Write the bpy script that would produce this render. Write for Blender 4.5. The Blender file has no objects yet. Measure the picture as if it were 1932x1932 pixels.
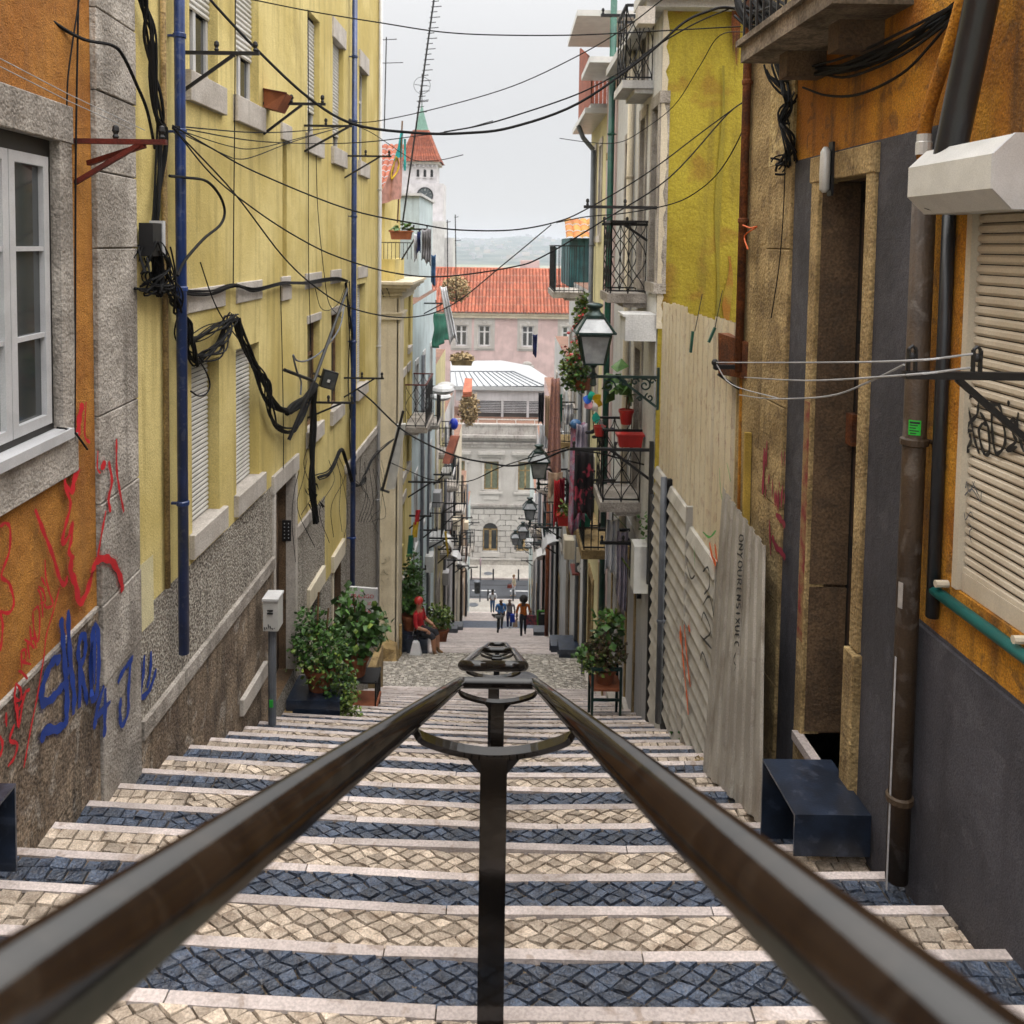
import bpy, math, random
from mathutils import Vector, Matrix
R = random.Random(11)
sc = bpy.context.scene
C = sc.collection
# ------------------------------------------------------------------ camera
F0, VW = 1610.3, 1932.0                     # focal length and frame width in view units
TH, RO = math.radians(3.2), math.radians(0.8)
CM = Matrix.Rotation(math.pi/2-TH, 3, 'X') @ Matrix.Rotation(RO, 3, 'Z')
_d = CM.transposed() @ Vector((0, 1, 0))
CX = 956.6 - F0*_d.x/(-_d.z)
CY = 462.3 + F0*_d.y/(-_d.z)
cam = bpy.data.cameras.new('camera')
cam.sensor_width = 36; cam.lens = 36*F0/VW
cam.shift_x = (VW/2-CX)/VW; cam.shift_y = (CY-VW/2)/VW
cam.clip_start = 0.05; cam.clip_end = 9000
cam.dof.use_dof = True; cam.dof.focus_distance = 5.2; cam.dof.aperture_fstop = 5.0
camo = bpy.data.objects.new('camera', cam); C.objects.link(camo)
camo.rotation_euler = CM.to_euler()
sc.camera = camo
# ------------------------------------------------------------------ sky and sun: bright overcast
W = bpy.data.worlds.new('World'); sc.world = W; W.use_nodes = True
nt = W.node_tree; nt.nodes.clear()
def wn(t, **k):
    n = nt.nodes.new(t)
    for a, b in k.items(): setattr(n, a, b)
    return n
SUN_EL, SUN_AZ = math.radians(58), math.radians(140)
sky = wn('ShaderNodeTexSky', sky_type='NISHITA', sun_disc=False, sun_elevation=SUN_EL, sun_rotation=SUN_AZ)
geo = wn('ShaderNodeNewGeometry'); sep = wn('ShaderNodeSeparateXYZ')
nt.links.new(geo.outputs['Incoming'], sep.inputs[0])
neg = wn('ShaderNodeMath', operation='MULTIPLY'); neg.inputs[1].default_value = -1
nt.links.new(sep.outputs['Z'], neg.inputs[0])
mr = wn('ShaderNodeMapRange'); mr.inputs[1].default_value = 0.05; mr.inputs[2].default_value = 1.0
nt.links.new(neg.outputs[0], mr.inputs[0])
pw = wn('ShaderNodeMath', operation='POWER'); pw.inputs[1].default_value = 2.5
nt.links.new(mr.outputs[0], pw.inputs[0])
cl = wn('ShaderNodeMix', data_type='RGBA')     # overcast dome: pale at the horizon, brighter overhead
SK0, SK1 = 7.6, 60.0
cl.inputs[6].default_value = (SK0, SK0*1.0, SK0*1.01, 1); cl.inputs[7].default_value = (SK1, SK1*0.985, SK1*0.96, 1)
nt.links.new(pw.outputs[0], cl.inputs[0])
mx = wn('ShaderNodeMix', data_type='RGBA'); mx.inputs[0].default_value = 0.06
nt.links.new(cl.outputs[2], mx.inputs[6]); nt.links.new(sky.outputs[0], mx.inputs[7])
bg = wn('ShaderNodeBackground'); bg.inputs[1].default_value = 0.1
nt.links.new(mx.outputs[2], bg.inputs[0])
wo = wn('ShaderNodeOutputWorld'); nt.links.new(bg.outputs[0], wo.inputs[0])
sun = bpy.data.lights.new('sun', 'SUN'); sun.energy = 0.7; sun.angle = math.radians(30); sun.color = (1, .96, .9)
suno = bpy.data.objects.new('sun', sun); C.objects.link(suno)
# the sun stands behind and above the camera's right shoulder
suno.rotation_euler = (math.radians(90)-SUN_EL, 0, math.radians(40)); suno.location = (0, -5, 30)
sc.view_settings.view_transform = 'Standard'; sc.view_settings.look = 'None'
sc.view_settings.exposure = 0.06; sc.view_settings.gamma = 1.0; sc.view_settings.use_curve_mapping = False
sc.cycles.max_bounces = 7; sc.cycles.diffuse_bounces = 1; sc.cycles.glossy_bounces = 3
sc.cycles.transmission_bounces = 4; sc.cycles.volume_bounces = 0; sc.cycles.caustics_reflective = False
sc.cycles.caustics_refractive = False; sc.cycles.sample_clamp_indirect = 8
# ------------------------------------------------------------------ view rays -> real places
def ray(vx, vy):
    return CM @ Vector(((vx-CX)/F0, (CY-vy)/F0, -1))
def at(vx, vy, y):
    d = ray(vx, vy); return d*(y/d.y)
def T(c, r, x, y): return (483*c+.25*x, 483*r+.25*y)
class Fac:                                   # a house front: x = a + b*y, its outside towards the street
    def __init__(s, a, b, sg): s.a, s.b, s.sg = a, b, sg
    def p(s, y, z, n=0.0): return Vector((s.a+s.b*y+s.sg*n, y, z))
    def hit(s, vx, vy, n=0.0):
        d = ray(vx, vy); t = (s.a+s.sg*n)/(d.x-s.b*d.y); q = d*t
        return q.y, q.z
    def hp(s, vx, vy, n=0.0):
        y, z = s.hit(vx, vy, n); return s.p(y, z, n)
OL = Fac(-2.307, -.055, 1); YL = Fac(-2.73, .015, 1); FL = Fac(-2.51, .003, 1)
ORR = Fac(2.29, -.05, -1); HO = Fac(2.02, -.012, -1); FR = Fac(1.85, 0, -1)
# ------------------------------------------------------------------ street profile
FL1 = [.45*(6.5+n) for n in range(-5, 10)] + [.45*15.5+.478*k for k in range(1, 21)]   # nosings of the upper flight
def zdep(vy, D): return at(956.6, vy, D).z
def drop(D):
    if D < 2.7: return drop(2.7)+(D-2.7)*(drop(2.9)-drop(2.7))/.2
    return -zdep(462.3+F0*drop0(D)/D, D)
def drop0(D):
    if D <= 6.975: return .3974*D+1.4554
    if D <= 16.535: return .4555*D+1.053
    if D <= 20: return 8.585+(D-16.535)*(9.55-8.585)/3.465
    if D <= 46: return 9.55+(D-20)*(20.65-9.55)/26
    if D <= 48: return 20.65+(D-46)*.25
    if D <= 60: return 21.15+(D-48)*(25.8-21.15)/12
    return 25.8+min(1, (D-60)/2.5)*.15
def cross(x, D):
    k = max(0, min(1, (17-D)/6)); return k*(.045*max(0, -x)+.022*max(0, x))
def ground(x, D): return -drop(D)+cross(x, D)
# ------------------------------------------------------------------ mesh builder
WL = {}
def wloc(o): return WL.get(o.name, Vector((0, 0, 0))) if o else Vector((0, 0, 0))
def props(o, label=None, cat=None, group=None, kind=None):
    if label: o['label'] = label
    if cat: o['category'] = cat
    if group: o['group'] = group
    if kind: o['kind'] = kind
    return o
def thing(name, label, cat, loc, group=None):
    o = bpy.data.objects.new(name, None); C.objects.link(o); o.location = loc; o.empty_display_size = .1
    WL[o.name] = Vector(loc); return props(o, label, cat, group)
class MB:
    def __init__(s): s.v, s.f, s.m = [], [], []
    def add(s, pts, faces, mi=0):
        k = len(s.v); s.v += [Vector(p) for p in pts]
        for f in faces: s.f.append([k+i for i in f]); s.m.append(mi)
        return s
    def poly(s, pts, mi=0): return s.add(pts, [list(range(len(pts)))], mi)
    def b8(s, p, mi=0):      # p: 4 bottom, 4 top
        return s.add(p, [(3, 2, 1, 0), (4, 5, 6, 7), (0, 1, 5, 4), (1, 2, 6, 5), (2, 3, 7, 6), (3, 0, 4, 7)], mi)
    def box(s, x0, x1, y0, y1, z0, z1, mi=0):
        return s.b8([(x0, y0, z0), (x1, y0, z0), (x1, y1, z0), (x0, y1, z0), (x0, y0, z1), (x1, y0, z1), (x1, y1, z1), (x0, y1, z1)], mi)
    def fbox(s, F, y0, y1, z0, z1, n0, n1, mi=0):
        P = F.p; return s.b8([P(y0, z0, n0), P(y1, z0, n0), P(y1, z0, n1), P(y0, z0, n1), P(y0, z1, n0), P(y1, z1, n0), P(y1, z1, n1), P(y0, z1, n1)], mi)
    def obox(s, c, ax, ay, az, mi=0):        # centre and three half axes
        c = Vector(c); q = []
        for z in (-1, 1):
            for x, y in ((-1, -1), (1, -1), (1, 1), (-1, 1)): q.append(c+ax*x+ay*y+az*z)
        return s.b8(q, mi)
    def bar(s, p, q, w, h=None, mi=0):       # square bar from p to q
        p, q = Vector(p), Vector(q); d = (q-p); L = d.length; d.normalize()
        u = d.cross(Vector((0, 0, 1)))
        if u.length < 1e-3: u = Vector((1, 0, 0))
        u.normalize(); w2 = u.cross(d)
        return s.obox((p+q)/2, d*(L/2), u*(w/2), w2*((h or w)/2), mi)
    def tube(s, pts, r, n=8, mi=0, cap=True, rr=None):
        pts = [Vector(p) for p in pts]; k = len(pts); t0 = (pts[1]-pts[0]).normalized()
        u = t0.orthogonal().normalized(); rings = []
        for i in range(k):
            t = (pts[min(i+1, k-1)]-pts[max(i-1, 0)]).normalized()
            u = (u-t*u.dot(t)).normalized(); w = t.cross(u); ri = rr[i] if rr else r
            rings.append([pts[i]+(u*math.cos(2*math.pi*j/n)+w*math.sin(2*math.pi*j/n))*ri for j in range(n)])
        vs = [p for g in rings for p in g]; fs = []
        for i in range(k-1):
            for j in range(n):
                a, b = i*n+j, i*n+(j+1) % n; fs.append((a, b, b+n, a+n))
        if cap: fs += [tuple(range(n))[::-1], tuple(range((k-1)*n, k*n))]
        return s.add(vs, fs, mi)
    def lathe(s, c, prof, n=14, mi=0):
        c = Vector(c); vs = []; fs = []
        for r, z in prof:
            for j in range(n): vs.append(c+Vector((r*math.cos(2*math.pi*j/n), r*math.sin(2*math.pi*j/n), z)))
        for i in range(len(prof)-1):
            for j in range(n):
                a, b = i*n+j, i*n+(j+1) % n; fs.append((a, b, b+n, a+n))
        fs += [tuple(range(n))[::-1], tuple(range((len(prof)-1)*n, len(prof)*n))]
        return s.add(vs, fs, mi)
    def ball(s, c, r, sx=1, sy=1, sz=1, n=10, m=7, mi=0):
        c = Vector(c); vs = []; fs = []
        for i in range(m+1):
            a = math.pi*i/m
            for j in range(n):
                b = 2*math.pi*j/n; vs.append(c+Vector((r*sx*math.sin(a)*math.cos(b), r*sy*math.sin(a)*math.sin(b), -r*sz*math.cos(a))))
        for i in range(m):
            for j in range(n):
                p, q = i*n+j, i*n+(j+1) % n; fs.append((p, q, q+n, p+n))
        return s.add(vs, fs, mi)
    def sheet(s, fn, nu, nv, mi=0):          # fn(u, v) -> point
        vs = [fn(i/nu, j/nv) for j in range(nv+1) for i in range(nu+1)]
        return s.add(vs, [(j*(nu+1)+i, j*(nu+1)+i+1, (j+1)*(nu+1)+i+1, (j+1)*(nu+1)+i) for j in range(nv) for i in range(nu)], mi)
    def mesh(s, name, mats, org, smooth=False):
        me = bpy.data.meshes.new(name)
        me.from_pydata([tuple(p-org) for p in s.v], [], s.f)
        for m in (mats if isinstance(mats, (list, tuple)) else [mats]): me.materials.append(m)
        me.polygons.foreach_set('material_index', s.m)
        if smooth: me.polygons.foreach_set('use_smooth', [True]*len(me.polygons))
        me.update(); return me
    def build(s, name, mats, parent=None, label=None, cat=None, group=None, kind=None, smooth=False, solid=0):
        if parent is None:
            xs = [p.x for p in s.v]; ys = [p.y for p in s.v]; zs = [p.z for p in s.v]
            org = Vector(((min(xs)+max(xs))/2, (min(ys)+max(ys))/2, min(zs)))
        else: org = wloc(parent)
        o = bpy.data.objects.new(name, s.mesh(name, mats, org, smooth)); C.objects.link(o)
        if parent is None: o.location = org
        else: o.parent = parent
        WL[o.name] = org
        if solid:
            md = o.modifiers.new('s', 'SOLIDIFY'); md.thickness = solid; md.offset = 0
        return props(o, label, cat, group, kind)
def copy_tree(o, loc=None, parent=None, label=None, group=None):
    c = o.copy(); C.objects.link(c)
    if parent: c.parent = parent
    if loc is not None: c.location = loc
    WL[c.name] = Vector(c.location) if parent is None else wloc(parent)
    if label: c['label'] = label
    if group: c['group'] = group
    for ch in list(o.children): copy_tree(ch, None, c)
    return c
def cat_rom(pts, k=6):
    pts = [Vector(p) for p in pts]; q = [pts[0]*2-pts[1]]+pts+[pts[-1]*2-pts[-2]]; out = []
    for i in range(1, len(q)-2):
        a, b, c, d = q[i-1:i+3]
        for j in range(k):
            t = j/k; out.append(.5*((2*b)+(c-a)*t+(2*a-5*b+4*c-d)*t*t+(3*b-a-3*c+d)*t**3))
    return out+[pts[-1]]
# ------------------------------------------------------------------ materials
def mat(name, c1, c2=None, rough=.8, metal=0, ns=1.5, streak=0, sc_=(.05, .04, .03), grain=.2, gs=120, bump=.25, bs=70, isl=0, coat=0, spots=0, sp_c=(.05, .04, .03), sps=4, pebble=None, spec=.5, ramp=(.35, .65)):
    m = bpy.data.materials.new(name); m.use_nodes = True; t = m.node_tree; N = t.nodes; L = t.links
    b = N['Principled BSDF']; b.inputs['Roughness'].default_value = rough; b.inputs['Metallic'].default_value = metal
    b.inputs['Specular IOR Level'].default_value = spec
    if coat: b.inputs['Coat Weight'].default_value = coat; b.inputs['Coat Roughness'].default_value = .12
    g = N.new('ShaderNodeNewGeometry'); pos = g.outputs['Position']
    def noise(scale, det=4, vec=pos, dist=0):
        n = N.new('ShaderNodeTexNoise'); n.inputs['Scale'].default_value = scale; n.inputs['Detail'].default_value = det
        n.inputs['Distortion'].default_value = dist; L.new(vec, n.inputs['Vector']); return n.outputs['Fac']
    def rmp(f, a, z):
        n = N.new('ShaderNodeMapRange'); n.interpolation_type = 'SMOOTHSTEP'
        n.inputs[1].default_value = a; n.inputs[2].default_value = z; L.new(f, n.inputs[0]); return n.outputs[0]
    def mul(f, k):
        n = N.new('ShaderNodeMath'); n.operation = 'MULTIPLY'; n.inputs[1].default_value = k; L.new(f, n.inputs[0]); return n.outputs[0]
    def mix(f, a, z, bl='MIX'):
        n = N.new('ShaderNodeMix'); n.data_type = 'RGBA'; n.blend_type = bl
        for s, v in ((0, f), (6, a), (7, z)):
            if isinstance(v, (int, float)): n.inputs[s].default_value = v
            elif isinstance(v, tuple): n.inputs[s].default_value = (*v, 1)
            else: L.new(v, n.inputs[s])
        return n.outputs[2]
    c2 = c2 or tuple(x*.7 for x in c1)
    col = mix(rmp(noise(ns, 8), *ramp), c1, c2)
    if pebble:
        v = N.new('ShaderNodeTexVoronoi'); v.inputs['Scale'].default_value = pebble[0]; L.new(pos, v.inputs['Vector'])
        sp = N.new('ShaderNodeSeparateColor'); L.new(v.outputs['Color'], sp.inputs[0])
        col = mix(rmp(sp.outputs[0], .25, .85), col, pebble[1]); col = mix(rmp(v.outputs['Distance'], .25, .75), col, pebble[2])
    if streak:
        mp = N.new('ShaderNodeMapping'); mp.inputs['Scale'].default_value = (5, 5, .45); L.new(pos, mp.inputs[0])
        col = mix(mul(rmp(noise(1.6, 6, mp.outputs[0]), .48, .74), streak), col, sc_)
    if spots: col = mix(mul(rmp(noise(sps, 9, dist=.6), .56, .66), spots), col, sp_c)
    if grain:
        gr = rmp(noise(gs, 3), .3, .7); n = N.new('ShaderNodeMapRange'); n.inputs[3].default_value = 1-grain; n.inputs[4].default_value = 1+grain
        L.new(gr, n.inputs[0]); cc = N.new('ShaderNodeCombineColor')
        for i in range(3): L.new(n.outputs[0], cc.inputs[i])
        col = mix(1.0, col, cc.outputs[0], 'MULTIPLY')
    if isl:
        n = N.new('ShaderNodeMapRange'); n.inputs[3].default_value = 1-isl; n.inputs[4].default_value = 1+isl
        oi = N.new('ShaderNodeObjectInfo'); ad = N.new('ShaderNodeMath'); ad.operation = 'ADD'
        L.new(g.outputs['Random Per Island'], ad.inputs[0]); L.new(oi.outputs['Random'], ad.inputs[1])
        fr = N.new('ShaderNodeMath'); fr.operation = 'FRACT'; L.new(ad.outputs[0], fr.inputs[0])
        L.new(fr.outputs[0], n.inputs[0]); cc = N.new('ShaderNodeCombineColor')
        for i in range(3): L.new(n.outputs[0], cc.inputs[i])
        col = mix(1.0, col, cc.outputs[0], 'MULTIPLY')
    L.new(col, b.inputs['Base Color'])
    if bump:
        bn = N.new('ShaderNodeBump'); bn.inputs['Strength'].default_value = bump; bn.inputs['Distance'].default_value = .02
        if pebble: L.new(mix(.5, noise(bs, 3), v.outputs['Distance']), bn.inputs['Height'])
        else:
            ad = N.new('ShaderNodeMath'); ad.operation = 'ADD'; L.new(noise(bs, 4), ad.inputs[0]); L.new(mul(noise(bs/9, 4), 2), ad.inputs[1])
            L.new(ad.outputs[0], bn.inputs['Height'])
        L.new(bn.outputs[0], b.inputs['Normal'])
    return m
def flat(name, c, rough=.5, metal=0, coat=0, var=.25, spec=.5):
    return mat(name, c, tuple(x*(1-var) for x in c), rough, metal, ns=6, grain=.08, gs=200, bump=.05, bs=150, coat=coat, spec=spec)
K = {}
K['orange'] = mat('orange_plaster', (.50, .215, .034), (.36, .135, .018), .95, ns=2.2, streak=.18, grain=.35, gs=150, bump=.6, bs=110)
K['orange_r'] = mat('weathered_orange_plaster', (.58, .26, .02), (.36, .13, .01), .95, ns=2.2, streak=.8, sc_=(.07, .035, .012), grain=.3, gs=110, bump=.6, bs=60, spots=.55, sp_c=(.10, .05, .02), sps=9)
K['yellow'] = mat('yellow_plaster', (.76, .62, .255), (.60, .465, .15), .9, ns=.9, streak=.55, sc_=(.36, .27, .085), grain=.14, gs=110, bump=.3, bs=60, spots=.12, sp_c=(.3, .22, .07), sps=2.5)
K['gable'] = mat('mustard_plaster', (.42, .335, .032), (.32, .24, .018), .92, ns=1.1, streak=.5, sc_=(.17, .125, .02), grain=.16, gs=60, bump=.6, bs=22, spots=.55, sp_c=(.26, .12, .02), sps=1.7)
K['stone'] = mat('pale_limestone', (.50, .45, .40), (.30, .265, .23), .9, ns=2.6, streak=.45, sc_=(.10, .085, .07), grain=.2, gs=75, bump=.8, bs=45, isl=.07, spots=.35, sp_c=(.15, .13, .11), sps=11)
K['stone_s'] = mat('smooth_limestone', (.58, .53, .48), (.47, .42, .37), .85, ns=3, streak=.25, sc_=(.2, .17, .14), grain=.15, gs=70, bump=.25, bs=50, isl=.06)
K['stone_o'] = mat('ochre_stained_stone', (.46, .325, .15), (.26, .175, .075), .92, ns=3, streak=.5, sc_=(.09, .06, .03), grain=.3, gs=70, bump=.7, bs=40, isl=.06, spots=.5, sp_c=(.13, .08, .04), sps=8)
K['stone_b'] = mat('brown_stone', (.17, .105, .055), (.09, .055, .03), .85, ns=2.5, streak=.3, grain=.3, gs=70, bump=.5, bs=40, spots=.3, sps=10)
K['rough'] = mat('pebble_roughcast', (.30, .255, .21), (.24, .20, .16), .95, ns=1.3, grain=.35, gs=70, bump=.9, bs=60, pebble=(42, (.10, .08, .065), (.46, .42, .36)), streak=.4, sc_=(.07, .06, .05))
K['plinth'] = mat('dirty_plinth_render', (.28, .21, .145), (.14, .10, .07), .95, ns=2.4, grain=.5, gs=60, bump=1, bs=30, streak=.75, sc_=(.035, .028, .022), spots=.5, sp_c=(.42, .38, .33), sps=6)
K['grey'] = mat('dark_grey_wall_paint', (.078, .075, .088), (.045, .043, .051), .75, ns=1.6, streak=.5, sc_=(.035, .03, .035), grain=.25, gs=110, bump=.35, bs=140, spots=.25, sp_c=(.14, .135, .15), sps=5)
K['cream'] = mat('cream_plaster', (.70, .62, .48), (.60, .52, .39), .9, ns=1.5, streak=.3, sc_=(.26, .2, .13), grain=.1, gs=70, bump=.25, bs=40)
def plain(n, c, st=.3): return mat(n, c, tuple(x*.82 for x in c), .9, ns=1.2, streak=st, sc_=tuple(x*.3 for x in c), grain=.1, gs=50, bump=.25, bs=25)
K['paleblue'] = plain('pale_blue_plaster', (.60, .70, .72)); K['white'] = plain('white_plaster', (.64, .63, .62))
K['palegreen'] = plain('pale_green_plaster', (.60, .68, .66)); K['paleyel'] = plain('pale_yellow_plaster', (.70, .62, .34))
K['pinkp'] = plain('pink_plaster', (.66, .49, .47), .12); K['peach'] = plain('peach_plaster', (.66, .45, .30)); K['greyp'] = plain('grey_plaster', (.50, .49, .5))
K['tower'] = plain('white_tower_plaster', (.66, .63, .65), .15)
K['rail'] = mat('worn_dark_paint', (.006, .005, .0045), (.012, .009, .007), .09, .0, ns=9, grain=.1, bump=.012, bs=30, coat=0, spots=.25, sp_c=(.03, .023, .017), sps=22, spec=.45)
K['iron'] = flat('black_iron', (.018, .018, .02), .5, .3); K['wire'] = flat('black_rubber', (.007, .007, .008), .75, spec=.25)
K['wirew'] = flat('grey_wire', (.45, .45, .46), .45); K['navy'] = mat('dark_blue_steel', (.02, .032, .06), (.012, .018, .032), .36, .1, ns=6, grain=.1, bump=.05, coat=.5, spots=.3, sp_c=(.10, .12, .17), sps=9)
K['bluepipe'] = mat('blue_pipe_paint', (.012, .045, .20), (.008, .028, .11), .35, ns=3, grain=.1, bump=.08, coat=.3, spots=.15, sp_c=(.3, .33, .4), sps=20)
K['green'] = mat('green_pipe_paint', (.012, .10, .065), (.008, .06, .045), .4, ns=4, grain=.1, bump=.1, spots=.15, sp_c=(.2, .3, .25), sps=14)
K['teal'] = flat('teal_paint', (.012, .14, .13), .4); K['rust'] = mat('rusty_steel', (.24, .075, .02), (.10, .035, .015), .8, .3, ns=5, streak=.4, grain=.3, gs=60, bump=.4, spots=.4, sp_c=(.03, .02, .015), sps=9)
K['redox'] = mat('red_oxide_paint', (.16, .022, .012), (.09, .015, .01), .6, .2, ns=6, grain=.2)
K['brownpipe'] = mat('brown_pipe', (.062, .036, .017), (.036, .02, .01), .6, ns=4, streak=.2, grain=.15, spots=.25, sp_c=(.25, .22, .19), sps=8)
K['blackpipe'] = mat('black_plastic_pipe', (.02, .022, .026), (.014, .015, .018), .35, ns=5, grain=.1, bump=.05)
K['greypipe'] = flat('grey_pipe', (.13, .14, .16), .5); K['whitep'] = flat('white_paint', (.66, .65, .645), .45, 0, 0, .12)
K['alu'] = flat('grey_aluminium', (.62, .62, .64), .4, .1, 0, .12); K['lite'] = flat('light_sheet_metal', (.70, .69, .66), .4, .2, 0, .12)
K['slat'] = mat('cream_roller_slat', (.66, .57, .44), (.56, .47, .35), .55, ns=3, streak=.2, sc_=(.3, .24, .17), grain=.06, bump=.05)
K['shut'] = mat('white_roller_slat', (.72, .70, .66), (.62, .6, .55), .5, ns=4, grain=.05, bump=.05)
K['glass'] = mat('window_glass', (.035, .04, .042), (.06, .065, .065), .06, ns=.8, grain=0, bump=0, spec=.9)
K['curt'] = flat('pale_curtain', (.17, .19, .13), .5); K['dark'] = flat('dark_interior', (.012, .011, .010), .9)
K['door'] = mat('dark_brown_door', (.055, .028, .014), (.03, .016, .009), .6, ns=5, streak=.3, grain=.15)
K['hoard'] = mat('cream_hoarding_sheet', (.76, .66, .48), (.68, .57, .39), .55, ns=1.2, streak=.2, sc_=(.36, .27, .15), grain=.1, bump=.1, spots=.3, sp_c=(.3, .12, .06), sps=10)
K['zinc'] = mat('grey_zinc_sheet', (.44, .41, .36), (.32, .29, .25), .5, .3, ns=2, streak=.6, sc_=(.18, .14, .10), grain=.15, bump=.1, spots=.3, sp_c=(.14, .11, .08), sps=7)
K['gate'] = mat('grey_painted_gate', (.50, .47, .42), (.38, .35, .31), .55, .1, ns=3, streak=.3, grain=.1, bump=.1)
K['strip'] = mat('pink_lioz_edge_stone', (.56, .485, .46), (.42, .36, .335), .7, ns=3, grain=.16, gs=80, bump=.3, bs=60, isl=.18, spots=.6, sp_c=(.27, .2, .15), sps=7)
K['cobl'] = mat('light_limestone_cobble', (.54, .445, .355), (.38, .305, .235), .75, ns=14, grain=.22, gs=110, bump=.6, bs=70, isl=.34, spots=.5, sp_c=(.19, .13, .085), sps=9)
K['cobd'] = mat('dark_basalt_cobble', (.062, .085, .132), (.026, .036, .060), .38, ns=16, grain=.25, gs=90, bump=.9, bs=60, isl=.4, spots=.2, sp_c=(.14, .12, .10), sps=22, spec=.8)
K['grout'] = mat('earth_joint', (.13, .098, .066), (.04, .03, .02), .95, ns=2.2, grain=.4, gs=120, bump=.6, bs=90)
K['asph'] = mat('asphalt', (.06, .063, .072), (.048, .05, .058), .85, ns=1, grain=.2, gs=30, bump=.2, bs=30)
K['pave'] = mat('pale_limestone_pavement', (.42, .39, .35), (.34, .31, .275), .85, ns=1.5, grain=.2, gs=9, bump=.3, bs=12, isl=.05)
K['terra'] = mat('terracotta', (.36, .115, .05), (.25, .075, .03), .8, ns=6, grain=.15); K['tile'] = mat('red_roof_tile', (.36, .105, .055), (.25, .065, .033), .85, ns=3, grain=.25, gs=12, bump=.2, isl=.22, spots=.3, sp_c=(.24, .12, .07), sps=4)
K['tile2'] = mat('orange_roof_tile', (.42, .14, .045), (.34, .19, .04), .85, ns=3, grain=.2, gs=12, bump=.2, isl=.2)
K['leaf'] = mat('green_leaf', (.07, .16, .028), (.035, .09, .018), .5, ns=9, grain=.15, bump=.1, isl=.6)
K['leafy'] = mat('yellow_green_leaf', (.16, .22, .035), (.08, .13, .02), .5, ns=9, grain=.15, bump=.1, isl=.55)
K['leafr'] = mat('dark_red_leaf', (.08, .035, .025), (.06, .09, .02), .5, ns=12, grain=.15, bump=.1, isl=.5)
K['roof'] = mat('brown_flat_roof', (.20, .10, .065), (.14, .075, .05), .9, ns=2, grain=.2)
K['zincr'] = flat('pale_zinc_roof', (.40, .41, .42), .55, .1, 0, .15)
K['dry'] = mat('dry_grass', (.48, .36, .20), (.34, .24, .12), .9, ns=9, grain=.2, isl=.4)
K['soil'] = flat('soil', (.045, .03, .02), .95); K['red'] = flat('red_plastic', (.55, .03, .025), .35, 0, .3)
K['wood'] = mat('brown_wood', (.22, .12, .055), (.13, .07, .03), .75, ns=7, grain=.2, streak=.3)
K['redwood'] = mat('red_brown_boards', (.34, .10, .055), (.24, .065, .035), .75, ns=4, grain=.15, streak=.3)
K['greenwood'] = mat('teal_green_boards', (.03, .12, .13), (.015, .065, .075), .7, ns=3, grain=.15, streak=.45, isl=.15)
K['gred'] = flat('red_spray_paint', (.62, .012, .02), .7); K['gblue'] = flat('blue_spray_paint', (.008, .045, .30), .6)
K['gblack'] = flat('black_spray_paint', (.015, .015, .018), .6); K['gorange'] = flat('orange_spray_paint', (.9, .16, .03), .6)
K['ggreen'] = flat('green_spray_paint', (.10, .42, .08), .7); K['gpurple'] = flat('purple_red_spray_paint', (.30, .03, .055), .7)
K['lamp'] = mat('dark_green_iron', (.012, .04, .036), (.010, .025, .024), .4, .3, ns=8, grain=.1, coat=.3)
K['lglass'] = flat('frosted_lamp_glass', (.42, .44, .46), .25, 0, .4, .35)
K['skin'] = flat('brown_skin', (.12, .06, .035), .6); K['skin2'] = flat('tan_skin', (.42, .2, .12), .6); K['hair'] = flat('black_hair', (.012, .010, .009), .8)
def cloth(n, c, var=.3): return mat(n, c, tuple(x*(1-var) for x in c), .9, ns=7, grain=.08, gs=200, bump=.15, bs=60)
K['jean'] = cloth('denim', (.06, .15, .32)); K['dkcl'] = cloth('black_cloth', (.018, .018, .026)); K['whcl'] = cloth('white_cloth', (.80, .80, .84), .1)
K['navycl'] = cloth('navy_cloth', (.02, .03, .13)); K['orcl'] = cloth('orange_cloth', (.62, .16, .02)); K['blcl'] = cloth('blue_cloth', (.07, .22, .52))
K['grcl'] = cloth('grey_cloth', (.30, .29, .31)); K['redcl'] = cloth('red_cloth', (.50, .012, .02)); K['lilac'] = cloth('lilac_cloth', (.48, .42, .52)); K['beige'] = cloth('beige_cloth', (.55, .38, .27))
K['grncl'] = cloth('green_cloth', (.012, .16, .10)); K['tealcl'] = cloth('teal_flag_cloth', (.02, .42, .42)); K['pinkcl'] = cloth('faded_pink_flag_cloth', (.62, .32, .26)); K['yelcl'] = cloth('yellow_cloth', (.75, .5, .03))
K['floral'] = mat('black_floral_cloth', (.014, .012, .014), (.02, .015, .018), .9, ns=6, grain=.05, bump=.1, pebble=None, spots=.95, sp_c=(.52, .06, .10), sps=7)
K['pinkpat'] = mat('pink_patterned_cloth', (.55, .12, .20), (.42, .36, .50), .9, ns=9, grain=.2, gs=40, bump=.1, spots=.8, sp_c=(.62, .42, .5), sps=13)
K['salmon'] = mat('salmon_patterned_cloth', (.52, .26, .20), (.38, .20, .19), .9, ns=20, grain=.35, gs=70, bump=.1)

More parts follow.
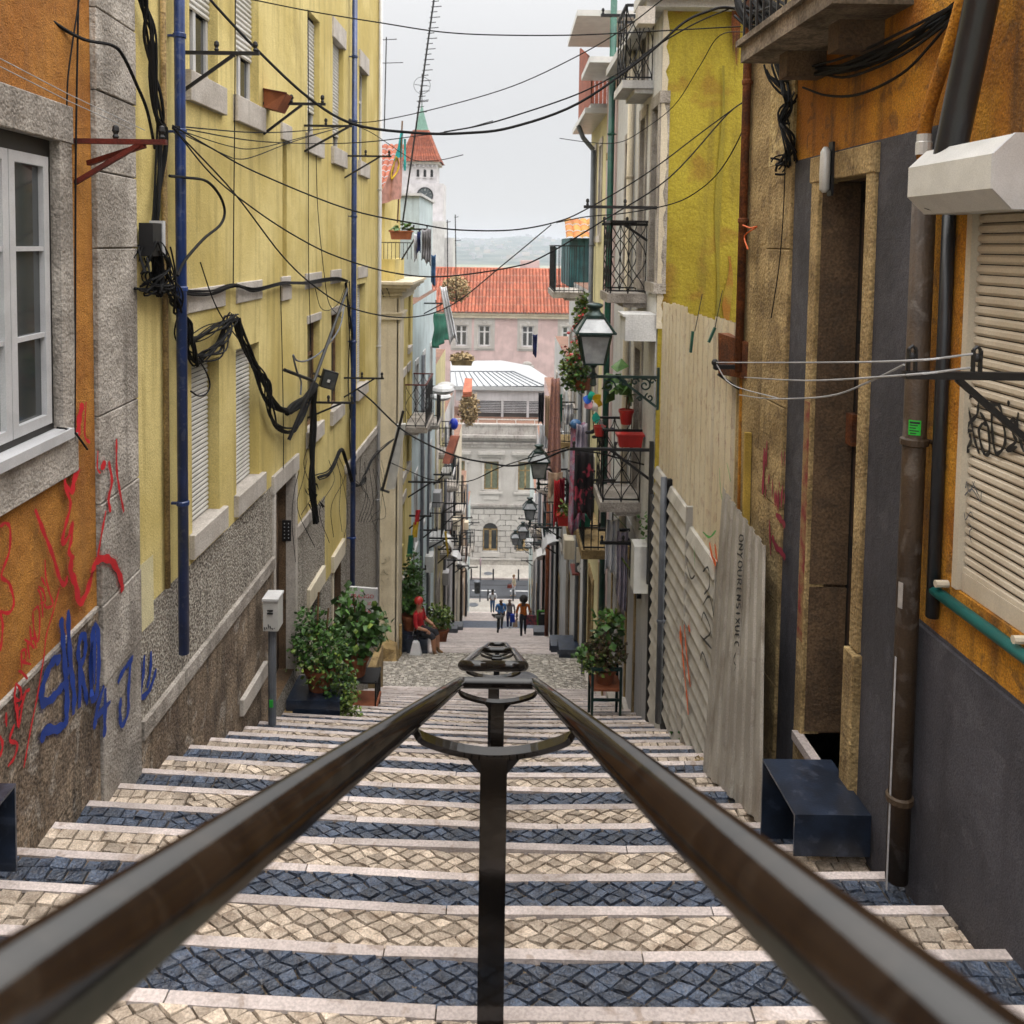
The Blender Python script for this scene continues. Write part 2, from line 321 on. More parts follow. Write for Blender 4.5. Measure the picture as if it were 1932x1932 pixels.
def spray(n, c):                               # speckled overspray round a painted line
    m = bpy.data.materials.new(n); m.use_nodes = True; t = m.node_tree; N = t.nodes; L = t.links; b = N['Principled BSDF']
    b.inputs['Base Color'].default_value = (*c, 1); b.inputs['Roughness'].default_value = .8
    g = N.new('ShaderNodeNewGeometry'); no = N.new('ShaderNodeTexNoise'); no.inputs['Scale'].default_value = 170; no.inputs['Detail'].default_value = 3; L.new(g.outputs['Position'], no.inputs['Vector'])
    r = N.new('ShaderNodeMapRange'); r.inputs[1].default_value = .5; r.inputs[2].default_value = .72; r.inputs[4].default_value = .75; L.new(no.outputs['Fac'], r.inputs[0]); L.new(r.outputs[0], b.inputs['Alpha']); return m
K['gred_s'] = spray('red_overspray', (.62, .012, .02)); K['gblue_s'] = spray('blue_overspray', (.008, .045, .30)); K['gorange_s'] = spray('orange_overspray', (.9, .16, .03))
HAZE = 0.00032
# ================================================================== ground, stairs, road, hill
def xl(y): return (OL.a+OL.b*y if y < 6.05 else YL.a+YL.b*y if y < 16.55 else FL.a+FL.b*y)
def xr(y): return (ORR.a+ORR.b*y if y < 6.6 else HO.a+HO.b*y if y < 10.4 else 1.85)
stairs = MB()
for i in range(1, len(FL1)):
    y0, y1 = FL1[i-1], FL1[i]; a, b = xl((y0+y1)/2)-.12, xr((y0+y1)/2)+.12
    xs = [a, -1.2, 0, .9, b]; z = lambda x: ground(x, y1)-.012
    for p, q in zip(xs, xs[1:]):
        stairs.poly([(p, y0, z(p)), (q, y0, z(q)), (q, y1, z(q)), (p, y1, z(p))])
        stairs.poly([(p, y1, z(p)), (q, y1, z(q)), (q, y1, z(q)-.3), (p, y1, z(p)-.3)])
ramp_x0 = -5.2
for i in range(8):
    y0, y1 = 16.535+3.465*i/8, 16.535+3.465*(i+1)/8
    stairs.poly([(ramp_x0, y0, ground(0, y0)-.03), (2, y0, ground(0, y0)-.03), (2, y1, ground(0, y1)-.03), (ramp_x0, y1, ground(0, y1)-.03)])
stairs_o = stairs.build('stairs', K['grout'], None, 'long public stairway of striped cobbled steps running down the street', None, None, 'structure')
SO = wloc(stairs_o)
# --- edge stones, one object each
for i in range(1, len(FL1)):
    y1 = FL1[i]; a, b = xl(y1-.2)-.02, xr(y1-.2)+.02; x = a
    w = .05+.006*R.random()
    while x < b-.05:
        L = R.uniform(.9, 1.75); e = min(b, x+L)
        if b-e < .35: e = b
        m = MB(); g = .003; h = R.uniform(-.002, .003)
        za, zb = ground(x+g, y1)+h, ground(e-g, y1)+h+R.uniform(-.002, .002)
        c = .006
        m.b8([(x+g, y1-w, za-.16), (e-g, y1-w, zb-.16), (e-g, y1, zb-.16), (x+g, y1, za-.16), (x+g, y1-w, za), (e-g, y1-w, zb), (e-g, y1, zb), (x+g, y1, za)])
        m.build('edge_stone', K['strip'], stairs_o); x = e
# --- cobbles: clipped, jittered little blocks
def clip(poly, ax, lim, keep_less):
    out = []; s = 1 if keep_less else -1
    for i in range(len(poly)):
        p, q = poly[i-1], poly[i]; dp, dq = s*(lim-p[ax]), s*(lim-q[ax])
        if (dp >= 0) != (dq >= 0):
            t = dp/(dp-dq); out.append((p[0]+(q[0]-p[0])*t, p[1]+(q[1]-p[1])*t))
        if dq >= 0: out.append(q)
    return out
def area(p): return abs(sum(p[i-1][0]*p[i][1]-p[i][0]*p[i-1][1] for i in range(len(p))))/2
def stone(poly, zf, gap, m, mi):
    cx = sum(p[0] for p in poly)/len(poly); cy = sum(p[1] for p in poly)/len(poly); n = len(poly)
    h = R.uniform(-.003, .006); tl = .13 if mi else .08; tx, ty = R.uniform(-tl, tl), R.uniform(-tl, tl); lo, hi = [], []
    for p in poly:
        dx, dy = p[0]-cx, p[1]-cy; L = math.hypot(dx, dy)+1e-6; g = gap*R.uniform(.5, 1.7)
        k = max(.4, 1-g/L); k2 = max(.3, 1-(g+.0035)/L)
        lo.append(Vector((cx+dx*k, cy+dy*k, zf(cx+dx, cy+dy)-.012)))
        hi.append(Vector((cx+dx*k2, cy+dy*k2, zf(cx+dx, cy+dy)+h+tx*dx+ty*dy)))
    m.add(lo+hi, [tuple(range(n, 2*n))]+[(i, (i+1) % n, n+(i+1) % n, n+i) for i in range(n)], mi)
def lattice(x0, x1, y0, y1, s, ang, jit, ky=1.0):
    ca, sa = math.cos(ang), math.sin(ang); out = []
    d = math.hypot(x1-x0, (y1-y0)/ky)/2+s; n = int(d/s)+1; cx, cy = (x0+x1)/2, (y0+y1)/2
    J = {}
    def pt(i, j):
        if (i, j) not in J: J[i, j] = (R.uniform(-jit, jit), R.uniform(-jit, jit))
        u, v = i*s+J[i, j][0], j*s+J[i, j][1]; return (cx+u*ca-v*sa, cy+(u*sa+v*ca)*ky)
    for i in range(-n, n):
        for j in range(-n, n):
            p = [pt(i, j), pt(i+1, j), pt(i+1, j+1), pt(i, j+1)]
            if max(q[0] for q in p) < x0 or min(q[0] for q in p) > x1 or max(q[1] for q in p) < y0 or min(q[1] for q in p) > y1: continue
            for ax, l, k in ((0, x0, 0), (0, x1, 1), (1, y0, 0), (1, y1, 1)):
                p = clip(p, ax, l, k)
                if len(p) < 3: break
            if len(p) >= 3 and area(p) > s*s*.12*ky: out.append(p)
    return out
def rows(x0, x1, y0, y1, s):
    out = []; n = max(1, round((y1-y0)/s)); h = (y1-y0)/n; yj = [[R.uniform(-.005, .005) for _ in range(2)] for _ in range(n+1)]
    yj[0] = [0, 0]; yj[n] = [0, 0]
    for i in range(n):
        x = x0-R.uniform(0, s)
        while x < x1:
            w = s*R.uniform(.85, 1.3); a, b = max(x, x0), min(x+w, x1)
            if b-a > .02:
                k = R.uniform(-.006, .006)
                out.append([(a, y0+i*h+yj[i][0]), (b, y0+i*h+yj[i][1]), (b+k, y0+(i+1)*h+yj[i+1][1]), (a+k, y0+(i+1)*h+yj[i+1][0])])
            x += w
    return out
cand = []
for i in range(1, len(FL1)):
    y0, y1 = FL1[i-1]+.004, FL1[i]-.056; ym = (y0+y1)/2; a, b = xl(ym), xr(ym); n = i-5
    mi = (n % 2); zf = lambda x, y, yy=FL1[i]: ground(x, yy)
    s = .078 if n < 14 else .085
    ba, bb = a+.62+.1*math.sin(i), b-.55+.1*math.cos(i)
    for p in lattice(ba, bb, y0, y1, s, math.radians(45), .012, .70): cand.append((p, zf, mi, n))
    for p in rows(a, ba, y0, y1, .083)+rows(bb, b, y0, y1, .083): cand.append((p, zf, mi, n))
def seen(c):
    p, zf, mi, n = c; x = sum(q[0] for q in p)/len(p); y = sum(q[1] for q in p)/len(p); z = zf(x, y)
    d = CM.transposed() @ Vector((x, y, z))
    if d.z > -.3: return None
    vx, vy = CX+F0*d.x/-d.z, CY-F0*d.y/-d.z
    if not (-20 < vx < 1950 and vy < 1950): return None
    k = n+5; yn = FL1[k-1]; zn = ground(x, yn)           # edge of the step before hides the near part
    if zn/yn > z/y+.004: return None
    return y
order = sorted((d, i) for i, d in ((i, seen(c)) for i, c in enumerate(cand)) if d is not None)
single = set(i for d, i in order[:300])
rest = MB()
for i, (p, zf, mi, n) in enumerate(cand):
    if i in single:
        m = MB(); stone(p, zf, .0045, m, 0); m.build('cobblestone', K['cobd' if mi else 'cobl'], stairs_o)
    else: stone(p, zf, .0045, rest, mi)
rest.build('cobblestones', [K['cobl'], K['cobd']], stairs_o, None, None, None, 'stuff')
# --- cobbled ramp where the side lane crosses
rp = MB(); zr = lambda x, y: ground(0, y)-.004
for p in rows(-2.35, -1.15, 16.56, 19.9, .085): stone([(q[0]+.0*q[1], q[1]) for q in p], zr, .006, rp, 0)
for p in rows(1.1, 1.84, 16.56, 19.9, .085): stone(p, zr, .006, rp, 0)
for p in lattice(-1.15, 1.1, 16.56, 19.9, .085, math.radians(38), .022): stone(p, zr, .006, rp, 0)
for p in lattice(-4.6, -2.35, 16.56, 19.3, .09, math.radians(60), .02): stone(p, zr, .006, rp, 0)
K['cobg'] = mat('grey_ramp_cobble', (.50, .455, .40), (.38, .345, .30), .8, ns=9, grain=.2, gs=60, bump=.4, bs=40, isl=.3)
rp.build('ramp_cobbles', K['cobg'], stairs_o, None, None, None, 'stuff')
m = MB(); m.lathe((.42, 17.25, ground(0, 17.25)-.01), [(.36, 0), (.36, .018), (.30, .02), (.29, .012), (0.02, .013)], 24)
m.build('manhole_cover', flat('cast_iron_cover', (.11, .11, .12), .7), None, 'round iron manhole cover in the cobbled ramp right of the railing', 'manhole cover')
m = MB(); m.lathe((1.02, 7.23, ground(1.02, 7.40)-.002), [(.2, 0), (.2, .012), (.02, .014)], 22)
m.build('manhole_cover', K['cobg'], None, 'pale round cover set in a dark step beside the right rail', 'manhole cover')
# --- lower flights: steps too far away to pick single stones
low = MB()
def flight(y0, y1, n, xa=-2.6, xb=1.95):
    d0 = drop(y0); h = (drop(y1)-d0)/n; r = (y1-y0)/n
    for k in range(1, n+1):
        ya, yb = y0+r*(k-1), y0+r*k; z = -(d0+h*k)
        low.box(xa, xb, ya, yb-.085, z-.35, z-.006, (k // 1) % 2); low.box(xa, xb, yb-.085, yb, z-.35, z, 2)
flight(20, 46, 62); flight(48, 60, 26)
d46, d48 = -drop(46), -drop(48); low.b8([(-2.6, 46, d46-.5), (1.95, 46, d46-.5), (1.95, 48, d48-.5), (-2.6, 48, d48-.5), (-2.6, 46, d46), (1.95, 46, d46), (1.95, 48, d48), (-2.6, 48, d48)], 1)
GZ = -drop(62.5)
low.build('lower_steps', [K['pave'], K['cobd'], K['strip']], stairs_o)
m = MB(); m.box(-60, 60, 60.02, 62.5, GZ-.45, GZ+.02); m.build('near_pavement', K['pave'], None, None, None, None, 'structure')
m = MB(); m.box(-60, 60, 62.35, 62.5, GZ-.45, GZ+.03); m.build('near_kerb', K['strip'], None, None, None, None, 'structure')
m = MB(); m.poly([(-60.02, 62.5, GZ-.1), (60.02, 62.5, GZ-.1), (60, 66.45, GZ-.1), (-60, 66.45, GZ-.1)])
road = m.build('road', K['asph'], None, None, None, None, 'structure')
for xa in [-11+2.9*k for k in range(10)]:
    m = MB(); m.box(xa, xa+1.75, 64.25, 64.4, GZ-.1, GZ-.094); m.build('road_marking', K['whitep'], road)
for yy in (63.1, 65.35):
    m = MB(); m.box(-60, 60, yy, yy+.09, GZ-.1, GZ-.095); m.build('road_seam', K['dark'], road)
m = MB(); m.box(-60, 60, 66.6, 69.4, GZ-.45, GZ+.03); m.build('far_pavement', K['pave'], None, None, None, None, 'structure')
m = MB(); m.box(-60, 60, 66.45, 66.6, GZ-.45, GZ+.035); m.build('far_kerb', K['strip'], None, None, None, None, 'structure')
for x, y in ((-2.1, 61.4), (-1.15, 67.4)):
    m = MB(); m.lathe((x, y, GZ+.02), [(.36, 0), (.36, .02), (.02, .022)], 18)
    m.build('manhole_cover', K['greypipe'], None, 'oval looking manhole cover in the '+('pavement before the white building' if y > 65 else 'pavement at the foot of the stairs'), 'manhole cover')
gm = mat('distant_ground', (.20, .22, .15), (.3, .26, .2), .95, ns=.01, grain=0, bump=0)
m = MB(); m.poly([(-4000, -300, GZ-1.5), (4000, -300, GZ-1.5), (4000, 6500, GZ-1.5), (-4000, 6500, GZ-1.5)])
m.build('ground', gm, None, None, None, None, 'structure')
def hz(x, y):
    t = max(0, min(1, (y-1300)/1500)); t = t*t*(3-2*t)
    return GZ-1.4+t*(43+7*math.sin(x/170+1)+5*math.sin(x/61+y/200)+3*math.sin(x/33))
m = MB(); m.sheet(lambda u, v: Vector((-1300+2600*u, 1200+2200*v, hz(-1300+2600*u, 1200+2200*v))), 90, 40)
m.build('hills', mat('wooded_hill', (.03, .06, .055), (.12, .13, .11), .95, ns=.012, grain=.4, gs=.08, bump=0), None, None, None, None, 'structure', smooth=True)
m = MB()
for k in range(200):
    y = R.uniform(1500, 2700); x = R.uniform(-420, 420)*y/2000; z = hz(x, y)
    w = R.uniform(5, 16); h = R.uniform(3, 9)*(2.2 if R.random() < .05 else 1)
    m.box(x, x+w, y, y+10, z-2, z+h, 0 if R.random() < .75 else 1)
m.build('far_town', [K['greyp'], K['stone_s']], None, None, None, None, 'stuff')
# --- handrails: twin tubes, cross bars, curved brackets and square posts
def round_loop(pts, rad, k=5):
    out = []
    for i, p in enumerate(pts):
        if 0 < i < len(pts)-1:
            a, b = (pts[i-1]-p), (pts[i+1]-p); ra = min(rad, a.length*.45, b.length*.45)
            s, e = p+a.normalized()*ra, p+b.normalized()*ra
            for j in range(k+1):
                t = j/k; out.append(s*(1-t)**2+p*2*t*(1-t)+e*t*t)
        else: out.append(p)
    return out
def handrail(label, D0, z0, D1, z1, x0, x1, r, arcs, near_bar=True, w_end=None, rad=.05):
    t = thing('handrail', label, 'handrail', ((x0+x1)/2, D1, ground(0, D1)), 'stair handrails')
    V = Vector; c = (x0+x1)/2; hw = (x1-x0)/2; h1 = w_end or hw
    if near_bar:
        L = [V((c, D0, z0)), V((c-hw, D0, z0)), V((c-h1, D1, z1)), V((c+h1, D1, z1)), V((c+hw, D0, z0)), V((c, D0, z0))]
    else: L = [V((c-hw, D0, z0)), V((c-h1, D1, z1)), V((c+h1, D1, z1)), V((c+hw, D0, z0))]
    MB().tube(round_loop(L, rad), r, 32).build('rail_tube', K['rail'], t, smooth=True)
    for d in arcs:
        f = (d-D0)/(D1-D0); zc = z0+(z1-z0)*f; w = hw+(h1-hw)*f
        P = [V((c-w, d-.01, zc-r*.6)), V((c-w*.86, d, zc-r-.028)), V((c-w*.45, d, zc-r-.062)), V((c, d, zc-r-.075)), V((c+w*.45, d, zc-r-.062)), V((c+w*.86, d, zc-r-.028)), V((c+w, d-.01, zc-r*.6))]
        q = cat_rom(P, 5); m = MB()
        for a, b in zip(q, q[1:]): m.bar(a, b+(b-a)*.15, .045, .018)
        m.build('curved_bracket', K['rail'], t)
        m = MB(); zt = zc-r-.075; gz = ground(c, d)-.02
        m.box(c-.042, c+.042, d-.025, d+.025, gz, zt+.004)
        m.b8([(c-.042, d-.024, zt-.05), (c+.042, d-.024, zt-.05), (c+.042, d+.024, zt-.05), (c-.042, d+.024, zt-.05), (c-.09, d-.02, zt+.006), (c+.09, d-.02, zt+.006), (c+.09, d+.02, zt+.006), (c-.09, d+.02, zt+.006)])
        m.build('post', K['rail'], t)
    return t
q0, q1 = at(-112, 1932, .45), at(876, 1288, 5.67); r0, r1 = at(1680, 1932, .45), at(1018, 1288, 5.67)
xa_, xb_ = (q0.x+q1.x)/2, (r0.x+r1.x)/2; zn, zf_ = q0.z, q1.z; sl = (zf_-zn)/5.22
handrail('long dark tube handrail in the foreground leading away from the viewer', -1.3, zn-1.75*sl, 5.67, zf_, xa_, xb_, .037, (2.6, 5.3), False, rad=.04)
handrail('second dark handrail with rounded corners just below the foreground railing', 6.75, zdep(1257, 6.75), 12.5, zdep(1227, 12.5), -.315, .185, .042, (7.1, 12.1), rad=.16)
handrail('third short dark handrail before the cobbled ramp', 13.2, zdep(1226, 13.2), 16.2, zdep(1216, 16.2), -.30, .14, .04, (13.5, 15.9), w_end=.17, rad=.12)
handrail('distant handrail on a single thin post near the walking people', 36.5, zdep(1160, 36.5), 41, zdep(1163, 41), -.42, .08, .036, (36.9, 40.6), rad=.1)
# ================================================================== house fronts: tools
def wall(parent, F, y0, y1, z0, z1, ops, mats, zone=None, ys=(), zs=(), back=2.2, name='wall'):
    Y = sorted(set([y0, y1]+list(ys)+[v for o in ops for v in o[:2]])); Z = sorted(set([z0, z1]+list(zs)+[v for o in ops for v in o[2:4]]))
    m = MB(); P = F.p
    for a, b in zip(Y, Y[1:]):
        for c, d in zip(Z, Z[1:]):
            yc, zc = (a+b)/2, (c+d)/2
            if any(o[0] < yc < o[1] and o[2] < zc < o[3] for o in ops): continue
            m.poly([P(a, c), P(b, c), P(b, d), P(a, d)], zone(yc, zc) if zone else 0)
    for o in ops:
        a, b, c, d, e = o[:5]; mi = o[5] if len(o) > 5 else 0
        q = [(a, c), (b, c), (b, d), (a, d)]
        for i in range(4):
            s, t = q[i], q[(i+1) % 4]; m.poly([P(*s), P(*t), P(*t, -e), P(*s, -e)], mi)
    B = -back
    m.poly([P(y0, z0), P(y0, z0, B), P(y0, z1, B), P(y0, z1)]); m.poly([P(y1, z0), P(y1, z0, B), P(y1, z1, B), P(y1, z1)])
    m.poly([P(y0, z1), P(y1, z1), P(y1, z1, B), P(y0, z1, B)], len(mats)); m.poly([P(y0, z0, B), P(y1, z0, B), P(y1, z1, B), P(y0, z1, B)])
    return m.build(name, list(mats)+[K['roof']], parent)
def fr(F, x0, yt, yb, x1):                   # opening from its two sides and top/bottom as seen
    y0, zt = F.hit(x0, yt); _, zb = F.hit(x0, yb); y1, _ = F.hit(x1, (yt+yb)/2)
    return (min(y0, y1), max(y0, y1), zb, zt)
def window(parent, F, o, n, fm, pm, cols=2, rows=2, w=.05, t=.045):
    a, b, c, d = o[:4]; m = MB(); P = m.fbox
    P(F, a, a+w, c, d, n, n+t); P(F, b-w, b, c, d, n, n+t); P(F, a+w, b-w, c, c+w, n, n+t); P(F, a+w, b-w, d-w, d, n, n+t)
    for k in range(1, cols):
        y = a+(b-a)*k/cols; P(F, y-w*.6, y+w*.6, c+w, d-w, n+.002, n+t+.004)
    for k in range(1, rows):
        z = c+(d-c)*(k/rows if rows != 2 else .68); P(F, a+w, b-w, z-w*.4, z+w*.4, n+.001, n+t-.006)
    f = m.build('window', fm, parent)
    p = MB(); p.fbox(F, a+w*.5, b-w*.5, c+w*.5, d-w*.5, n+t*.35, n+t*.5); p.build('pane', pm, f)
    return f
def roller(parent, F, o, n, pitch, sm, name='roller_shutter', th=.012):
    a, b, c, d = o; r = MB(); r.fbox(F, a, b, c, d, n-.02, n-.004); sh = r.build(name, K['dark'], parent)
    k = int((d-c)/pitch); base = None
    for i in range(k):
        z = c+i*pitch
        if base is None:
            m = MB(); P = F.p; q = []
            for y in (a, b):
                q += [P(y, z+.003, n), P(y, z+pitch*.35, n+th), P(y, z+pitch*.75, n+th*.9), P(y, z+pitch*.97, n+.001)]
            m.add(q, [(0, 4, 5, 1), (1, 5, 6, 2), (2, 6, 7, 3)]); base = m.build('slat', sm, sh)
        else:
            s = base.copy(); C.objects.link(s); s.location = (0, 0, i*pitch)
    return sh
def stone_block(parent, F, y0, y1, z0, z1, n0, n1, mt, name='stone'):
    m = MB(); c = .006; P = F.p
    m.add([P(y0, z0, n0), P(y1, z0, n0), P(y1, z1, n0), P(y0, z1, n0), P(y0, z0, n1-c), P(y1, z0, n1-c), P(y1, z1, n1-c), P(y0, z1, n1-c), P(y0+c, z0+c, n1), P(y1-c, z0+c, n1), P(y1-c, z1-c, n1), P(y0+c, z1-c, n1)],
          [(0, 1, 5, 4), (1, 2, 6, 5), (2, 3, 7, 6), (3, 0, 4, 7), (4, 5, 9, 8), (5, 6, 10, 9), (6, 7, 11, 10), (7, 4, 8, 11), (8, 9, 10, 11)])
    return m.build(name, mt, parent)
def ribbons(parent, strokes, width, mt, place, name='graffiti'):
    m = MB()
    for st in strokes:
        w = width
        if isinstance(st[0], (int, float)): w, st = st[0], st[1:]
        q = cat_rom([(p[0], p[1], 0) for p in st], 4); pts = [place(p.x, p.y) for p in q]
        L = []; Rr = []
        for i, p in enumerate(pts):
            t = (pts[min(i+1, len(pts)-1)]-pts[max(i-1, 0)]); nrm = Vector((1, 0, 0)) if abs(t.x) < 10 else Vector((0, 1, 0))
            s = t.cross(nrm); s = s.normalized() if s.length > 1e-6 else Vector((0, 0, 1))
            k = w*.5*(1+.25*math.sin(i*1.7+len(q)))*(.6 if i in (0, len(pts)-1) else 1)
            L.append(p+s*k); Rr.append(p-s*k)
        n = len(pts); m.add(L+Rr, [(i, i+1, n+i+1, n+i) for i in range(n-1)])
    return m.build(name, mt, parent)
def pipe(name, label, cat, F, y, n, z0, z1, r, mt, rings=(), group=None, y1=None):
    t = thing(name, label, cat, F.p(y, z0, n), group); y1 = y if y1 is None else y1
    MB().tube([F.p(y, z0, n), F.p((y+y1)/2, (z0+z1)/2, n), F.p(y1, z1, n)], r, 14).build('tube', mt, t, smooth=True)
    for z in rings:
        yy = y+(y1-y)*(z-z0)/(z1-z0); m = MB(); m.lathe(F.p(yy, z, n), [(r*1.02, 0), (r*1.22, .008), (r*1.22, .035), (r*1.02, .043)], 14)
        m.fbox(F, yy-.012, yy+.012, z+.012, z+.03, 0, n); m.build('collar', mt, t)
    return t
# ================================================================== left: orange house
o1 = thing('orange_house', 'orange plastered house with red graffiti and a casement window at the left edge', 'house', OL.p(4, ground(-2.5, 4)))
wy1 = OL.hit(110, 600)[0]; wt = OL.hit(97, 263)[1]; wb = OL.hit(110, 812)[1]; wy0 = 3.72
pl = OL.hit(100, 1227)[1]
wall(o1, OL, 1.0, 5.36, -5, 4.5, [(wy0, wy1, wb, wt, .10, 1)], [K['orange'], K['stone'], K['plinth']], lambda y, z: 2 if z < pl else 0, zs=(pl,))
m = MB(); m.fbox(OL, 1.0, 5.34, pl-.012, pl+.012, -.01, .024); m.build('plinth_ledge', K['stone'], o1)
m = MB(); m.fbox(OL, 1.0, 5.34, -5, pl-.012, -.01, .018); m.build('plinth', K['plinth'], o1)
sj = OL.hit(130, 500)[0]
lt = OL.hit(110, 196)[1]; ap = OL.hit(138, 888)[1]
stone_block(o1, OL, wy1-.005, sj, wb-.02, wt, -.02, .03, K['stone'], 'window_jamb')
stone_block(o1, OL, 3.4, sj+.01, wt-.005, lt, -.02, .035, K['stone'], 'window_lintel')
stone_block(o1, OL, 3.4, sj+.02, ap, wb-.05, -.02, .035, K['stone'], 'window_apron')
m = MB(); m.fbox(OL, 3.5, wy1+.03, wb-.05, wb+.006, -.12, .07); m.build('window_sill', K['alu'], o1)
nb = -.085
m = MB(); m.fbox(OL, wy0, wy0+.06, wb, wt, nb, nb+.05); m.fbox(OL, wy1-.05, wy1, wb, wt, nb, nb+.05); m.fbox(OL, wy0+.06, wy1-.05, wt-.10, wt, nb, nb+.05); m.fbox(OL, wy0+.06, wy1-.05, wb, wb+.05, nb, nb+.05)
m.build('outer_window_frame', flat('dark_window_frame', (.02, .018, .017), .5), o1)
mid = OL.hit(28, 600)[0]
for a, b in ((wy0+.06, mid-.004), (mid+.004, wy1-.05)):
    m = MB(); w = .058; c, d = wb+.05, wt-.10
    m.fbox(OL, a, a+w, c, d, nb+.01, nb+.065); m.fbox(OL, b-w, b, c, d, nb+.01, nb+.065); m.fbox(OL, a+w, b-w, c, c+w, nb+.01, nb+.065); m.fbox(OL, a+w, b-w, d-w, d, nb+.01, nb+.065)
    for z in (c+(d-c)*.34, c+(d-c)*.66): m.fbox(OL, a+w, b-w, z-.013, z+.013, nb+.02, nb+.06)
    f = m.build('casement', K['alu'], o1)
    for i in range(3):
        z0, z1 = c+w*.6+(d-c-w*1.2)*i/3, c+w*.6+(d-c-w*1.2)*(i+1)/3
        p = MB(); p.fbox(OL, a+w*.6, b-w*.6, z0, z1, nb+.03, nb+.034); p.build('pane', K['glass'] if a > wy0+.1 else flat('curtained_pane', (.30, .33, .27), .1, 0, .5), f)
# pilaster of pale stone blocks between the two houses
py0, py1 = OL.hit(178, 700)[0], OL.hit(252.5, 700)[0]
zj = [4.5]+[OL.hit(213, v)[1] for v in (40, 186, 330, 468, 770, 930, 1115, 1262)]+[-4.6]
m = MB(); m.fbox(OL, py0-.04, py1, -5, 4.5, -.3, -.012); m.build('pilaster_core', K['stone_o'], o1)
for i in range(len(zj)-1):
    stone_block(o1, OL, py0, py1, zj[i+1]+.004, zj[i]-.004, -.02, .034+R.uniform(-.004, .006), K['stone'], 'pilaster_stone')
def gl(vx, vy):
    if vx < 173: return OL.hp(vx, vy, .030)
    return OL.hp(vx, vy, .047) if vx < 253 else YL.hp(vx, vy, .012)
def Z02(*pts): return [T(0, 2, *p) for p in pts]
def Z01(*pts): return [T(0, 1, *p) for p in pts]
red = [[.028]+Z02((265, -20), (330, 150), (400, 330), (450, 500), (490, 550), (510, 480)),
 [.03]+Z02((530, -20), (490, 120), (470, 240), (520, 180), (545, 80), (540, 200), (520, 300), (560, 350)), [.05]+Z02((540, 330), (535, 450), (570, 540), (600, 680), (650, 620), (700, 450), (730, 370), (800, 350), (860, 390), (910, 500), (925, 600)),
 [.022]+Z02((800, -10), (770, 150), (735, 350)), [.018]+Z02((40, 80), (75, 120), (70, 300), (10, 480), (70, 540), (105, 680), (70, 760), (0, 750)), [.018]+Z02((0, 110), (40, 80)), [.018]+Z02((0, 760), (20, 850), (10, 1000), (0, 1050)),
 [.013]+Z02((450, 570), (400, 760), (350, 930), (330, 1100), (280, 1400), (230, 1650), (180, 1932)),
 [.014]+Z02((340, 360), (345, 480), (370, 600), (400, 700), (350, 720), (335, 690)), [.014]+Z02((310, 490), (345, 560)), [.014]+Z02((285, 580), (310, 640), (325, 800)), [.014]+Z02((290, 560), (330, 600), (345, 680)), [.012]+Z02((305, 690), (335, 680)),
 [.014]+Z02((250, 745), (290, 720), (300, 860), (285, 980), (255, 880), (248, 750)), [.014]+Z02((225, 860), (240, 1010)), [.014]+Z02((255, 910), (275, 1030)), [.012]+Z02((232, 950), (265, 960)), [.014]+Z02((185, 960), (225, 990), (262, 1030)), [.014]+Z02((205, 975), (225, 1110)),
 [.014]+Z02((160, 1050), (165, 1180)), [.014]+Z02((160, 1050), (190, 1040), (195, 1110), (170, 1130), (235, 1150)), [.014]+Z02((140, 1200), (165, 1210), (210, 1260)), [.016]+Z02((120, 1290), (112, 1400), (150, 1420), (160, 1350), (120, 1290)), [.016]+Z02((112, 1400), (125, 1500), (170, 1440), (165, 1390)), [.02]+Z02((130, 1450), (140, 1620), (185, 1380), (225, 1340)),
 [.018]+Z02((110, 1600), (75, 1720), (130, 1750), (110, 1850), (60, 1920)), [.016]+Z02((45, 1510), (50, 1620)), [.018]+Z02((0, 1690), (20, 1760), (0, 1850)),
 [.055]+Z01((625, 1110), (600, 1220), (590, 1330), (560, 1400)), [.028]+Z01((560, 1380), (520, 1480), (490, 1700), (530, 1850), (525, 1932)), [.05]+Z01((600, 1600), (560, 1690), (545, 1800)), [.018]+Z01((545, 1800), (500, 1720)), [.02]+Z01((650, 1100), (640, 1350), (680, 1410)),
 [.03]+Z01((835, 1932), (820, 1830), (845, 1700), (820, 1550)), [.05]+Z01((800, 1560), (760, 1600)), [.015]+Z01((740, 1470), (735, 1600), (760, 1640)), [.025]+Z01((880, 1380), (880, 1600), (900, 1750), (935, 1932))]
ribbons(o1, red, .02, K['gred'], gl)
def wide(st, k): return [[q[0]*k]+list(q[1:]) for q in st]
soft = lambda x, y: gl(x, y)-Vector((.003, 0, 0))
ribbons(o1, wide(red, 2.0), .04, K['gred_s'], soft, 'graffiti_overspray')
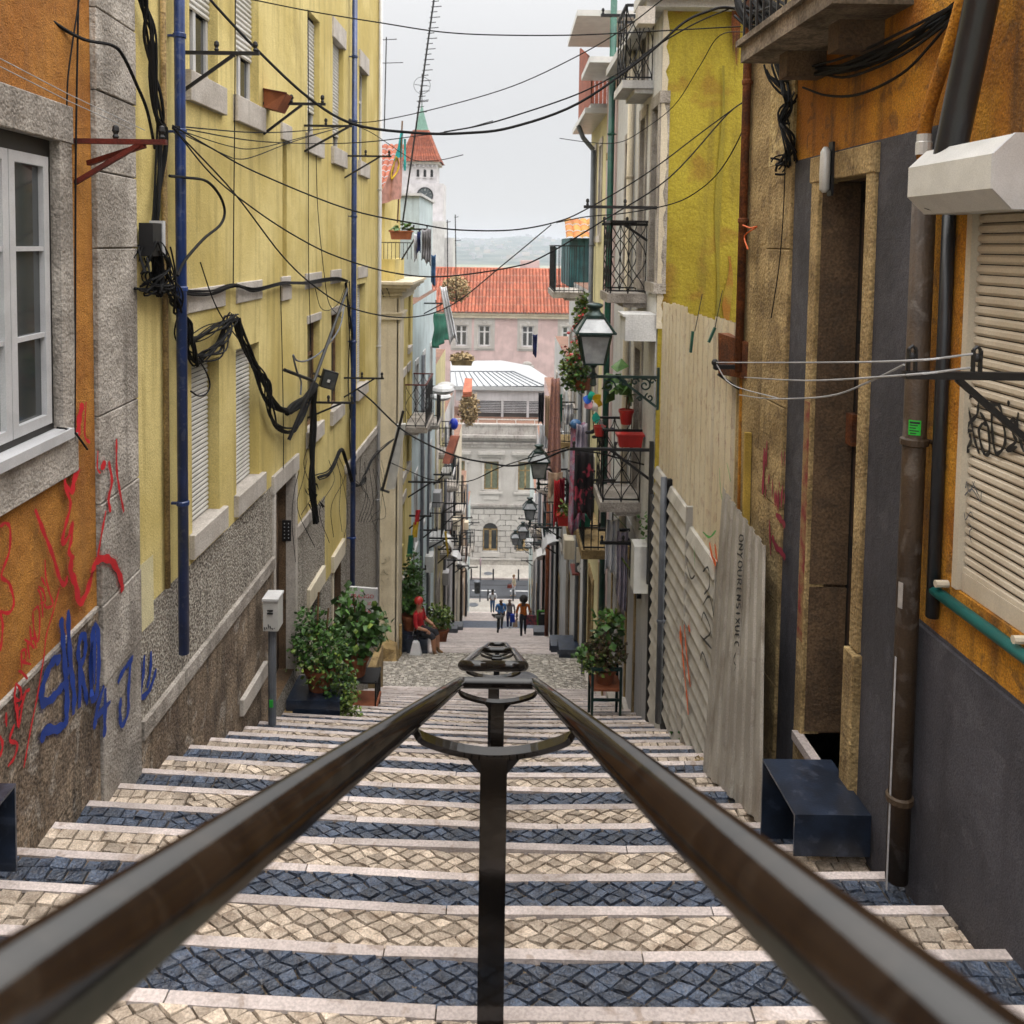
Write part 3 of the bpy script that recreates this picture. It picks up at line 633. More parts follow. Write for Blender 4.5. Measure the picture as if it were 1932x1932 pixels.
blue = [[.052]+Z02((455, 1130), (420, 1110), (370, 1180), (320, 1330), (325, 1440), (400, 1400), (460, 1330), (500, 1300), (505, 1500), (490, 1600), (420, 1640), (335, 1650), (325, 1740)),
 [.045]+Z02((460, 800), (475, 950), (490, 1150), (510, 1450)), [.045]+Z02((515, 740), (520, 950), (540, 1200), (560, 1380), (555, 1530)), [.045]+Z02((485, 1230), (540, 1180)), [.042]+Z02((600, 1480), (605, 1200), (590, 1050), (615, 930), (645, 960), (640, 1080), (610, 1180), (640, 1330), (660, 1450)),
 [.048]+Z02((705, 860), (688, 1100), (695, 1390), (730, 1380), (745, 1150), (738, 900), (705, 860)), [.035]+Z02((715, 900), (712, 1300)), [.045]+Z02((785, 1310), (735, 1480), (712, 1640)), [.042]+Z02((715, 1560), (835, 1430)), [.045]+Z02((795, 1330), (792, 1560), (788, 1700)),
 [.042]+Z02((890, 1290), (930, 1200), (1020, 1080)), [.04]+Z02((985, 1130), (970, 1350), (965, 1520), (920, 1610), (905, 1520), (912, 1400))]
ribbons(o1, blue, .05, K['gblue'], gl); ribbons(o1, wide(blue, 1.7), .05, K['gblue_s'], soft, 'graffiti_overspray')
# ================================================================== left: long yellow house
o2 = thing('yellow_house', 'long yellow house with blue drainpipes and roughcast base left of the stairs', 'house', YL.p(11, ground(-2.6, 11)))
up = [(fr(YL, 357, 10, 112, 411)), fr(YL, 445, 10, 172, 488), fr(YL, 580, 10, 255, 603), fr(YL, 628, 45, 282, 648), fr(YL, 678, 105, 315, 692)]
zu0 = sum(o[2] for o in up)/5; up = [(o[0], o[1], zu0, 2.95) for o in up]
lo = [fr(YL, 361, 707, 1036, 414), fr(YL, 445, 679, 966, 489), fr(YL, 580, 665, 825, 603), fr(YL, 625, 643, 803, 643), fr(YL, 674, 546, 748, 689)]
zl0, zl1 = -2.47, -1.05
lo = [(o[0], o[1], zl0, zl1 if i < 4 else zl1+.35) for i, o in enumerate(lo)]
dr = fr(YL, 517, 928, 1322, 555); dr = (dr[0], dr[1], -5.3, dr[3])
d2 = fr(YL, 628, 1075, 1170, 643); d2 = (d2[0], d2[1], -7.4, d2[3])
nic = fr(YL, 533, 265, 540, 541); bsm = fr(YL, 450, 1180, 1321, 491); bs2 = fr(YL, 583, 1140, 1230, 604)
zp, zb2 = -2.72, -3.6
def yz(y, z):
    if z > (zp if y < dr[0] else zb2): return 0
    if y > dr[1] and 12 < y < d2[1]+.4 and z > d2[3]: return 0
    return 1
wall(o2, YL, 6.06, 16.55, -9.5, 5.2, [(*o, .14) for o in up+lo]+[(*dr, .2, 2), (*d2, .16, 2), (*nic, .05), (*bsm, .12, 1), (*bs2, .12, 1)], [K['yellow'], K['rough'], K['stone_b']], yz, ys=(dr[0], dr[1], 12, d2[1]+.4), zs=(zp, zb2, d2[3]))
for i, o in enumerate(up):
    stone_block(o2, YL, o[0]-.09, o[1]+.1, o[2]-.24, o[2]+.006, -.12, .05, K['stone_s'], 'window_sill')
    if i > 2: stone_block(o2, YL, o[0]-.05, o[1]+.08, o[3]-.005, o[3]+.28, -.12, .03, K['stone_s'], 'window_lintel')
    window(o2, YL, o, -.135, K['whitep'], K['glass'], 2, 2)
    if i < 4: roller(o2, YL, (o[0]+.01, o[1]-.01, 1.95-.12*i, o[3]), -.082, .05, K['shut'])
for i, o in enumerate(lo):
    stone_block(o2, YL, o[0]-.07, o[1]+.1, o[2]-.2, o[2]+.006, -.12, .05, K['stone_s'], 'window_sill')
    if i in (0, 1, 4): roller(o2, YL, (o[0]+.01, o[1]-.01, o[2]+.01, o[3]), -.11, .042, K['shut'])
    else:
        window(o2, YL, o, -.13, K['wood'], K['glass'], 1, 2)
        stone_block(o2, YL, o[0]-.03, o[1]+.03, o[3]-.005, o[3]+.1, -.12, .02, K['stone_s'], 'window_lintel')
for x0, x1 in ((351, 422), (445, 492), (529, 546), (575, 605), (623, 642), (674, 692)):
    a, _ = YL.hit(x0, 560); b, _ = YL.hit(x1, 555); stone_block(o2, YL, a, b, -.60, -.40, -.05, .02, K['stone_s'], 'string_stone')
for v in ((529, 230, 262, 547), (529, 541, 568, 546)):
    o = fr(YL, *v); stone_block(o2, YL, *o, -.03, .03, K['stone_s'], 'niche_stone')
m = MB(); m.fbox(YL, nic[0], nic[1], nic[2], nic[3], -.06, -.045); m.build('niche_back', mat('ochre_niche', (.36, .26, .03)), o2)
# string course and plinth mouldings
for a, b in ((6.07, dr[0]-.06), (dr[1]+.06, d2[0]-1.2), (d2[1]+.25, 16.5)):
    y = a
    while y < b-.05:
        e = min(b, y+R.uniform(.7, 1.3)); stone_block(o2, YL, y, e-.004, zb2-.07, zb2+.07, -.02, .035, K['stone_s' if a > 7 else 'stone'], 'string_course_stone'); y = e
m = MB(); m.fbox(YL, 6.06, dr[0]-.07, -6, zb2-.07, -.01, .015); m.build('plinth', K['plinth'], o2)
for o in ((dr[0]-.07, dr[0]+.005, -5.2, dr[3]), (dr[1]-.005, dr[1]+.08, -5.4, dr[3])): stone_block(o2, YL, *o, -.1, .025, K['stone_s'], 'door_jamb')
stone_block(o2, YL, dr[0]-.1, dr[1]+.12, dr[3]-.005, dr[3]+.2, -.1, .035, K['stone_s'], 'door_lintel')
m = MB(); m.fbox(YL, dr[0], dr[1], -5.3, dr[3], -.23, -.19); dd = m.build('door', K['door'], o2)
m = MB(); m.fbox(YL, dr[0]+.12, dr[1]-.1, -3.9, -2.7, -.192, -.17); m.build('door_panel', K['stone_b'], dd)
m = MB(); gz = ground(-2.5, dr[1]); m.fbox(YL, dr[0]-.02, dr[1]+.05, gz-.6, gz+.22, -.2, .1); m.build('doorstep', K['stone_o'], o2)
m = MB(); m.obox(YL.p(dr[1]-.006, -3.55, -.09), Vector((.055, 0, 0)), Vector((0, .008, 0)), Vector((0, 0, .13))); ic = m.build('intercom', K['iron'], o2)
m = MB()
for i in range(5):
    for j in (-1, 1): m.ball(YL.p(dr[1]-.016, -3.64+.045*i, -.09+.025*j), .007, n=6, m=4)
m.build('bell_buttons', K['alu'], ic)
for o in (d2, bs2):
    stone_block(o2, YL, o[0]-.12, o[1]+.12, o[3]-.005, o[3]+.24, -.1, .05, K['cream'], 'door_lintel' if o is d2 else 'window_lintel')
    m = MB(); m.fbox(YL, o[0], o[1], o[2], o[3], -.17, -.11); m.build('door' if o is d2 else 'shutter', K['wood'] if o is d2 else K['dark'], o2)
    stone_block(o2, YL, o[0]-.08, o[0]+.005, o[2], o[3], -.1, .02, K['cream'], 'door_jamb' if o is d2 else 'window_jamb')
stone_block(o2, YL, bsm[0]-.02, bsm[1]+.08, bsm[2]-.16, bsm[2]+.005, -.1, .06, K['stone_s'], 'grille_sill')
m = MB(); m.fbox(YL, bsm[0], bsm[1], bsm[2], bsm[3], -.125, -.115); m.build('vent_back', K['dark'], o2)
for i in range(8):
    y = bsm[0]+(bsm[1]-bsm[0])*(i+.5)/8; m = MB(); m.bar(YL.p(y, bsm[2], -.02), YL.p(y, bsm[3], -.02), .022); m.build('grille_bar', K['bluepipe'], o2)
for k in range(3):
    z = bsm[2]+(bsm[3]-bsm[2])*(k+.5)/3; m = MB(); m.bar(YL.p(bsm[0], z, -.03), YL.p(bsm[1], z, -.03), .018); m.build('grille_bar', K['bluepipe'], o2)
m = MB(); m.fbox(YL, *[v for v in fr(YL, 260, 1070, 1200, 289)], .002, .004); m.build('paint_patch', mat('pale_paint_patch', (.74, .66, .40)), o2)
blu2 = [[.045]+Z02((1042, 930), (1040, 1150), (1030, 1380), (1000, 1540)), [.045]+Z02((1090, 1080), (1080, 1250), (1060, 1390), (1110, 1370), (1150, 1290), (1180, 1180)), [.045]+Z02((1140, 1050), (1135, 1200), (1110, 1330)), [.045]+Z02((1060, 1120), (1050, 1300))]
ribbons(o2, blu2, .03, K['gblue'], lambda x, y: YL.hp(x, y, .012))
# the end of the house facing the lane
m = MB(); m.box(YL.a+YL.b*16.55-4, YL.a+YL.b*16.55-.02, 16.551, 16.56, -9.5, 5.2); m.build('end_wall', K['yellow'], o2)
m = MB(); m.fbox(YL, 15.6, 16.5, ground(0, 16)-.5, ground(0, 16)+.62, 0, .14); m.build('stair_cheek', K['stone_o'], o2)
pipe('drainpipe', 'near thick blue drainpipe ending above the blue graffiti', 'drainpipe', YL, 6.66, .09, -3.3, 5.2, .041, K['bluepipe'], (-2.1, -.4, .82, 1.55), 'blue drainpipes')
pipe('drainpipe', 'far blue drainpipe rising behind the leafy pot plants', 'drainpipe', YL, 13.6, .09, -7.0, 5.2, .043, K['bluepipe'], (-4.8, -1.6, 1.9, 2.9, 0.4), 'blue drainpipes')
pipe('drainpipe', 'slim off white drainpipe at the far corner of the yellow house', 'drainpipe', YL, 16.35, .05, -7.9, 5.2, .035, K['whitep'], (-5, -2, 1))
pipe('drainpipe', 'narrow ochre drainpipe tight beside the near blue pipe', 'drainpipe', YL, 6.5, .03, -2.7, 5.2, .022, K['stone_o'])
# meter cabinet on its post
t = thing('meter_cabinet', 'grey meter cabinet on a dark post beside the dark doorway', 'meter box', YL.p(8.85, ground(-2.5, 8.85), .16))
m = MB(); m.obox(YL.p(8.85, -3.92, .17), Vector((.078, 0, 0)), Vector((0, .1, 0)), Vector((0, 0, .165))); bx = m.build('cabinet', K['lite'], t)
m = MB(); m.obox(YL.p(8.85, -3.745, .17), Vector((.085, 0, 0)), Vector((0, .12, 0)), Vector((0, 0, .012))); m.build('lid', K['whitep'], t)
for z in (-3.86, -3.89): 
    m = MB(); m.obox(YL.p(8.738, z, .17), Vector((.03, 0, 0)), Vector((0, .004, 0)), Vector((0, 0, .008))); m.build('vent', K['iron'], bx)
m = MB()
for i in range(6): m.bar(YL.p(8.736, -4.03+R.uniform(-.02, .03), .11+.02*i), YL.p(8.736, -4.06+R.uniform(-.02, .03), .12+.02*i), .007)
m.build('marker_scribble', K['iron'], bx)
m = MB(); m.tube([YL.p(8.85, ground(-2.5, 8.85)-.1, .16), YL.p(8.85, -4.1, .16)], .042, 12); m.build('post', K['greypipe'], t)
m = MB(); m.obox(YL.p(8.81, -4.9, .16), Vector((.02, 0, 0)), Vector((0, .006, 0)), Vector((0, 0, .04))); m.build('green_sticker', flat('green_sticker', (.04, .5, .06)), t)
# ================================================================== right: weathered orange house with grey base
o3 = thing('shuttered_house', 'weathered orange house with dark grey base, tall doorway and cream roller shutter on the right', 'house', ORR.p(4.5, ground(2, 4.5)))
sh_y1 = ORR.hit(1818, 700)[0]; sh_zb = ORR.hit(1775, 1092)[1]; sh_y0 = 2.2; sh_zt = ORR.hit(1713, 372, .25)[1]-.06
dy0, dy1 = ORR.hit(1624, 800)[0], ORR.hit(1534, 800)[0]; dzt = ORR.hit(1535, 345)[1]; dzb = ORR.hit(1540, 1420)[1]
zor = .61; zgr = -1.83
cy0, cy1 = ORR.hit(1752, 700)[0], ORR.hit(1488, 700)[0]; sy1 = ORR.hit(1440, 800)[0]; sy2 = 7.06
def oz(y, z):
    if z > zor: return 0
    if y < cy0: return 1 if z < zgr else 0
    if y < cy1: return 1
    return 2
wall(o3, ORR, .8, sy2, -5.2, 4.2, [(sh_y0, sh_y1, sh_zb, sh_zt, .1), (dy0, dy1, dzb, dzt, .26, 3)], [K['orange_r'], K['grey'], K['stone_o'], K['stone_b']], oz, ys=(cy0, cy1), zs=(zor, zgr), back=1.8)
m = MB(); m.fbox(ORR, .8, cy0, -4.6, zgr-.02, -.01, .02); m.build('grey_plinth', K['grey'], o3)
ju = ORR.hit(1640, 800)[0]; jl = ORR.hit(1522, 800)[0]
stone_block(o3, ORR, ju, dy0+.004, -2.3, dzt, -.1, .022, K['stone_o'], 'door_jamb'); stone_block(o3, ORR, ju-.02, dy0+.009, dzb-.3, -2.31, -.1, .05, K['stone_o'], 'door_jamb')
stone_block(o3, ORR, dy1-.012, jl, dzb-.4, dzt, -.1, .022, K['stone_o'], 'door_jamb')
a = ju-.01; bnd = [a, a+(jl-a)*.3, a+(jl-a)*.55, jl+.02]
for i in range(3): stone_block(o3, ORR, bnd[i], bnd[i+1]-.004, dzt-.005, zor-.015, -.1, .03, K['stone_o'], 'door_lintel_stone')
m = MB(); m.fbox(ORR, dy0, dy1, dzb, dzt, -.30, -.25); dd = m.build('door', K['dark'], o3)
for z0, z1 in ((-3.2, -2.0), (-1.85, -.6), (-.45, .3)):
    m = MB(); m.fbox(ORR, dy0+.1, dy1-.08, z0, z1, -.252, -.235); m.build('door_panel', K['door'], dd)
m = MB(); m.fbox(ORR, dy1-.14, dy1-.05, -1.25, -1.05, -.25, -.19); m.build('door_handle', K['rust'], dd)
for z0, z1 in ((-2.2, dzt-.01), (dzb+.02, -2.215)):
    m = MB(); m.obox(ORR.p(dy1-.018, (z0+z1)/2, -.125), Vector((.12, -.006, 0)), Vector((0, .006, 0)), Vector((0, 0, (z1-z0)/2-.004))); m.build('reveal_stone', K['stone_b'], o3)
stp = thing('marble_doorstep', 'pinkish marble doorstep at the foot of the tall dark doorway', 'doorstep', ORR.p((dy0+dy1)/2, dzb-.3, .02))
m = MB(); m.fbox(ORR, dy0-.02, dy1+.03, dzb-.06, dzb, -.24, .06); m.build('slab', K['strip'], stp)
m = MB(); m.fbox(ORR, dy0-.0, dy1+.01, dzb-.6, dzb-.06, -.24, .045); m.build('riser', K['stone_o'], stp)
# far pilaster of stained blocks
m = MB(); m.fbox(ORR, sy1+.003, sy2-.003, -5.2, 4.2, -.01, .006); m.build('stone_return', K['peel'] if 'peel' in K else K['stone_o'], o3)  # wall return in the same ochre stained stone as the pilaster
zz = [zor]+[ORR.hit(1465, v)[1] for v in (470, 760, 950, 1130, 1290, 1420)]+[-4.6]
for i in range(len(zz)-1): stone_block(o3, ORR, cy1+.005, sy1, zz[i+1]+.003, zz[i]-.003, -.02, .02+R.uniform(0, .008), K['stone_o'], 'pilaster_stone')
K['peel'] = mat('peeling_plaster', (.56, .42, .2), (.38, .26, .10), .95, ns=7, streak=.6, grain=.3, gs=60, bump=.9, bs=30, spots=.7, sp_c=(.10, .06, .03), sps=9)
m = MB(); m.fbox(ORR, cy1+.005, sy1, zor, 4.2, -.02, .02); m.build('peeling_strip', K['peel'], o3)
pr = [[R.uniform(.012, .03)]+[T(3, 1, x, y), T(3, 1, x+R.uniform(-8, 8), y+l)] for x, y, l in [(R.uniform(-20, 130), R.uniform(1320, 1800), R.uniform(40, 160)) for _ in range(16)]]+[[.05]+[T(2, 1, 1905, 1450), T(2, 1, 1900, 1600), T(2, 1, 1890, 1800)], [.05]+[T(3, 2, 60, 20), T(3, 2, 100, 60), T(3, 2, 130, 110)], [.05]+[T(3, 2, 30, 180), T(3, 2, 60, 260), T(3, 2, 100, 300), T(3, 2, 130, 350)], [.03]+[T(3, 2, 10, 60), T(3, 2, 20, 330)]]
ribbons(o3, pr, .03, K['gpurple'], lambda x, y: ORR.hp(x, y, .034))
m = MB(); m.fbox(ORR, dy1+.005, jl-.02, -2.6, -1.0, .022, .025); m.build('red_paint_smear', mat('red_smear', (.30, .19, .08), (.22, .03, .03), ns=9), o3)
# number lamp over the door
t = thing('door_lamp', 'small worn metal lamp over the tall dark doorway', 'wall lamp', ORR.p((dy0+dy1)/2, .33, .06))
yc = ORR.hit(1580, 300)[0]
m = MB(); m.fbox(ORR, yc-.03, yc+.03, .33, .66, .03, .045); m.build('backplate', K['iron'], t)
m = MB(); m.lathe(ORR.p(yc, .35, .075), [(.012, 0), (.03, .02), (.032, .12), (.03, .25), (.012, .28)], 12); m.build('lamp_tube', K['lite'], t, smooth=True)
# roller shutter with slats, frame, box and sill
rs = roller(o3, ORR, (sh_y0, sh_y1-.02, sh_zb+.03, sh_zt), -.035, .046, K['slat'], 'roller_shutter', .014)
m = MB(); m.fbox(ORR, sh_y1-.028, sh_y1+.01, sh_zb+.004, sh_zt-.004, -.095, .008); m.build('shutter_guide', K['slat'], o3)
m = MB(); m.fbox(ORR, sh_y0, sh_y1-.03, sh_zb+.003, sh_zb+.09, -.04, -.015); m.build('bottom_rail', K['slat'], o3)
tag = [[.018]+[T(3, 1, *p) for p in q] for q in (
 ((1490, 1070), (1530, 1230), (1560, 1390), (1595, 1490)), ((1480, 1075), (1540, 1060)), ((1590, 1100), (1575, 1200), (1520, 1260), (1495, 1310), (1540, 1320)), ((1490, 1250), (1510, 1340)), ((1520, 1340), (1530, 1400), (1490, 1470), (1520, 1470)),
 ((1600, 1115), (1650, 1100)), ((1620, 1260), (1590, 1330), (1630, 1490), (1670, 1470), (1660, 1290), (1620, 1260)), ((1600, 1180), (1650, 1260)), ((1690, 1160), (1690, 1300), (1720, 1490), (1790, 1410), (1770, 1230), (1745, 1130), (1690, 1120)), ((1670, 1110), (1745, 1120)),
 ((1815, 1090), (1815, 1130)), ((1800, 1270), (1860, 1235), (1850, 1340), (1870, 1400), (1800, 1470), (1880, 1440)), ((1890, 1180), (1880, 1300), (1930, 1480)))]
ribbons(rs, tag, .018, K['gblack'], lambda x, y: ORR.hp(x, y, -.014), 'black_tag')
scr = [[.006]+[T(3, 1, *p) for p in q] for q in (((1465, 1650), (1490, 1750), (1500, 1700), (1520, 1780), (1560, 1700)), ((1480, 1810), (1540, 1760), (1600, 1850), (1610, 1780)), ((1540, 1700), (1600, 1830)))]+[[.005]+[T(3, 2, *p) for p in q] for q in (((1480, 0), (1490, 60), (1530, 0), (1550, 60)), ((1510, 80), (1540, 120), (1520, 150), (1535, 230)))]
ribbons(rs, scr, .006, K['greypipe'], lambda x, y: ORR.hp(x, y, -.014), 'pencil_scribble')
bx = thing('shutter_box', 'white faceted shutter box above the cream roller shutter', 'shutter box', ORR.p(3.5, .2, .12))
y0b, y1b = ORR.hit(1871, 320, .25)[0], ORR.hit(1713, 345, .25)[0]
zb_, zt_ = ORR.hit(1713, 372, .25)[1], ORR.hit(1713, 317, .25)[1]; zm = (zb_+zt_)/2
hx = [(.0, zb_-.078), (.17, zb_-.078), (.25, zb_), (.25, zt_), (.17, zt_+.078), (.0, zt_+.078)]
m = MB(); n = len(hx); q = [ORR.p(y, z, k) for y in (y0b, y1b) for k, z in hx]
m.add(q, [(i, (i+1) % n, n+(i+1) % n, n+i) for i in range(n)]+[tuple(range(n, 2*n))]); m.build('casing', K['lite'], bx)
m = MB(); q = [ORR.p(y, zm+(z-zm)*1.015, k*1.01) for y in (y0b-.014, y0b) for k, z in hx]
m.add(q, [(i, (i+1) % n, n+(i+1) % n, n+i) for i in range(n)]+[tuple(range(n, 2*n)), tuple(range(n))[::-1]]); m.build('end_cap', K['alu'], bx)
m = MB(); m.tube([ORR.p(2.2, sh_zb-.055, .03), ORR.p(sh_y1+.12, sh_zb-.055, .03)], .028, 12); m.build('green_sill_bar', K['teal'], o3, smooth=True)
for y in (3.36, sh_y1+.05): 
    m = MB(); m.tube([ORR.p(y, sh_zb, 0), ORR.p(y, sh_zb, .06)], .018, 8); m.build('sill_peg', K['slat'], o3)
# pipes
yb = ORR.hit(1712, 1150, .085)[0]
t = pipe('drainpipe', 'brown drainpipe with a green sticker beside the cream roller shutter', 'drainpipe', ORR, yb, .085, ground(2, yb)+.02, .30, .054, K['brownpipe'], (-.95, -2.75))
m = MB(); F = ORR; yy, z0 = F.hit(1723, 812, .14); z1 = F.hit(1723, 840, .14)[1]
sm = K['stk'] = flat('bright_green_sticker', (.03, .62, .05), .5)
za, zb_ = F.hit(1723, 796, .14)[1], F.hit(1723, 825, .14)[1]
def on_pipe(a, z, rr=.056): return F.p(yb, 0, .085)+Vector((-math.cos(a)*rr, -math.sin(a)*rr, z))
m.sheet(lambda u, v: on_pipe(.6+1.0*u, zb_+(za-zb_)*v), 6, 1); stc = m.build('sticker', sm, t)
m = MB()
for i, (u0, u1) in enumerate(((.1, .9), (.1, .75), (.1, .6), (.1, .85), (.15, .65))):
    z = za-.012-i*.013; h = .005 if i == 0 else .0025
    m.sheet(lambda u, v: on_pipe(.6+1.0*(u0+(u1-u0)*u), z-h+2*h*v, .0567), 5, 1)
m.build('sticker_lines', K['gblack'], stc)
m = MB(); m.sheet(lambda u, v: on_pipe(.2+.5*u, -1.75+.13*v), 4, 1); m.build('torn_sticker', flat('torn_white_sticker', (.5, .46, .42), var=.5), t)
m = MB(); m.sheet(lambda u, v: on_pipe(.1+.25*u, -3.2+1.2*v, .0555), 4, 1); m.build('paint_run', K['greyp'], t)
pipe('drainpipe', 'added black conduit standing in for the shade just right of the brown drainpipe', 'conduit', ORR, yb-.12, .03, -1.75, .3, .03, K['blackpipe'])  # black tube added to stand in for the shaded recess beside the pipe
p0, p1 = ORR.hp(1790, 300, .13), ORR.hp(1850, 10, .13); d = (p1-p0)
t = thing('black_pipe', 'thick black pipe slanting up from behind the white shutter box', 'pipe', p0)
MB().tube([p0-d*.35, p0, p1, p1+d*2], .068, 18).build('tube', K['blackpipe'], t, smooth=True)
q = [ORR.hp(1742, 300, .05), ORR.hp(1744, 250, .05), ORR.hp(1756, 195, .06), ORR.hp(1790, 90, .06), ORR.hp(1816, 0, .06), ORR.hp(1850, -150, .06)]
t = thing('mossy_pipe', 'old ochre crusted pipe elbow beside the thick black pipe', 'pipe', q[0]); MB().tube(cat_rom(q, 4), .032, 12).build('tube', K['orange_r'], t, smooth=True)
m = MB(); m.lathe(q[0]+Vector((0, 0, .02)), [(.038, 0), (.038, .06), (.034, .065), (.034, .1)], 12); m.build('joint', K['lite'], t)
yr = ORR.hit(1417, 300)[0]
t = pipe('rust_pipe', 'rusty square conduit up the corner beside the mustard gable', 'pipe', ORR, yr, .05, -1.0, 4.2, .034, K['rust'], (.2, 1.3))
m = MB(); m.fbox(ORR, yr+.05, yr+.16, -1.0, 4.2, .0, .03); m.build('gap_shade_strip', K['dark'], t)  # black strip painted in for the shade of the open gap
q = [t0 for t0 in (ORR.hp(1402, 425, .09), ORR.hp(1416, 430, .12), ORR.hp(1428, 428, .09), ORR.hp(1405, 445, .09), ORR.hp(1411, 470, .1))]
MB().tube(cat_rom(q, 4), .006, 6).build('orange_twine', K['gorange'], t)
# balcony slab overhead
K['dirty'] = mat('dirty_concrete', (.30, .235, .17), (.12, .09, .06), .95, ns=3, streak=.6, sc_=(.04, .03, .02), grain=.3, gs=60, bump=.7, bs=35, spots=.5, sp_c=(.06, .045, .03), sps=6)
t = thing('overhead_balcony', 'stained concrete balcony slab overhead at the top right', 'balcony', ORR.p(5.2, 1.26, .2))
m = MB(); m.fbox(ORR, 4.45, 5.9, 1.26, 1.37, 0, .42); m.build('slab', K['dirty'], t)
m = MB(); m.fbox(ORR, 4.43, 5.92, 1.37, 1.41, 0, .45); m.build('slab_edge', K['dirty'], t)
for y in (4.75, 5.5):
    m = MB(); m.fbox(ORR, y, y+.14, 1.1, 1.26, 0, .25); m.build('corbel', K['stone_b'], t)
for i in range(12):
    y = 4.5+i*.125; m = MB(); m.bar(ORR.p(y, 1.41, .41), ORR.p(y, 2.3, .41), .014); m.build('baluster', K['iron'], t)
m = MB(); m.bar(ORR.p(4.45, 2.3, .41), ORR.p(5.9, 2.3, .41), .03); m.build('top_rail', K['iron'], t)
# ================================================================== hoarding along the empty plot
def corr(F, y0, y1, z0, z1, n, amp, pitch, vertical=True, lean=0, k=6):
    m = MB()
    if vertical:
        nu = max(4, int((y1-y0)/pitch*k)); m.sheet(lambda u, v: F.p(y0+(y1-y0)*u, z0+(z1-z0)*v, n+lean*(1-v)+amp*(1 if (u*(y1-y0)/pitch) % 1 > .16 else 0)), nu, 2)
    else:
        nv = max(4, int((z1-z0)/pitch*k)); m.sheet(lambda u, v: F.p(y0+(y1-y0)*u, z0+(z1-z0)*v, n+amp*abs(math.sin(math.pi*v*(z1-z0)/pitch))), 2, nv)
    return m
t = thing('hoarding', 'tall cream ribbed sheet hoarding below the mustard gable', 'hoarding', HO.p(8.4, -4.6, 0))
y0h, y1h = HO.hit(1391, 700)[0], HO.hit(1253, 700)[0]; nsh = 5
for i in range(nsh):
    a, b = y0h+(y1h-y0h)*i/nsh, y0h+(y1h-y0h)*(i+1)/nsh+.03
    corr(HO, a, b, -3.0-.05*(i % 2), -.62-.03*(i % 3), .012*(i % 2), .03, .2, k=24).build('hoarding_sheet', K['hoard'], t)
for z in (-2.6, -.9): 
    m = MB(); m.fbox(HO, y0h, y1h, z, z+.06, -.08, -.03); m.build('batten', K['wood'], t)
m = MB(); m.fbox(HO, 6.62, y0h-.02, -3.6, -1.15, -.16, -.12); m.build('void_shade_sheet', K['dark'], t)  # black sheet added in place of the unlit void behind the planks
m = MB(); m.bar(HO.p(6.62, -3.0, .02), HO.p(6.66, -1.45, .02), .05, .04); m.build('yellow_plank', mat('yellow_plank', (.55, .36, .06)), t)
m = MB(); m.bar(HO.p(6.85, -3.3, -.02), HO.p(6.95, -.8, -.02), .07, .03); m.build('stained_plank', K['orange_r'], t)
drip = [[.010, (x, y), (x+1, y+l)] for x, y, l in [(1336+R.uniform(0, 45), R.uniform(620, 880), R.uniform(8, 40)) for _ in range(26)]]
ribbons(t, drip, .01, K['gpurple'], lambda x, y: HO.hp(x, y, .03), 'paint_drips')
ribbons(t, [[.03]+[T(2, 1, 1565, 1600), T(2, 1, 1570, 1750), T(2, 1, 1585, 1850)], [.02]+[T(2, 1, 1620, 1560), T(2, 1, 1650, 1700)], [.02]+[T(2, 1, 1360, 580), T(2, 1, 1350, 730)]], .02, K['ggreen'], lambda x, y: HO.hp(x, y, .03), 'green_paint')
gt = thing('metal_gate', 'grey metal gate of wide horizontal folded boards with orange paint', 'gate', HO.p(8.6, -5.4, .05))
for a, b in ((7.25, 8.33), (8.38, 9.3), (9.38, 10.15)):
    zt = -2.62 if a > 7.5 else -2.75; zb = ground(1.9, (a+b)/2)-.2; k = int((zt-zb)/.165)
    for i in range(k):
        m = MB(); z = zt-.165*(i+1); q = []
        for y in (a, b): q += [HO.p(y, z, .04), HO.p(y, z+.035, .105), HO.p(y, z+.145, .07), HO.p(y, z+.158, .04)]
        m.add(q, [(0, 4, 5, 1), (1, 5, 6, 2), (2, 6, 7, 3)]); m.build('gate_board', K['gate'], gt)
    m = MB(); m.fbox(HO, a-.04, a, zb, zt+.05, .03, .1); m.build('gate_post', K['iron' if a > 9 else 'gate'], gt)
go = [[.05]+[T(2, 2, *p) for p in q] for q in (((1490, 230), (1510, 330), (1540, 400)), ((1530, 240), (1550, 380)), ((1270, 860), (1290, 1100), (1320, 1400), (1330, 1530)), ((1300, 850), (1320, 1100), (1345, 1320)), ((1265, 900), (1275, 1000)), ((1330, 860), (1345, 900)))]
ribbons(gt, go, .06, K['gorange'], lambda x, y: HO.hp(x, y, .112), 'orange_paint'); ribbons(gt, wide(go, 3.2), .06, K['gorange_s'], lambda x, y: HO.hp(x, y, .108), 'orange_overspray')
gb = [[.02]+[T(2, 2, *p) for p in q] for q in (((1440, 450), (1480, 420), (1490, 560), (1450, 620)), ((1440, 700), (1490, 640), (1530, 820)), ((1430, 820), (1450, 760), (1500, 900), (1450, 960)), ((1420, 930), (1530, 1060)), ((1420, 1120), (1440, 1060), (1480, 1180)), ((1320, 400), (1350, 500), (1380, 480)))]
ribbons(gt, gb, .02, K['gblack'], lambda x, y: HO.hp(x, y, .112), 'black_scrawl')
ribbons(gt, [[.02]+[T(2, 2, 1440, 150), T(2, 2, 1490, 190), T(2, 2, 1540, 140)], [.015]+[T(2, 2, 1375, 250), T(2, 2, 1380, 420)]], .02, K['ggreen'], lambda x, y: HO.hp(x, y, .112), 'green_scrawl')
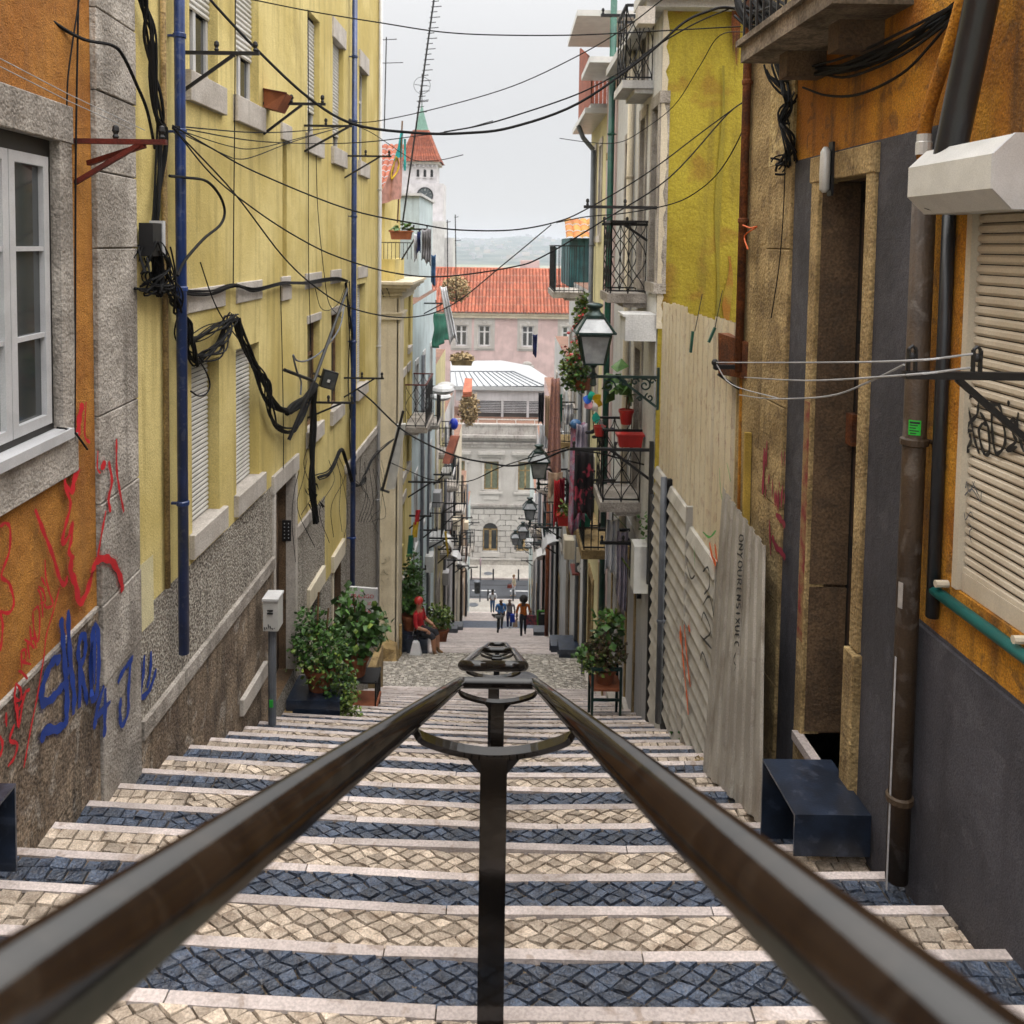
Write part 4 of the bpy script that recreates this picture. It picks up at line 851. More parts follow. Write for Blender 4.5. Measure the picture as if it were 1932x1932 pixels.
t = thing('zinc_sheet', 'tall grey corrugated zinc sheet leaning against the gate with black script', 'sheet metal', HO.p(6.9, ground(1.8, 6.9), .15))
zg0 = ground(1.8, 6.8); za_ = HO.hit(1400, 975, .13)[1]
YB0, YB1 = HO.hit(1441, 1468, .30)[0], HO.hit(1327, 1430, .30)[0]; YT0, YT1 = HO.hit(1438, 985, .13)[0], HO.hit(1356, 966, .13)[0]
def zs(u, v):
    y = (YB0+(YB1-YB0)*u)*(1-v)+(YT0+(YT1-YT0)*u)*v; s = 1 if math.sin(2*math.pi*u*7) > 0 else 0
    return HO.p(y, (ground(1.8, y)-.02)*(1-v)+(za_-.05+.09*u)*v, .20*(1-v)+.10+.016*s)
m = MB(); m.sheet(zs, 70, 3); m.build('corrugated_sheet', K['zinc'], t, solid=.003)
LET = {'O': [[(.5, 0), (.1, .3), (.2, .9), (.6, 1), (.9, .6), (.8, .15), (.5, 0)]], 'N': [[(.1, 0), (.15, 1)], [(.15, 1), (.8, .05)], [(.8, .05), (.85, 1)]], 'Y': [[(.1, 1), (.45, .5)], [(.9, 1), (.45, .5), (.2, -.3)]], 'U': [[(.1, 1), (.15, .2), (.5, 0), (.8, .25), (.85, 1)]], 'R': [[(.15, 0), (.15, 1)], [(.15, 1), (.75, .85), (.6, .5), (.2, .45)], [(.35, .45), (.9, 0)]], 'E': [[(.85, .9), (.3, .95), (.2, .5), (.25, .05), (.85, .05)], [(.2, .5), (.7, .5)]], 'S': [[(.85, .9), (.3, .9), (.3, .55), (.75, .45), (.7, .05), (.1, .1)]], 'I': [[(.5, 0), (.5, 1)]], 'X': [[(.1, 1), (.9, 0)], [(.9, 1), (.1, 0)]], 'C': [[(.85, .85), (.4, .95), (.15, .5), (.4, .05), (.9, .15)]]}
scri = []; yy = 170.0
for k, ch in enumerate('ONYOURENSIXUEC'):
    sz = 58 if k < 6 else 50; xx = 1712-2.6*k
    for stq in LET[ch]: scri.append([(xx+34*b_, yy+sz*a_) for a_, b_ in stq])
    yy += sz+8
scri += [[(1690, yy+30), (1672, yy+90), (1690, yy+140), (1670, yy+200), (1682, yy+300)]]
def on_z(vx, vy):
    d = ray(vx, vy); z0 = .5
    for _ in range(30):
        y, z = HO.hit(vx, vy, z0); v = (z-zg0)/(za_-zg0); z0 = z0*.4+.6*(.20*(1-v)+.10+.03)
    return HO.p(y, z, z0)
ribbons(t, [[.013]+[T(2, 2, *p) for p in q] for q in scri], .013, K['gblack'], on_z, 'script')
# rusty box and frame fixed above the plot
t = thing('rusty_box', 'rusty open metal box fixed on a black frame above the hoarding', 'metal box', ORR.p(6.7, -.9, .2))
P = lambda x, y, d=6.9: at(x, y, d)
m = MB(); m.b8([at(1355, 706, 7.1), at(1412, 716, 6.8), at(1475, 700, 7.4), at(1440, 695, 7.8), at(1355, 628, 7.1), at(1412, 646, 6.8), at(1475, 640, 7.4), at(1440, 628, 7.8)]); m.build('box', K['rust'], t)
m = MB(); m.bar(at(1346, 692, 6.9), at(1497, 694, 6.9), .035); m.bar(at(1355, 706, 6.9), at(1430, 760, 7.0), .02); m.bar(at(1470, 690, 6.9), at(1472, 640, 6.9), .02); m.build('frame', K['iron'], t)
m = MB(); m.poly([at(1428, 620, 7), at(1462, 586, 7), at(1462, 640, 7)]); m.poly([at(1415, 640, 6.9), at(1490, 642, 6.9), at(1490, 648, 6.9), at(1415, 646, 6.9)]); m.build('gusset', K['redox'], t, solid=.008)
for i, x in enumerate((1349, 1352)): 
    m = MB(); m.ball(at(x, 684+8*i, 6.9), .03, n=8, m=5); m.build('insulator', K['iron'], t)
for k, (a, b, c) in enumerate(((1305, 625, 672), (1343, 618, 655))):
    t = thing('green_peg', ('upper' if k else 'lower')+' green plastic peg hanging on a wire before the hoarding', 'peg', at(a, b, 7.6), 'pegs on wires')
    m = MB(); m.bar(at(a+(6 if k else 2), b, 7.6), at(a-(6 if k else 2), b+(28 if k else 40), 7.6), .035, .02); m.build('peg', K['green'], t)
    m = MB(); m.tube([at(a+20, b-70, 7.8), at(a+6, b, 7.6)], .004, 5); m.build('wire', K['wire'], t)
# ================================================================== the black doorstep boxes (inverted U of sheet steel)
def step_box(label, F, y0, y1, ztop, w, zleg0, zleg1, mt='navy', n0=.02):
    t = thing('step_box', label, 'metal step', F.p((y0+y1)/2, min(zleg0, zleg1), w/2), 'black metal doorsteps')
    m = MB(); m.fbox(F, y0, y1, ztop-.012, ztop, n0, w); m.build('tread', K[mt], t)
    m = MB(); m.fbox(F, y0, y0+.012, zleg0, ztop-.012, n0, w); m.build('leg_plate', K[mt], t)
    m = MB(); m.fbox(F, y1-.012, y1, zleg1, ztop-.012, n0, w); m.build('leg_plate', K[mt], t)
    return t
y0 = 4.52; zt = -3.10
step_box('black steel doorstep box standing before the tall dark doorway', ORR, y0, 5.03, zt, .44, ground(1.8, y0), ground(1.8, 5.03)-.1)
yl_ = OL.hit(20, 1480, .2)[0]
yl1, zl = OL.hit(30, 1478, .36); step_box('black steel box cut off at the left edge of the frame', OL, yl1-.6, yl1, zl, .36, zl-.25, zl-.40)
# ================================================================== farther houses on both sides
def lattice_rail(F, y0, y1, z, h, pr, parent, mt='iron', top='iron', style='bars', closed=None):
    m = MB(); P = F.p
    def seg(a, b):                       # a, b: (y, n) plan points
        L = math.hypot(b[0]-a[0], b[1]-a[1]); k = max(2, int(L/.11))
        pt = lambda u, zz: P(a[0]+(b[0]-a[0])*u, zz, a[1]+(b[1]-a[1])*u)
        if style == 'bars':
            for i in range(k+1): m.bar(pt(i/k, z), pt(i/k, z+h), .014)
        else:
            k = max(2, int(L/.22))
            for i in range(k):
                for s in (1, -1):
                    q = [pt((i+.5+s*.5*math.cos(math.pi*2*v))/k, z+h*v) for v in [j/10 for j in range(11)]]
                    m.tube(q, .007, 5, cap=False)
            for i in range(k+1): m.bar(pt(i/k, z), pt(i/k, z+h), .012)
        m.bar(pt(0, z+.04), pt(1, z+.04), .02)
    seg((y0, .02), (y0, pr)); seg((y0, pr), (y1, pr)); seg((y1, pr), (y1, .02))
    m.build('railing', K[mt], parent)
    m = MB(); zz = z+h
    for a, b in (((y0, 0), (y0, pr)), ((y0, pr), (y1, pr)), ((y1, pr), (y1, 0))): m.bar(P(a[0], zz, a[1]), P(b[0], zz, b[1]), .04, .03)
    m.build('hand_rail', K[top], parent)
    if closed:
        m = MB(); m.fbox(F, y0+.01, y1-.01, z+.02, z+h-.03, pr-.035, pr-.025); m.build('privacy_screen', K[closed], parent)
def balcony(parent, F, y0, y1, z, pr, h=.92, mt='iron', top='iron', slab='stone_s', style='bars', th=.12, closed=None):
    m = MB(); m.fbox(F, y0, y1, z-th, z, -.05, pr); m.fbox(F, y0+.03, y1-.03, z-th-.06, z-th, -.05, pr*.6)
    b = m.build('balcony', K[slab], parent); lattice_rail(F, y0+.03, y1-.03, z, h, pr-.04, b, mt, top, style, closed); return b
def tiled(parent, p0, u, v, nu, nv, mt='tile', amp=.06, name='tiled_roof', per=4, stp=.4):
    """tile rows: p0 eave corner, u along the eave, v up the slope"""
    m = MB(); n = u.cross(v).normalized()
    if n.z < 0: n = -n
    for c in range(nu):
        for r in range(nv):
            a, b = r/nv, (r+1)/nv
            m.sheet(lambda s, t: p0+u*((c+s)/nu)+v*(a+(b-a)*t)+n*(amp*abs(math.sin(math.pi*s))**.6+amp*stp*(1-t)), per, 1)
    return m.build(name, K[mt], parent, kind='stuff')
HS = {}
def house(name, label, F, y0, y1, zt, mt, wins, trim='stone_s', doors=(), cornice=False, base=None, back=5, roof=False, shut=None, zb=None):
    t = HS[name] = thing(name, label, 'house', F.p((y0+y1)/2, ground(0, (y0+y1)/2)))
    zb = zb if zb is not None else -drop(y1)-1.5
    ops = [(a, b, c, d, .14) for a, b, c, d in wins]
    dn = []
    for a, b in doors:
        z = -drop((a+b)/2); dn.append((a, b, z-.4, z+2.15, .16))
    zone = (lambda y, z: 1 if z < -drop(y)+.7 else 0) if base else None
    wall(t, F, y0, y1, zb, zt, ops+dn, [K[mt], K[base or mt]], zone, zs=[-drop(y0+(y1-y0)*k/6)+.7 for k in range(7)] if base else (), back=back)
    for i, o in enumerate(wins):
        for q, nm in (((o[0]-.1, o[0]+.005, o[2], o[3]), 'window_jamb'), ((o[1]-.005, o[1]+.1, o[2], o[3]), 'window_jamb'), ((o[0]-.12, o[1]+.12, o[3]-.005, o[3]+.14), 'window_lintel'), ((o[0]-.13, o[1]+.13, o[2]-.12, o[2]+.006), 'window_sill')):
            m = MB(); m.fbox(F, *q, -.1, .05 if 'sill' in nm else .025); m.build(nm, K[trim], t)
        window(t, F, o, -.12, K['whitep'], K['glass'], 2, 2)
        if shut and i % 2 == 0: roller(t, F, (o[0]+.02, o[1]-.02, o[2]+(o[3]-o[2])*.45, o[3]), -.07, .06, K[shut])
    for o in dn:
        for q in ((o[0]-.12, o[0]+.005, o[2], o[3]), (o[1]-.005, o[1]+.12, o[2], o[3]), (o[0]-.12, o[1]+.12, o[3]-.005, o[3]+.16)):
            m = MB(); m.fbox(F, *q, -.1, .03); m.build('door_jamb', K['stone_o' if F is FR else trim], t)
        m = MB(); m.fbox(F, o[0], o[1], o[2], o[3], -.2, -.14); m.build('door', K[R.choice(['door', 'wood', 'dark', 'greenwood'])], t)
        m = MB(); m.fbox(F, o[0], o[1], o[2], o[2]+.42, -.14, .08); m.build('doorstep', K['stone_s'], t)
    if cornice:
        m = MB(); m.fbox(F, y0-.02, y1+.02, zt-.26, zt-.14, -.05, .06); m.fbox(F, y0-.03, y1+.03, zt-.14, zt-.06, -.05, .10); m.fbox(F, y0-.04, y1+.04, zt-.06, zt+.02, -.05, .14); m.build('cornice', K[trim], t)
    if roof: tiled(t, F.p(y0-.03, zt+.03, .3), Vector((F.b, 1, 0))*(y1-y0+.06), Vector((-F.sg*(back+.3), 0, (back+.3)*.35)), int((y1-y0)/.24), 8, 'tile')
    return t
# ---- right: white house whose mustard gable faces the viewer
h = house('white_house', 'white house with a mustard gable wall and small balconies, right of the street lamp', FR, 10.5, 14.6, 2.95, 'white', [(10.55, 10.98, -.45, 1.75), (11.55, 11.95, -.45, 1.75), (11.6, 12.0, 2.15, 2.9), (11.5, 12.0, -3.6, -1.4), (12.9, 13.4, -.45, 1.6)], 'stone', ((11.55, 12.25), (13.2, 13.9)), cornice=False, back=6, roof=False)
gz0 = -6.3
m = MB(); m.sheet(lambda u, v: Vector((1.87+4.2*u, 10.47-.025*math.sin(9*u+4*v)*math.sin(7*v), gz0+(2.93-gz0)*v)), 30, 40); m.build('gable_wall', K['gable'], h)
m = MB()
q0, q1 = [], []
for i in range(41):
    z = 2.9-3.9*i/40; q0.append(Vector((1.845, 10.44, z))); q1.append(Vector((1.885+.05*R.random(), 10.44, z)))
m.add(q0+q1, [(i, i+1, 42+i, 41+i) for i in range(40)]); m.build('peeled_corner', K['cream'], h)
m = MB()
for i in range(9): 
    x = 2.66+.012*i; z0 = 2.9; m.poly([(x, 10.43, z0), (x+.014, 10.43, z0), (x+.012, 10.43, z0-.25-.7*R.random()*abs(math.sin(i*2))-.1), (x+.002, 10.43, z0-.2-.5*R.random())])
m.build('rust_streaks', K['rust'], h)
ds = mat('damp_stain', (.20, .165, .02), (.30, .24, .025), .9, ns=2)
for x, w, z0, z1, mt, nm in ((2.58, .10, 2.2, -1.2, ds, 'damp_streak'), (2.72, .14, -.1, -1.3, mat('rust_stain', (.30, .13, .015), (.34, .24, .03), .9, ns=5), 'rust_stain')):
    m = MB(); L = []
    for i in range(13):
        t_ = i/12; z = z0+(z1-z0)*t_; hw = w*(.35+.5*abs(math.sin(t_*5+x)))*(1-.5*abs(2*t_-1)); L.append((x+.02*math.sin(t_*9)-hw/2, x+.02*math.sin(t_*9)+hw/2, z))
    for p, q in zip(L, L[1:]): m.poly([(p[0], 10.438, p[2]), (p[1], 10.438, p[2]), (q[1], 10.438, q[2]), (q[0], 10.438, q[2])])
    m.build(nm, mt, h)
m = MB(); m.box(1.55, 4.5, 10.2, 10.9, 2.93, 3.06); m.box(1.62, 4.5, 10.3, 10.9, 2.85, 2.93); m.build('eave', K['white'], h)
m = MB(); m.fbox(FR, 10.5, 14.6, 2.86, 2.98, 0, .22); m.build('eave_soffit', K['white'], h)
m = MB(); m.obox((1.6, 10.28, 2.72), Vector((.10, 0, 0)), Vector((0, .1, 0)), Vector((0, 0, .1))); m.build('eave_bracket', K['stone_s'], h)
m = MB(); m.fbox(FR, 10.46, 11.0, -1.16, -.86, 0, .38); m.fbox(FR, 10.46, 11.0, -.86, -.83, 0, .41); m.build('meter_shelf', K['white'], h)
m = MB(); m.fbox(FR, 10.5, 14.6, -6.8, -4.0, 0, .012); m.build('stone_base', K['greyp'], h)
balcony(h, FR, 11.06, 11.95, 2.13, .40, .95, 'iron', 'iron', 'white', 'lattice', .1)
balcony(h, FR, 11.2, 12.1, -.62, .52, .95, 'iron', 'iron', 'stone', 'lattice', .12, None)
balcony(h, FR, 11.3, 12.2, -3.44, .55, .98, 'iron', 'iron', 'stone', 'lattice', .13, None)
m = MB(); m.fbox(FR, 10.42, 10.47, -4.2, -2.4, 0, .05); m.build('iron_post', K['iron'], h)
m = MB(); m.fbox(FR, 10.5, 10.78, -4.35, -3.75, .02, .2); m.build('meter_box', K['lite'], h)
house('pale_pink_house', 'narrow pale pink house behind the green drainpipe', FR, 14.62, 16.2, 3.2, 'pinkp', [(15.2, 15.7, -1.6, .8), (15.2, 15.7, 1.7, 3.0), (15.2, 15.7, -4.6, -2.6)], 'stone_o', ((15.1, 15.8),), back=6, roof=False)
h = house('pale_yellow_house', 'pale yellow house with a grey gutter pipe below a red boarded balcony', FR, 16.22, 19.2, 2.55, 'paleyel', [(16.9, 17.3, .2, 2.0), (18.0, 18.4, .2, 2.0), (16.9, 17.4, -3.2, -1.3), (18.1, 18.5, -3.2, -1.3), (17.2, 17.7, -6, -4.4)], 'stone_s', ((17, 17.7),), back=6, roof=False)
m = MB(); m.fbox(FR, 16.2, 19.3, 2.5, 2.6, 0, .42); m.build('gutter', K['lite'], h)
pipe('drainpipe', 'grey drainpipe with a bent top on the pale yellow house', 'drainpipe', FR, 17.9, .08, -9.2, 2.0, .05, K['greypipe'], (-5, -2, 0))
m = MB(); m.tube([FR.p(17.9, 2.0, .08), FR.p(17.9, 2.25, .3), FR.p(17.9, 2.5, .4)], .05, 10); m.build('gutter_elbow', K['greypipe'], h)
# red boarded roof balcony on top of the pale yellow house
m = MB(); m.fbox(FR, 16.3, 19.2, 2.6, 3.3, -.6, -.5); m.build('attic_wall', K['paleyel'], h)
b = None
m = MB(); m.fbox(FR, 16.35, 19.25, 2.62, 2.7, -.5, .3); b = m.build('roof_balcony', K['white'], h)
for i in range(9): m = MB(); m.fbox(FR, 19.2, 19.23, 2.7, 4.2-.0*i, -.5+.09*i, -.42+.09*i); m.build('board', K['redwood'], b)
for i in range(24): 
    y = 16.4+.117*i; m = MB(); m.fbox(FR, y, y+.11, 2.72+.0*i, 3.55+.035*i, .27, .3); m.build('board', K['redwood'], b)
m = MB(); m.fbox(FR, 14.6, 16.2, 3.1, 3.2, 0, .5); m.fbox(FR, 14.9, 17.2, 3.95, 4.05, -2, .7); m.build('upper_eave', K['lite'], h)
h = house('timber_clad_house', 'house with teal green timber clad bay under a small orange tile roof', FR, 19.22, 25, -1.0, 'white', [(20, 20.5, -4.2, -2.4), (22, 22.5, -4.2, -2.4), (23.8, 24.3, -4.2, -2.4), (20.2, 20.7, -7.4, -5.6), (22.6, 23.1, -7.4, -5.6)], 'stone_s', ((20, 20.8), (23, 23.8)), back=5, cornice=False, roof=False)
bay = MB(); bay.box(1.75, 2.9, 23.6, 27.5, -1.15, .22); bay = bay.build('timber_bay', K['greenwood'], h)
for i in range(11): m = MB(); x = 1.72+.105*i; m.box(x, x+.097, 23.56, 23.6, -1.15, .2); m.build('board', K['greenwood'], bay)
tiled(h, Vector((1.62, 23.4, .2)), Vector((1.5, 0, 0)), Vector((0, .95, .55)), 7, 3, 'tile2', .05, 'bay_roof', 6)
balcony(h, FR, 20.2, 22.6, -1.1, .75, 1.1, 'iron', 'iron', 'stone', 'bars', .14, 'greenwood')
house('whitewashed_house', 'whitewashed house down the right side hung with washing', FR, 25.02, 32, -3.4, 'white', [(26, 26.5, -6.4, -4.6), (28, 28.5, -6.4, -4.6), (30, 30.5, -6.4, -4.6), (26, 26.5, -9.4, -7.8), (28.5, 29, -9.6, -7.8)], 'stone_s', ((27, 27.8), (30.5, 31.3)), back=5, base='greyp')
h = house('rose_house', 'rose tinted house with a red drainpipe lower on the right', FR, 32.02, 40, -6.2, 'pinkp', [(33, 33.5, -9, -7.4), (35, 35.5, -9, -7.4), (37, 37.5, -9, -7.4), (34, 34.5, -12.2, -10.6), (37, 37.5, -12.4, -10.8)], 'stone_s', ((33.4, 34.3), (37, 37.8)), back=5, base='greyp')
house('pale_grey_house', 'pale grey house down the right side beyond the rose house', FR, 40.02, 48, -10.2, 'greyp', [(42, 42.6, -13, -11.4), (45, 45.6, -13.2, -11.6), (43, 43.6, -16.4, -14.8)], 'stone_s', ((44, 44.8),), back=5)
house('pale_green_house', 'last pale green house at the bottom right of the stairs', FR, 48.02, 59.2, -14.6, 'palegreen', [(50, 50.6, -18, -16.3), (53, 53.6, -18.4, -16.6), (56, 56.6, -19.2, -17.4), (52, 52.6, -21.6, -20)], 'stone_s', ((51, 51.8), (55.5, 56.4)), back=6)
pipe('drainpipe', 'tall dark green drainpipe on the right ending above the pavement', 'drainpipe', FR, 14.75, .09, -6.55, 4.2, .056, K['green'], (-3.2, -.2, 1.9))
pipe('drainpipe', 'cream drainpipe between the stone windows of the white house', 'drainpipe', FR, 12.6, .06, -6.2, 2.9, .05, K['cream'], (-2, 1))
pipe('drainpipe', 'brick red drainpipe low on the right front', 'drainpipe', FR, 33, .08, -drop(33), -9.4, .075, K['terra'], (-12,))
pipe('drainpipe', 'slim grey conduit beside the folded metal gate', 'drainpipe', HO, 9.34, .13, ground(1.9, 9.4)+.1, -2.55, .036, K['greypipe'], (-4.2,))
pipe('gate_post', 'dark slim post at the far end of the metal gate', 'post', HO, 10.2, .08, ground(1.9, 10.2), -3.0, .035, K['iron'])
# ---- left: cream corner house beyond the lane, then the row downhill
h = thing('cream_corner_house', 'cream corner house with moulded cornice and a yellow roof parapet beyond the lane', 'house', Vector((-2.8, 19.4, -9.6)))
yw = [(20.2, 20.75, -5.6, -3.2), (21.2, 21.7, -5.6, -3.2), (20.4, 20.9, -8.2, -6.3), (21.3, 21.8, -2.6, -1.2)]
wall(h, FL, 19.4, 22.3, -13.2, -.95, [(*o, .15) for o in yw]+[(20.0, 20.7, -10.6, -7.4, .2)], [K['yellow']], back=4)
for o in yw: window(h, FL, o, -.13, K['whitep'], K['glass'], 2, 2); stone_block(h, FL, o[0]-.1, o[1]+.1, o[2]-.16, o[2]+.006, -.1, .05, K['stone_s'], 'window_sill'); stone_block(h, FL, o[0]-.1, o[1]+.1, o[3]-.005, o[3]+.2, -.1, .03, K['stone_s'], 'window_lintel')
m = MB(); m.fbox(FL, 20, 20.7, -10.6, -7.4, -.2, -.15); m.build('door', K['wood'], h)
m = MB(); m.box(-6.5, -2.455, 19.36, 19.4, -13.2, -.95); m.build('end_wall', K['cream'], h)
m = MB(); m.box(-3.05, -2.44, 19.28, 19.362, -12, -1.25); m.box(-2.47, -2.40, 19.28, 20.0, -12, -1.25); m.build('corner_pilaster', K['cream'], h)
m = MB(); m.box(-3.4, -2.36, 19.22, 20.1, -1.72, -1.60); m.box(-3.4, -2.33, 19.2, 20.1, -1.60, -1.55); m.build('pilaster_band', K['cream'], h)
m = MB(); 
for k, (e, z0, z1) in enumerate(((.04, -1.3, -1.18), (.10, -1.18, -1.08), (.2, -1.08, -1.0), (.30, -1.0, -.92), (.36, -.92, -.86))): m.box(-7, -2.45+e, 19.36-e, 22.3-.01*k, z0, z1)
cn = m.build('cornice', K['cream'], h)
mk = [[.012]+[T(1, 2, *p) for p in q] for q in (((950, 400), (970, 350), (985, 370), (1000, 335), (1010, 360)), ((945, 390), (980, 385)), ((960, 430), (975, 470), (940, 470), (965, 440)), ((985, 430), (975, 465), (1000, 470)), ((945, 510), (965, 540), (945, 580), (960, 600)), ((985, 505), (1000, 510), (985, 580)), ((960, 640), (950, 680), (965, 720)), ((975, 690), (1000, 640)), ((985, 770), (1010, 760)))]
ribbons(h, mk, .012, K['iron'], lambda x, y: at(x, y, 19.27), 'black_scribble')
for i in range(5):
    x = -3.25+.14*i; m = MB(); m.tube([(x, 19.07, -.99), (x+.03, 19.2, -1.08), (x+.05, 19.3, -1.2)], .012, 6); m.build('cornice_rib', K['iron'], cn)
m = MB(); m.box(-3.6, -2.55, 19.5, 19.62, -.86, -.36); m.box(-2.67, -2.55, 19.62, 21.2, -.86, -.36); m.build('roof_parapet', K['yellow'], h)
m = MB(); m.box(-6, -2.95, 20.6, 23.6, -.9, 1.35); m.build('attic_wall', K['yellow'], h)
m = MB(); m.box(-3.35, -3.12, 20.585, 20.605, -.35, .15); m.build('attic_window', K['glass'], h)
tiled(h, Vector((-6, 20.3, 1.1)), Vector((3.25, 0, 0)), Vector((0, 2.6, 1.5)), 22, 9, 'tile', .05, 'attic_roof', 5)
m = MB()
for i in range(15): m.bar((-3.45+.09*i, 19.56, -.36), (-3.45+.09*i, 19.56, .02), .012)
m.bar((-3.5, 19.56, .02), (-2.2, 19.56, .02), .02); m.build('roof_railing', K['iron'], h)
h = house('pale_blue_house', 'pale blue house with an iron balcony below the clock tower', FL, 22.32, 29.5, -1.6, 'paleblue', [(23, 23.6, -5.2, -3.3), (25, 25.6, -5.2, -3.3), (27.3, 27.9, -5.2, -3.3), (23, 23.6, -8.4, -6.4), (25, 25.6, -8.4, -6.4), (27.3, 27.9, -8.6, -6.6)], 'white', ((24, 24.8), (27, 27.8)), back=5, base='greyp')
balcony(h, FL, 20.7, 22.6, -4.5, .55, 1.05, 'iron', 'redox', 'stone', 'lattice', .14)
balcony(h, FL, 24.7, 26, -5.3, .5, .95, 'iron', 'iron', 'stone', 'bars', .12)
m = MB(); m.box(-6, -2.62, 25.5, 30, -1.6, 1.42); m.build('roof_storey', K['paleblue'], h)
m = MB(); m.box(-6.1, -2.55, 25.4, 30.1, 1.42, 1.5); m.build('roof_slab', K['white'], h)
h = house('ochre_house', 'narrow ochre house with white awnings on the left row', FL, 29.52, 34, -4.2, 'paleyel', [(30.4, 31, -7.4, -5.6), (32.4, 33, -7.4, -5.6), (30.4, 31, -10.6, -8.8), (32.4, 33, -10.8, -9)], 'stone_s', ((31.2, 32),), back=5)
balcony(h, FL, 30.1, 31.3, -7.5, .5, .95, 'iron', 'iron', 'stone', 'bars', .12)
house('white_terrace_house', 'white terrace house with balconies mid way down the left row', FL, 34.02, 40, -6.8, 'white', [(35, 35.6, -9.8, -8.2), (37.5, 38.1, -9.8, -8.2), (35, 35.6, -13, -11.4), (38, 38.6, -13.2, -11.6)], 'stone_s', ((36.2, 37),), back=5, base='greyp')
house('cream_terrace_house', 'cream terrace house with a terracotta gable low on the left', FL, 40.02, 47, -10.0, 'cream', [(41, 41.6, -13, -11.4), (44, 44.6, -13, -11.4), (42, 42.6, -16, -14.4)], 'stone_s', ((43, 43.8),), back=5)
house('peach_house', 'peach coloured house near the bottom of the left row', FL, 47.02, 53, -14.2, 'peach', [(48.5, 49.1, -17.2, -15.6), (51, 51.6, -17.4, -15.8)], 'stone_s', ((49.6, 50.4),), back=5)
house('pale_mint_house', 'last pale mint house at the bottom left of the stairs', FL, 53.02, 59.4, -17.4, 'palegreen', [(54.4, 55, -20.6, -18.8), (57, 57.6, -21, -19.2)], 'white', ((55.6, 56.4),), back=6)
for i, (y, r, c) in enumerate(((24.4, .05, 'greypipe'), (26.4, .04, 'greypipe'), (29.6, .05, 'stone_s'), (33.8, .06, 'greypipe'), (36.4, .05, 'whitep'), (39.9, .06, 'iron'), (46.9, .07, 'brownpipe'), (52.9, .07, 'greypipe'))):
    pipe('drainpipe', ('grey', 'slim grey', 'stone coloured', 'grey', 'white', 'black', 'brown', 'grey')[i]+' drainpipe on the left fronts '+('of the pale blue house', 'below the pale blue wall', 'at the start of the ochre house', 'at the end of the ochre house', 'on the white terrace house', 'between white and cream terraces', 'before the peach house', 'before the mint house')[i], 'drainpipe', FL, y, .07, -drop(y)-.2, -drop(y)+8.5, r, K[c])
for i, (y, r, c) in enumerate(((20.0, .05, 'greypipe'), (22.9, .045, 'stone_s'), (27.4, .05, 'iron'), (30.0, .05, 'greypipe'), (36.2, .06, 'iron'), (41.5, .07, 'greypipe'), (47.5, .07, 'whitep'))):
    pipe('drainpipe', ('grey', 'cream', 'black', 'grey', 'black', 'grey', 'white')[i]+' drainpipe on the right fronts '+('after the yellow house', 'under the timber bay', 'of the whitewashed house', 'by the hanging washing', 'of the rose house', 'of the pale grey house', 'before the pale green house')[i], 'drainpipe', FR, y, .07, -drop(y)-.2, -drop(y)+7.5, r, K[c])
# balconies, awnings, vents and boxes crowding the two rows
for nm, F, y, h, L, pr, cl in (('pale_blue_house', FL, 27.6, 3.4, 1.2, .45, None), ('ochre_house', FL, 32.3, 6.4, 1.1, .5, 'greenwood'), ('ochre_house', FL, 32.4, 3.3, 1.1, .45, 'redwood'), ('white_terrace_house', FL, 35.2, 6.3, 1.3, .5, None), ('white_terrace_house', FL, 37.8, 3.6, 1.3, .5, 'dark'), ('cream_terrace_house', FL, 41.2, 6.0, 1.4, .5, None), ('cream_terrace_house', FL, 44.2, 3.5, 1.4, .5, 'redwood'), ('peach_house', FL, 48.6, 4.0, 1.4, .5, None), ('pale_mint_house', FL, 54.5, 4.4, 1.4, .5, None),
        ('whitewashed_house', FR, 26, 6.6, 1.2, .5, None), ('whitewashed_house', FR, 28.6, 3.6, 1.2, .5, 'greenwood'), ('rose_house', FR, 33.2, 6.0, 1.3, .5, None), ('rose_house', FR, 37.2, 3.6, 1.3, .5, 'lite'), ('pale_grey_house', FR, 42.3, 5.2, 1.4, .5, None), ('pale_green_house', FR, 50.3, 4.6, 1.4, .5, None)):
    balcony(HS[nm], F, y-.3, y-.3+L, -drop(y)+h, pr, .95, 'iron', 'iron', R.choice(['stone', 'stone_s', 'white']), 'bars', .12, cl)
for nm, F, y, h, mt in (('ochre_house', FL, 31, 3.2, 'lite'), ('white_terrace_house', FL, 36.6, 3, 'whitep'), ('cream_terrace_house', FL, 43.5, 3, 'lite'), ('whitewashed_house', FR, 27.2, 2.9, 'whitep'), ('rose_house', FR, 35.5, 3, 'lite')):
    m = MB(); z = -drop(y)+h; P = F.p; L = .9
    q = [(0.02, z+.45), (.2, z+.43), (.4, z+.33), (.52, z+.15), (.55, z)]
    for yy in (y, y+L): pass
    m.sheet(lambda u, v: P(y+L*u, q[min(4, int(v*4+.01))][1], q[min(4, int(v*4+.01))][0]), 2, 4); m.build('door_hood', K[mt], HS[nm], solid=.02)
for nm, F, y, h in (('pale_blue_house', FL, 26.1, 2.2), ('pale_blue_house', FL, 28.8, 4.6), ('ochre_house', FL, 33.4, 2.0), ('white_terrace_house', FL, 39.2, 4.8), ('peach_house', FL, 50.6, 5.4), ('whitewashed_house', FR, 29.8, 4.9), ('rose_house', FR, 39, 4.4), ('timber_clad_house', FR, 21.6, 2.4), ('timber_clad_house', FR, 24.3, 3.8)):
    m = MB(); z = -drop(y)+h; m.fbox(F, y, y+.5, z, z+.5, .01, .26); m.build('service_box', K[R.choice(['lite', 'greyp', 'cream'])], HS[nm])
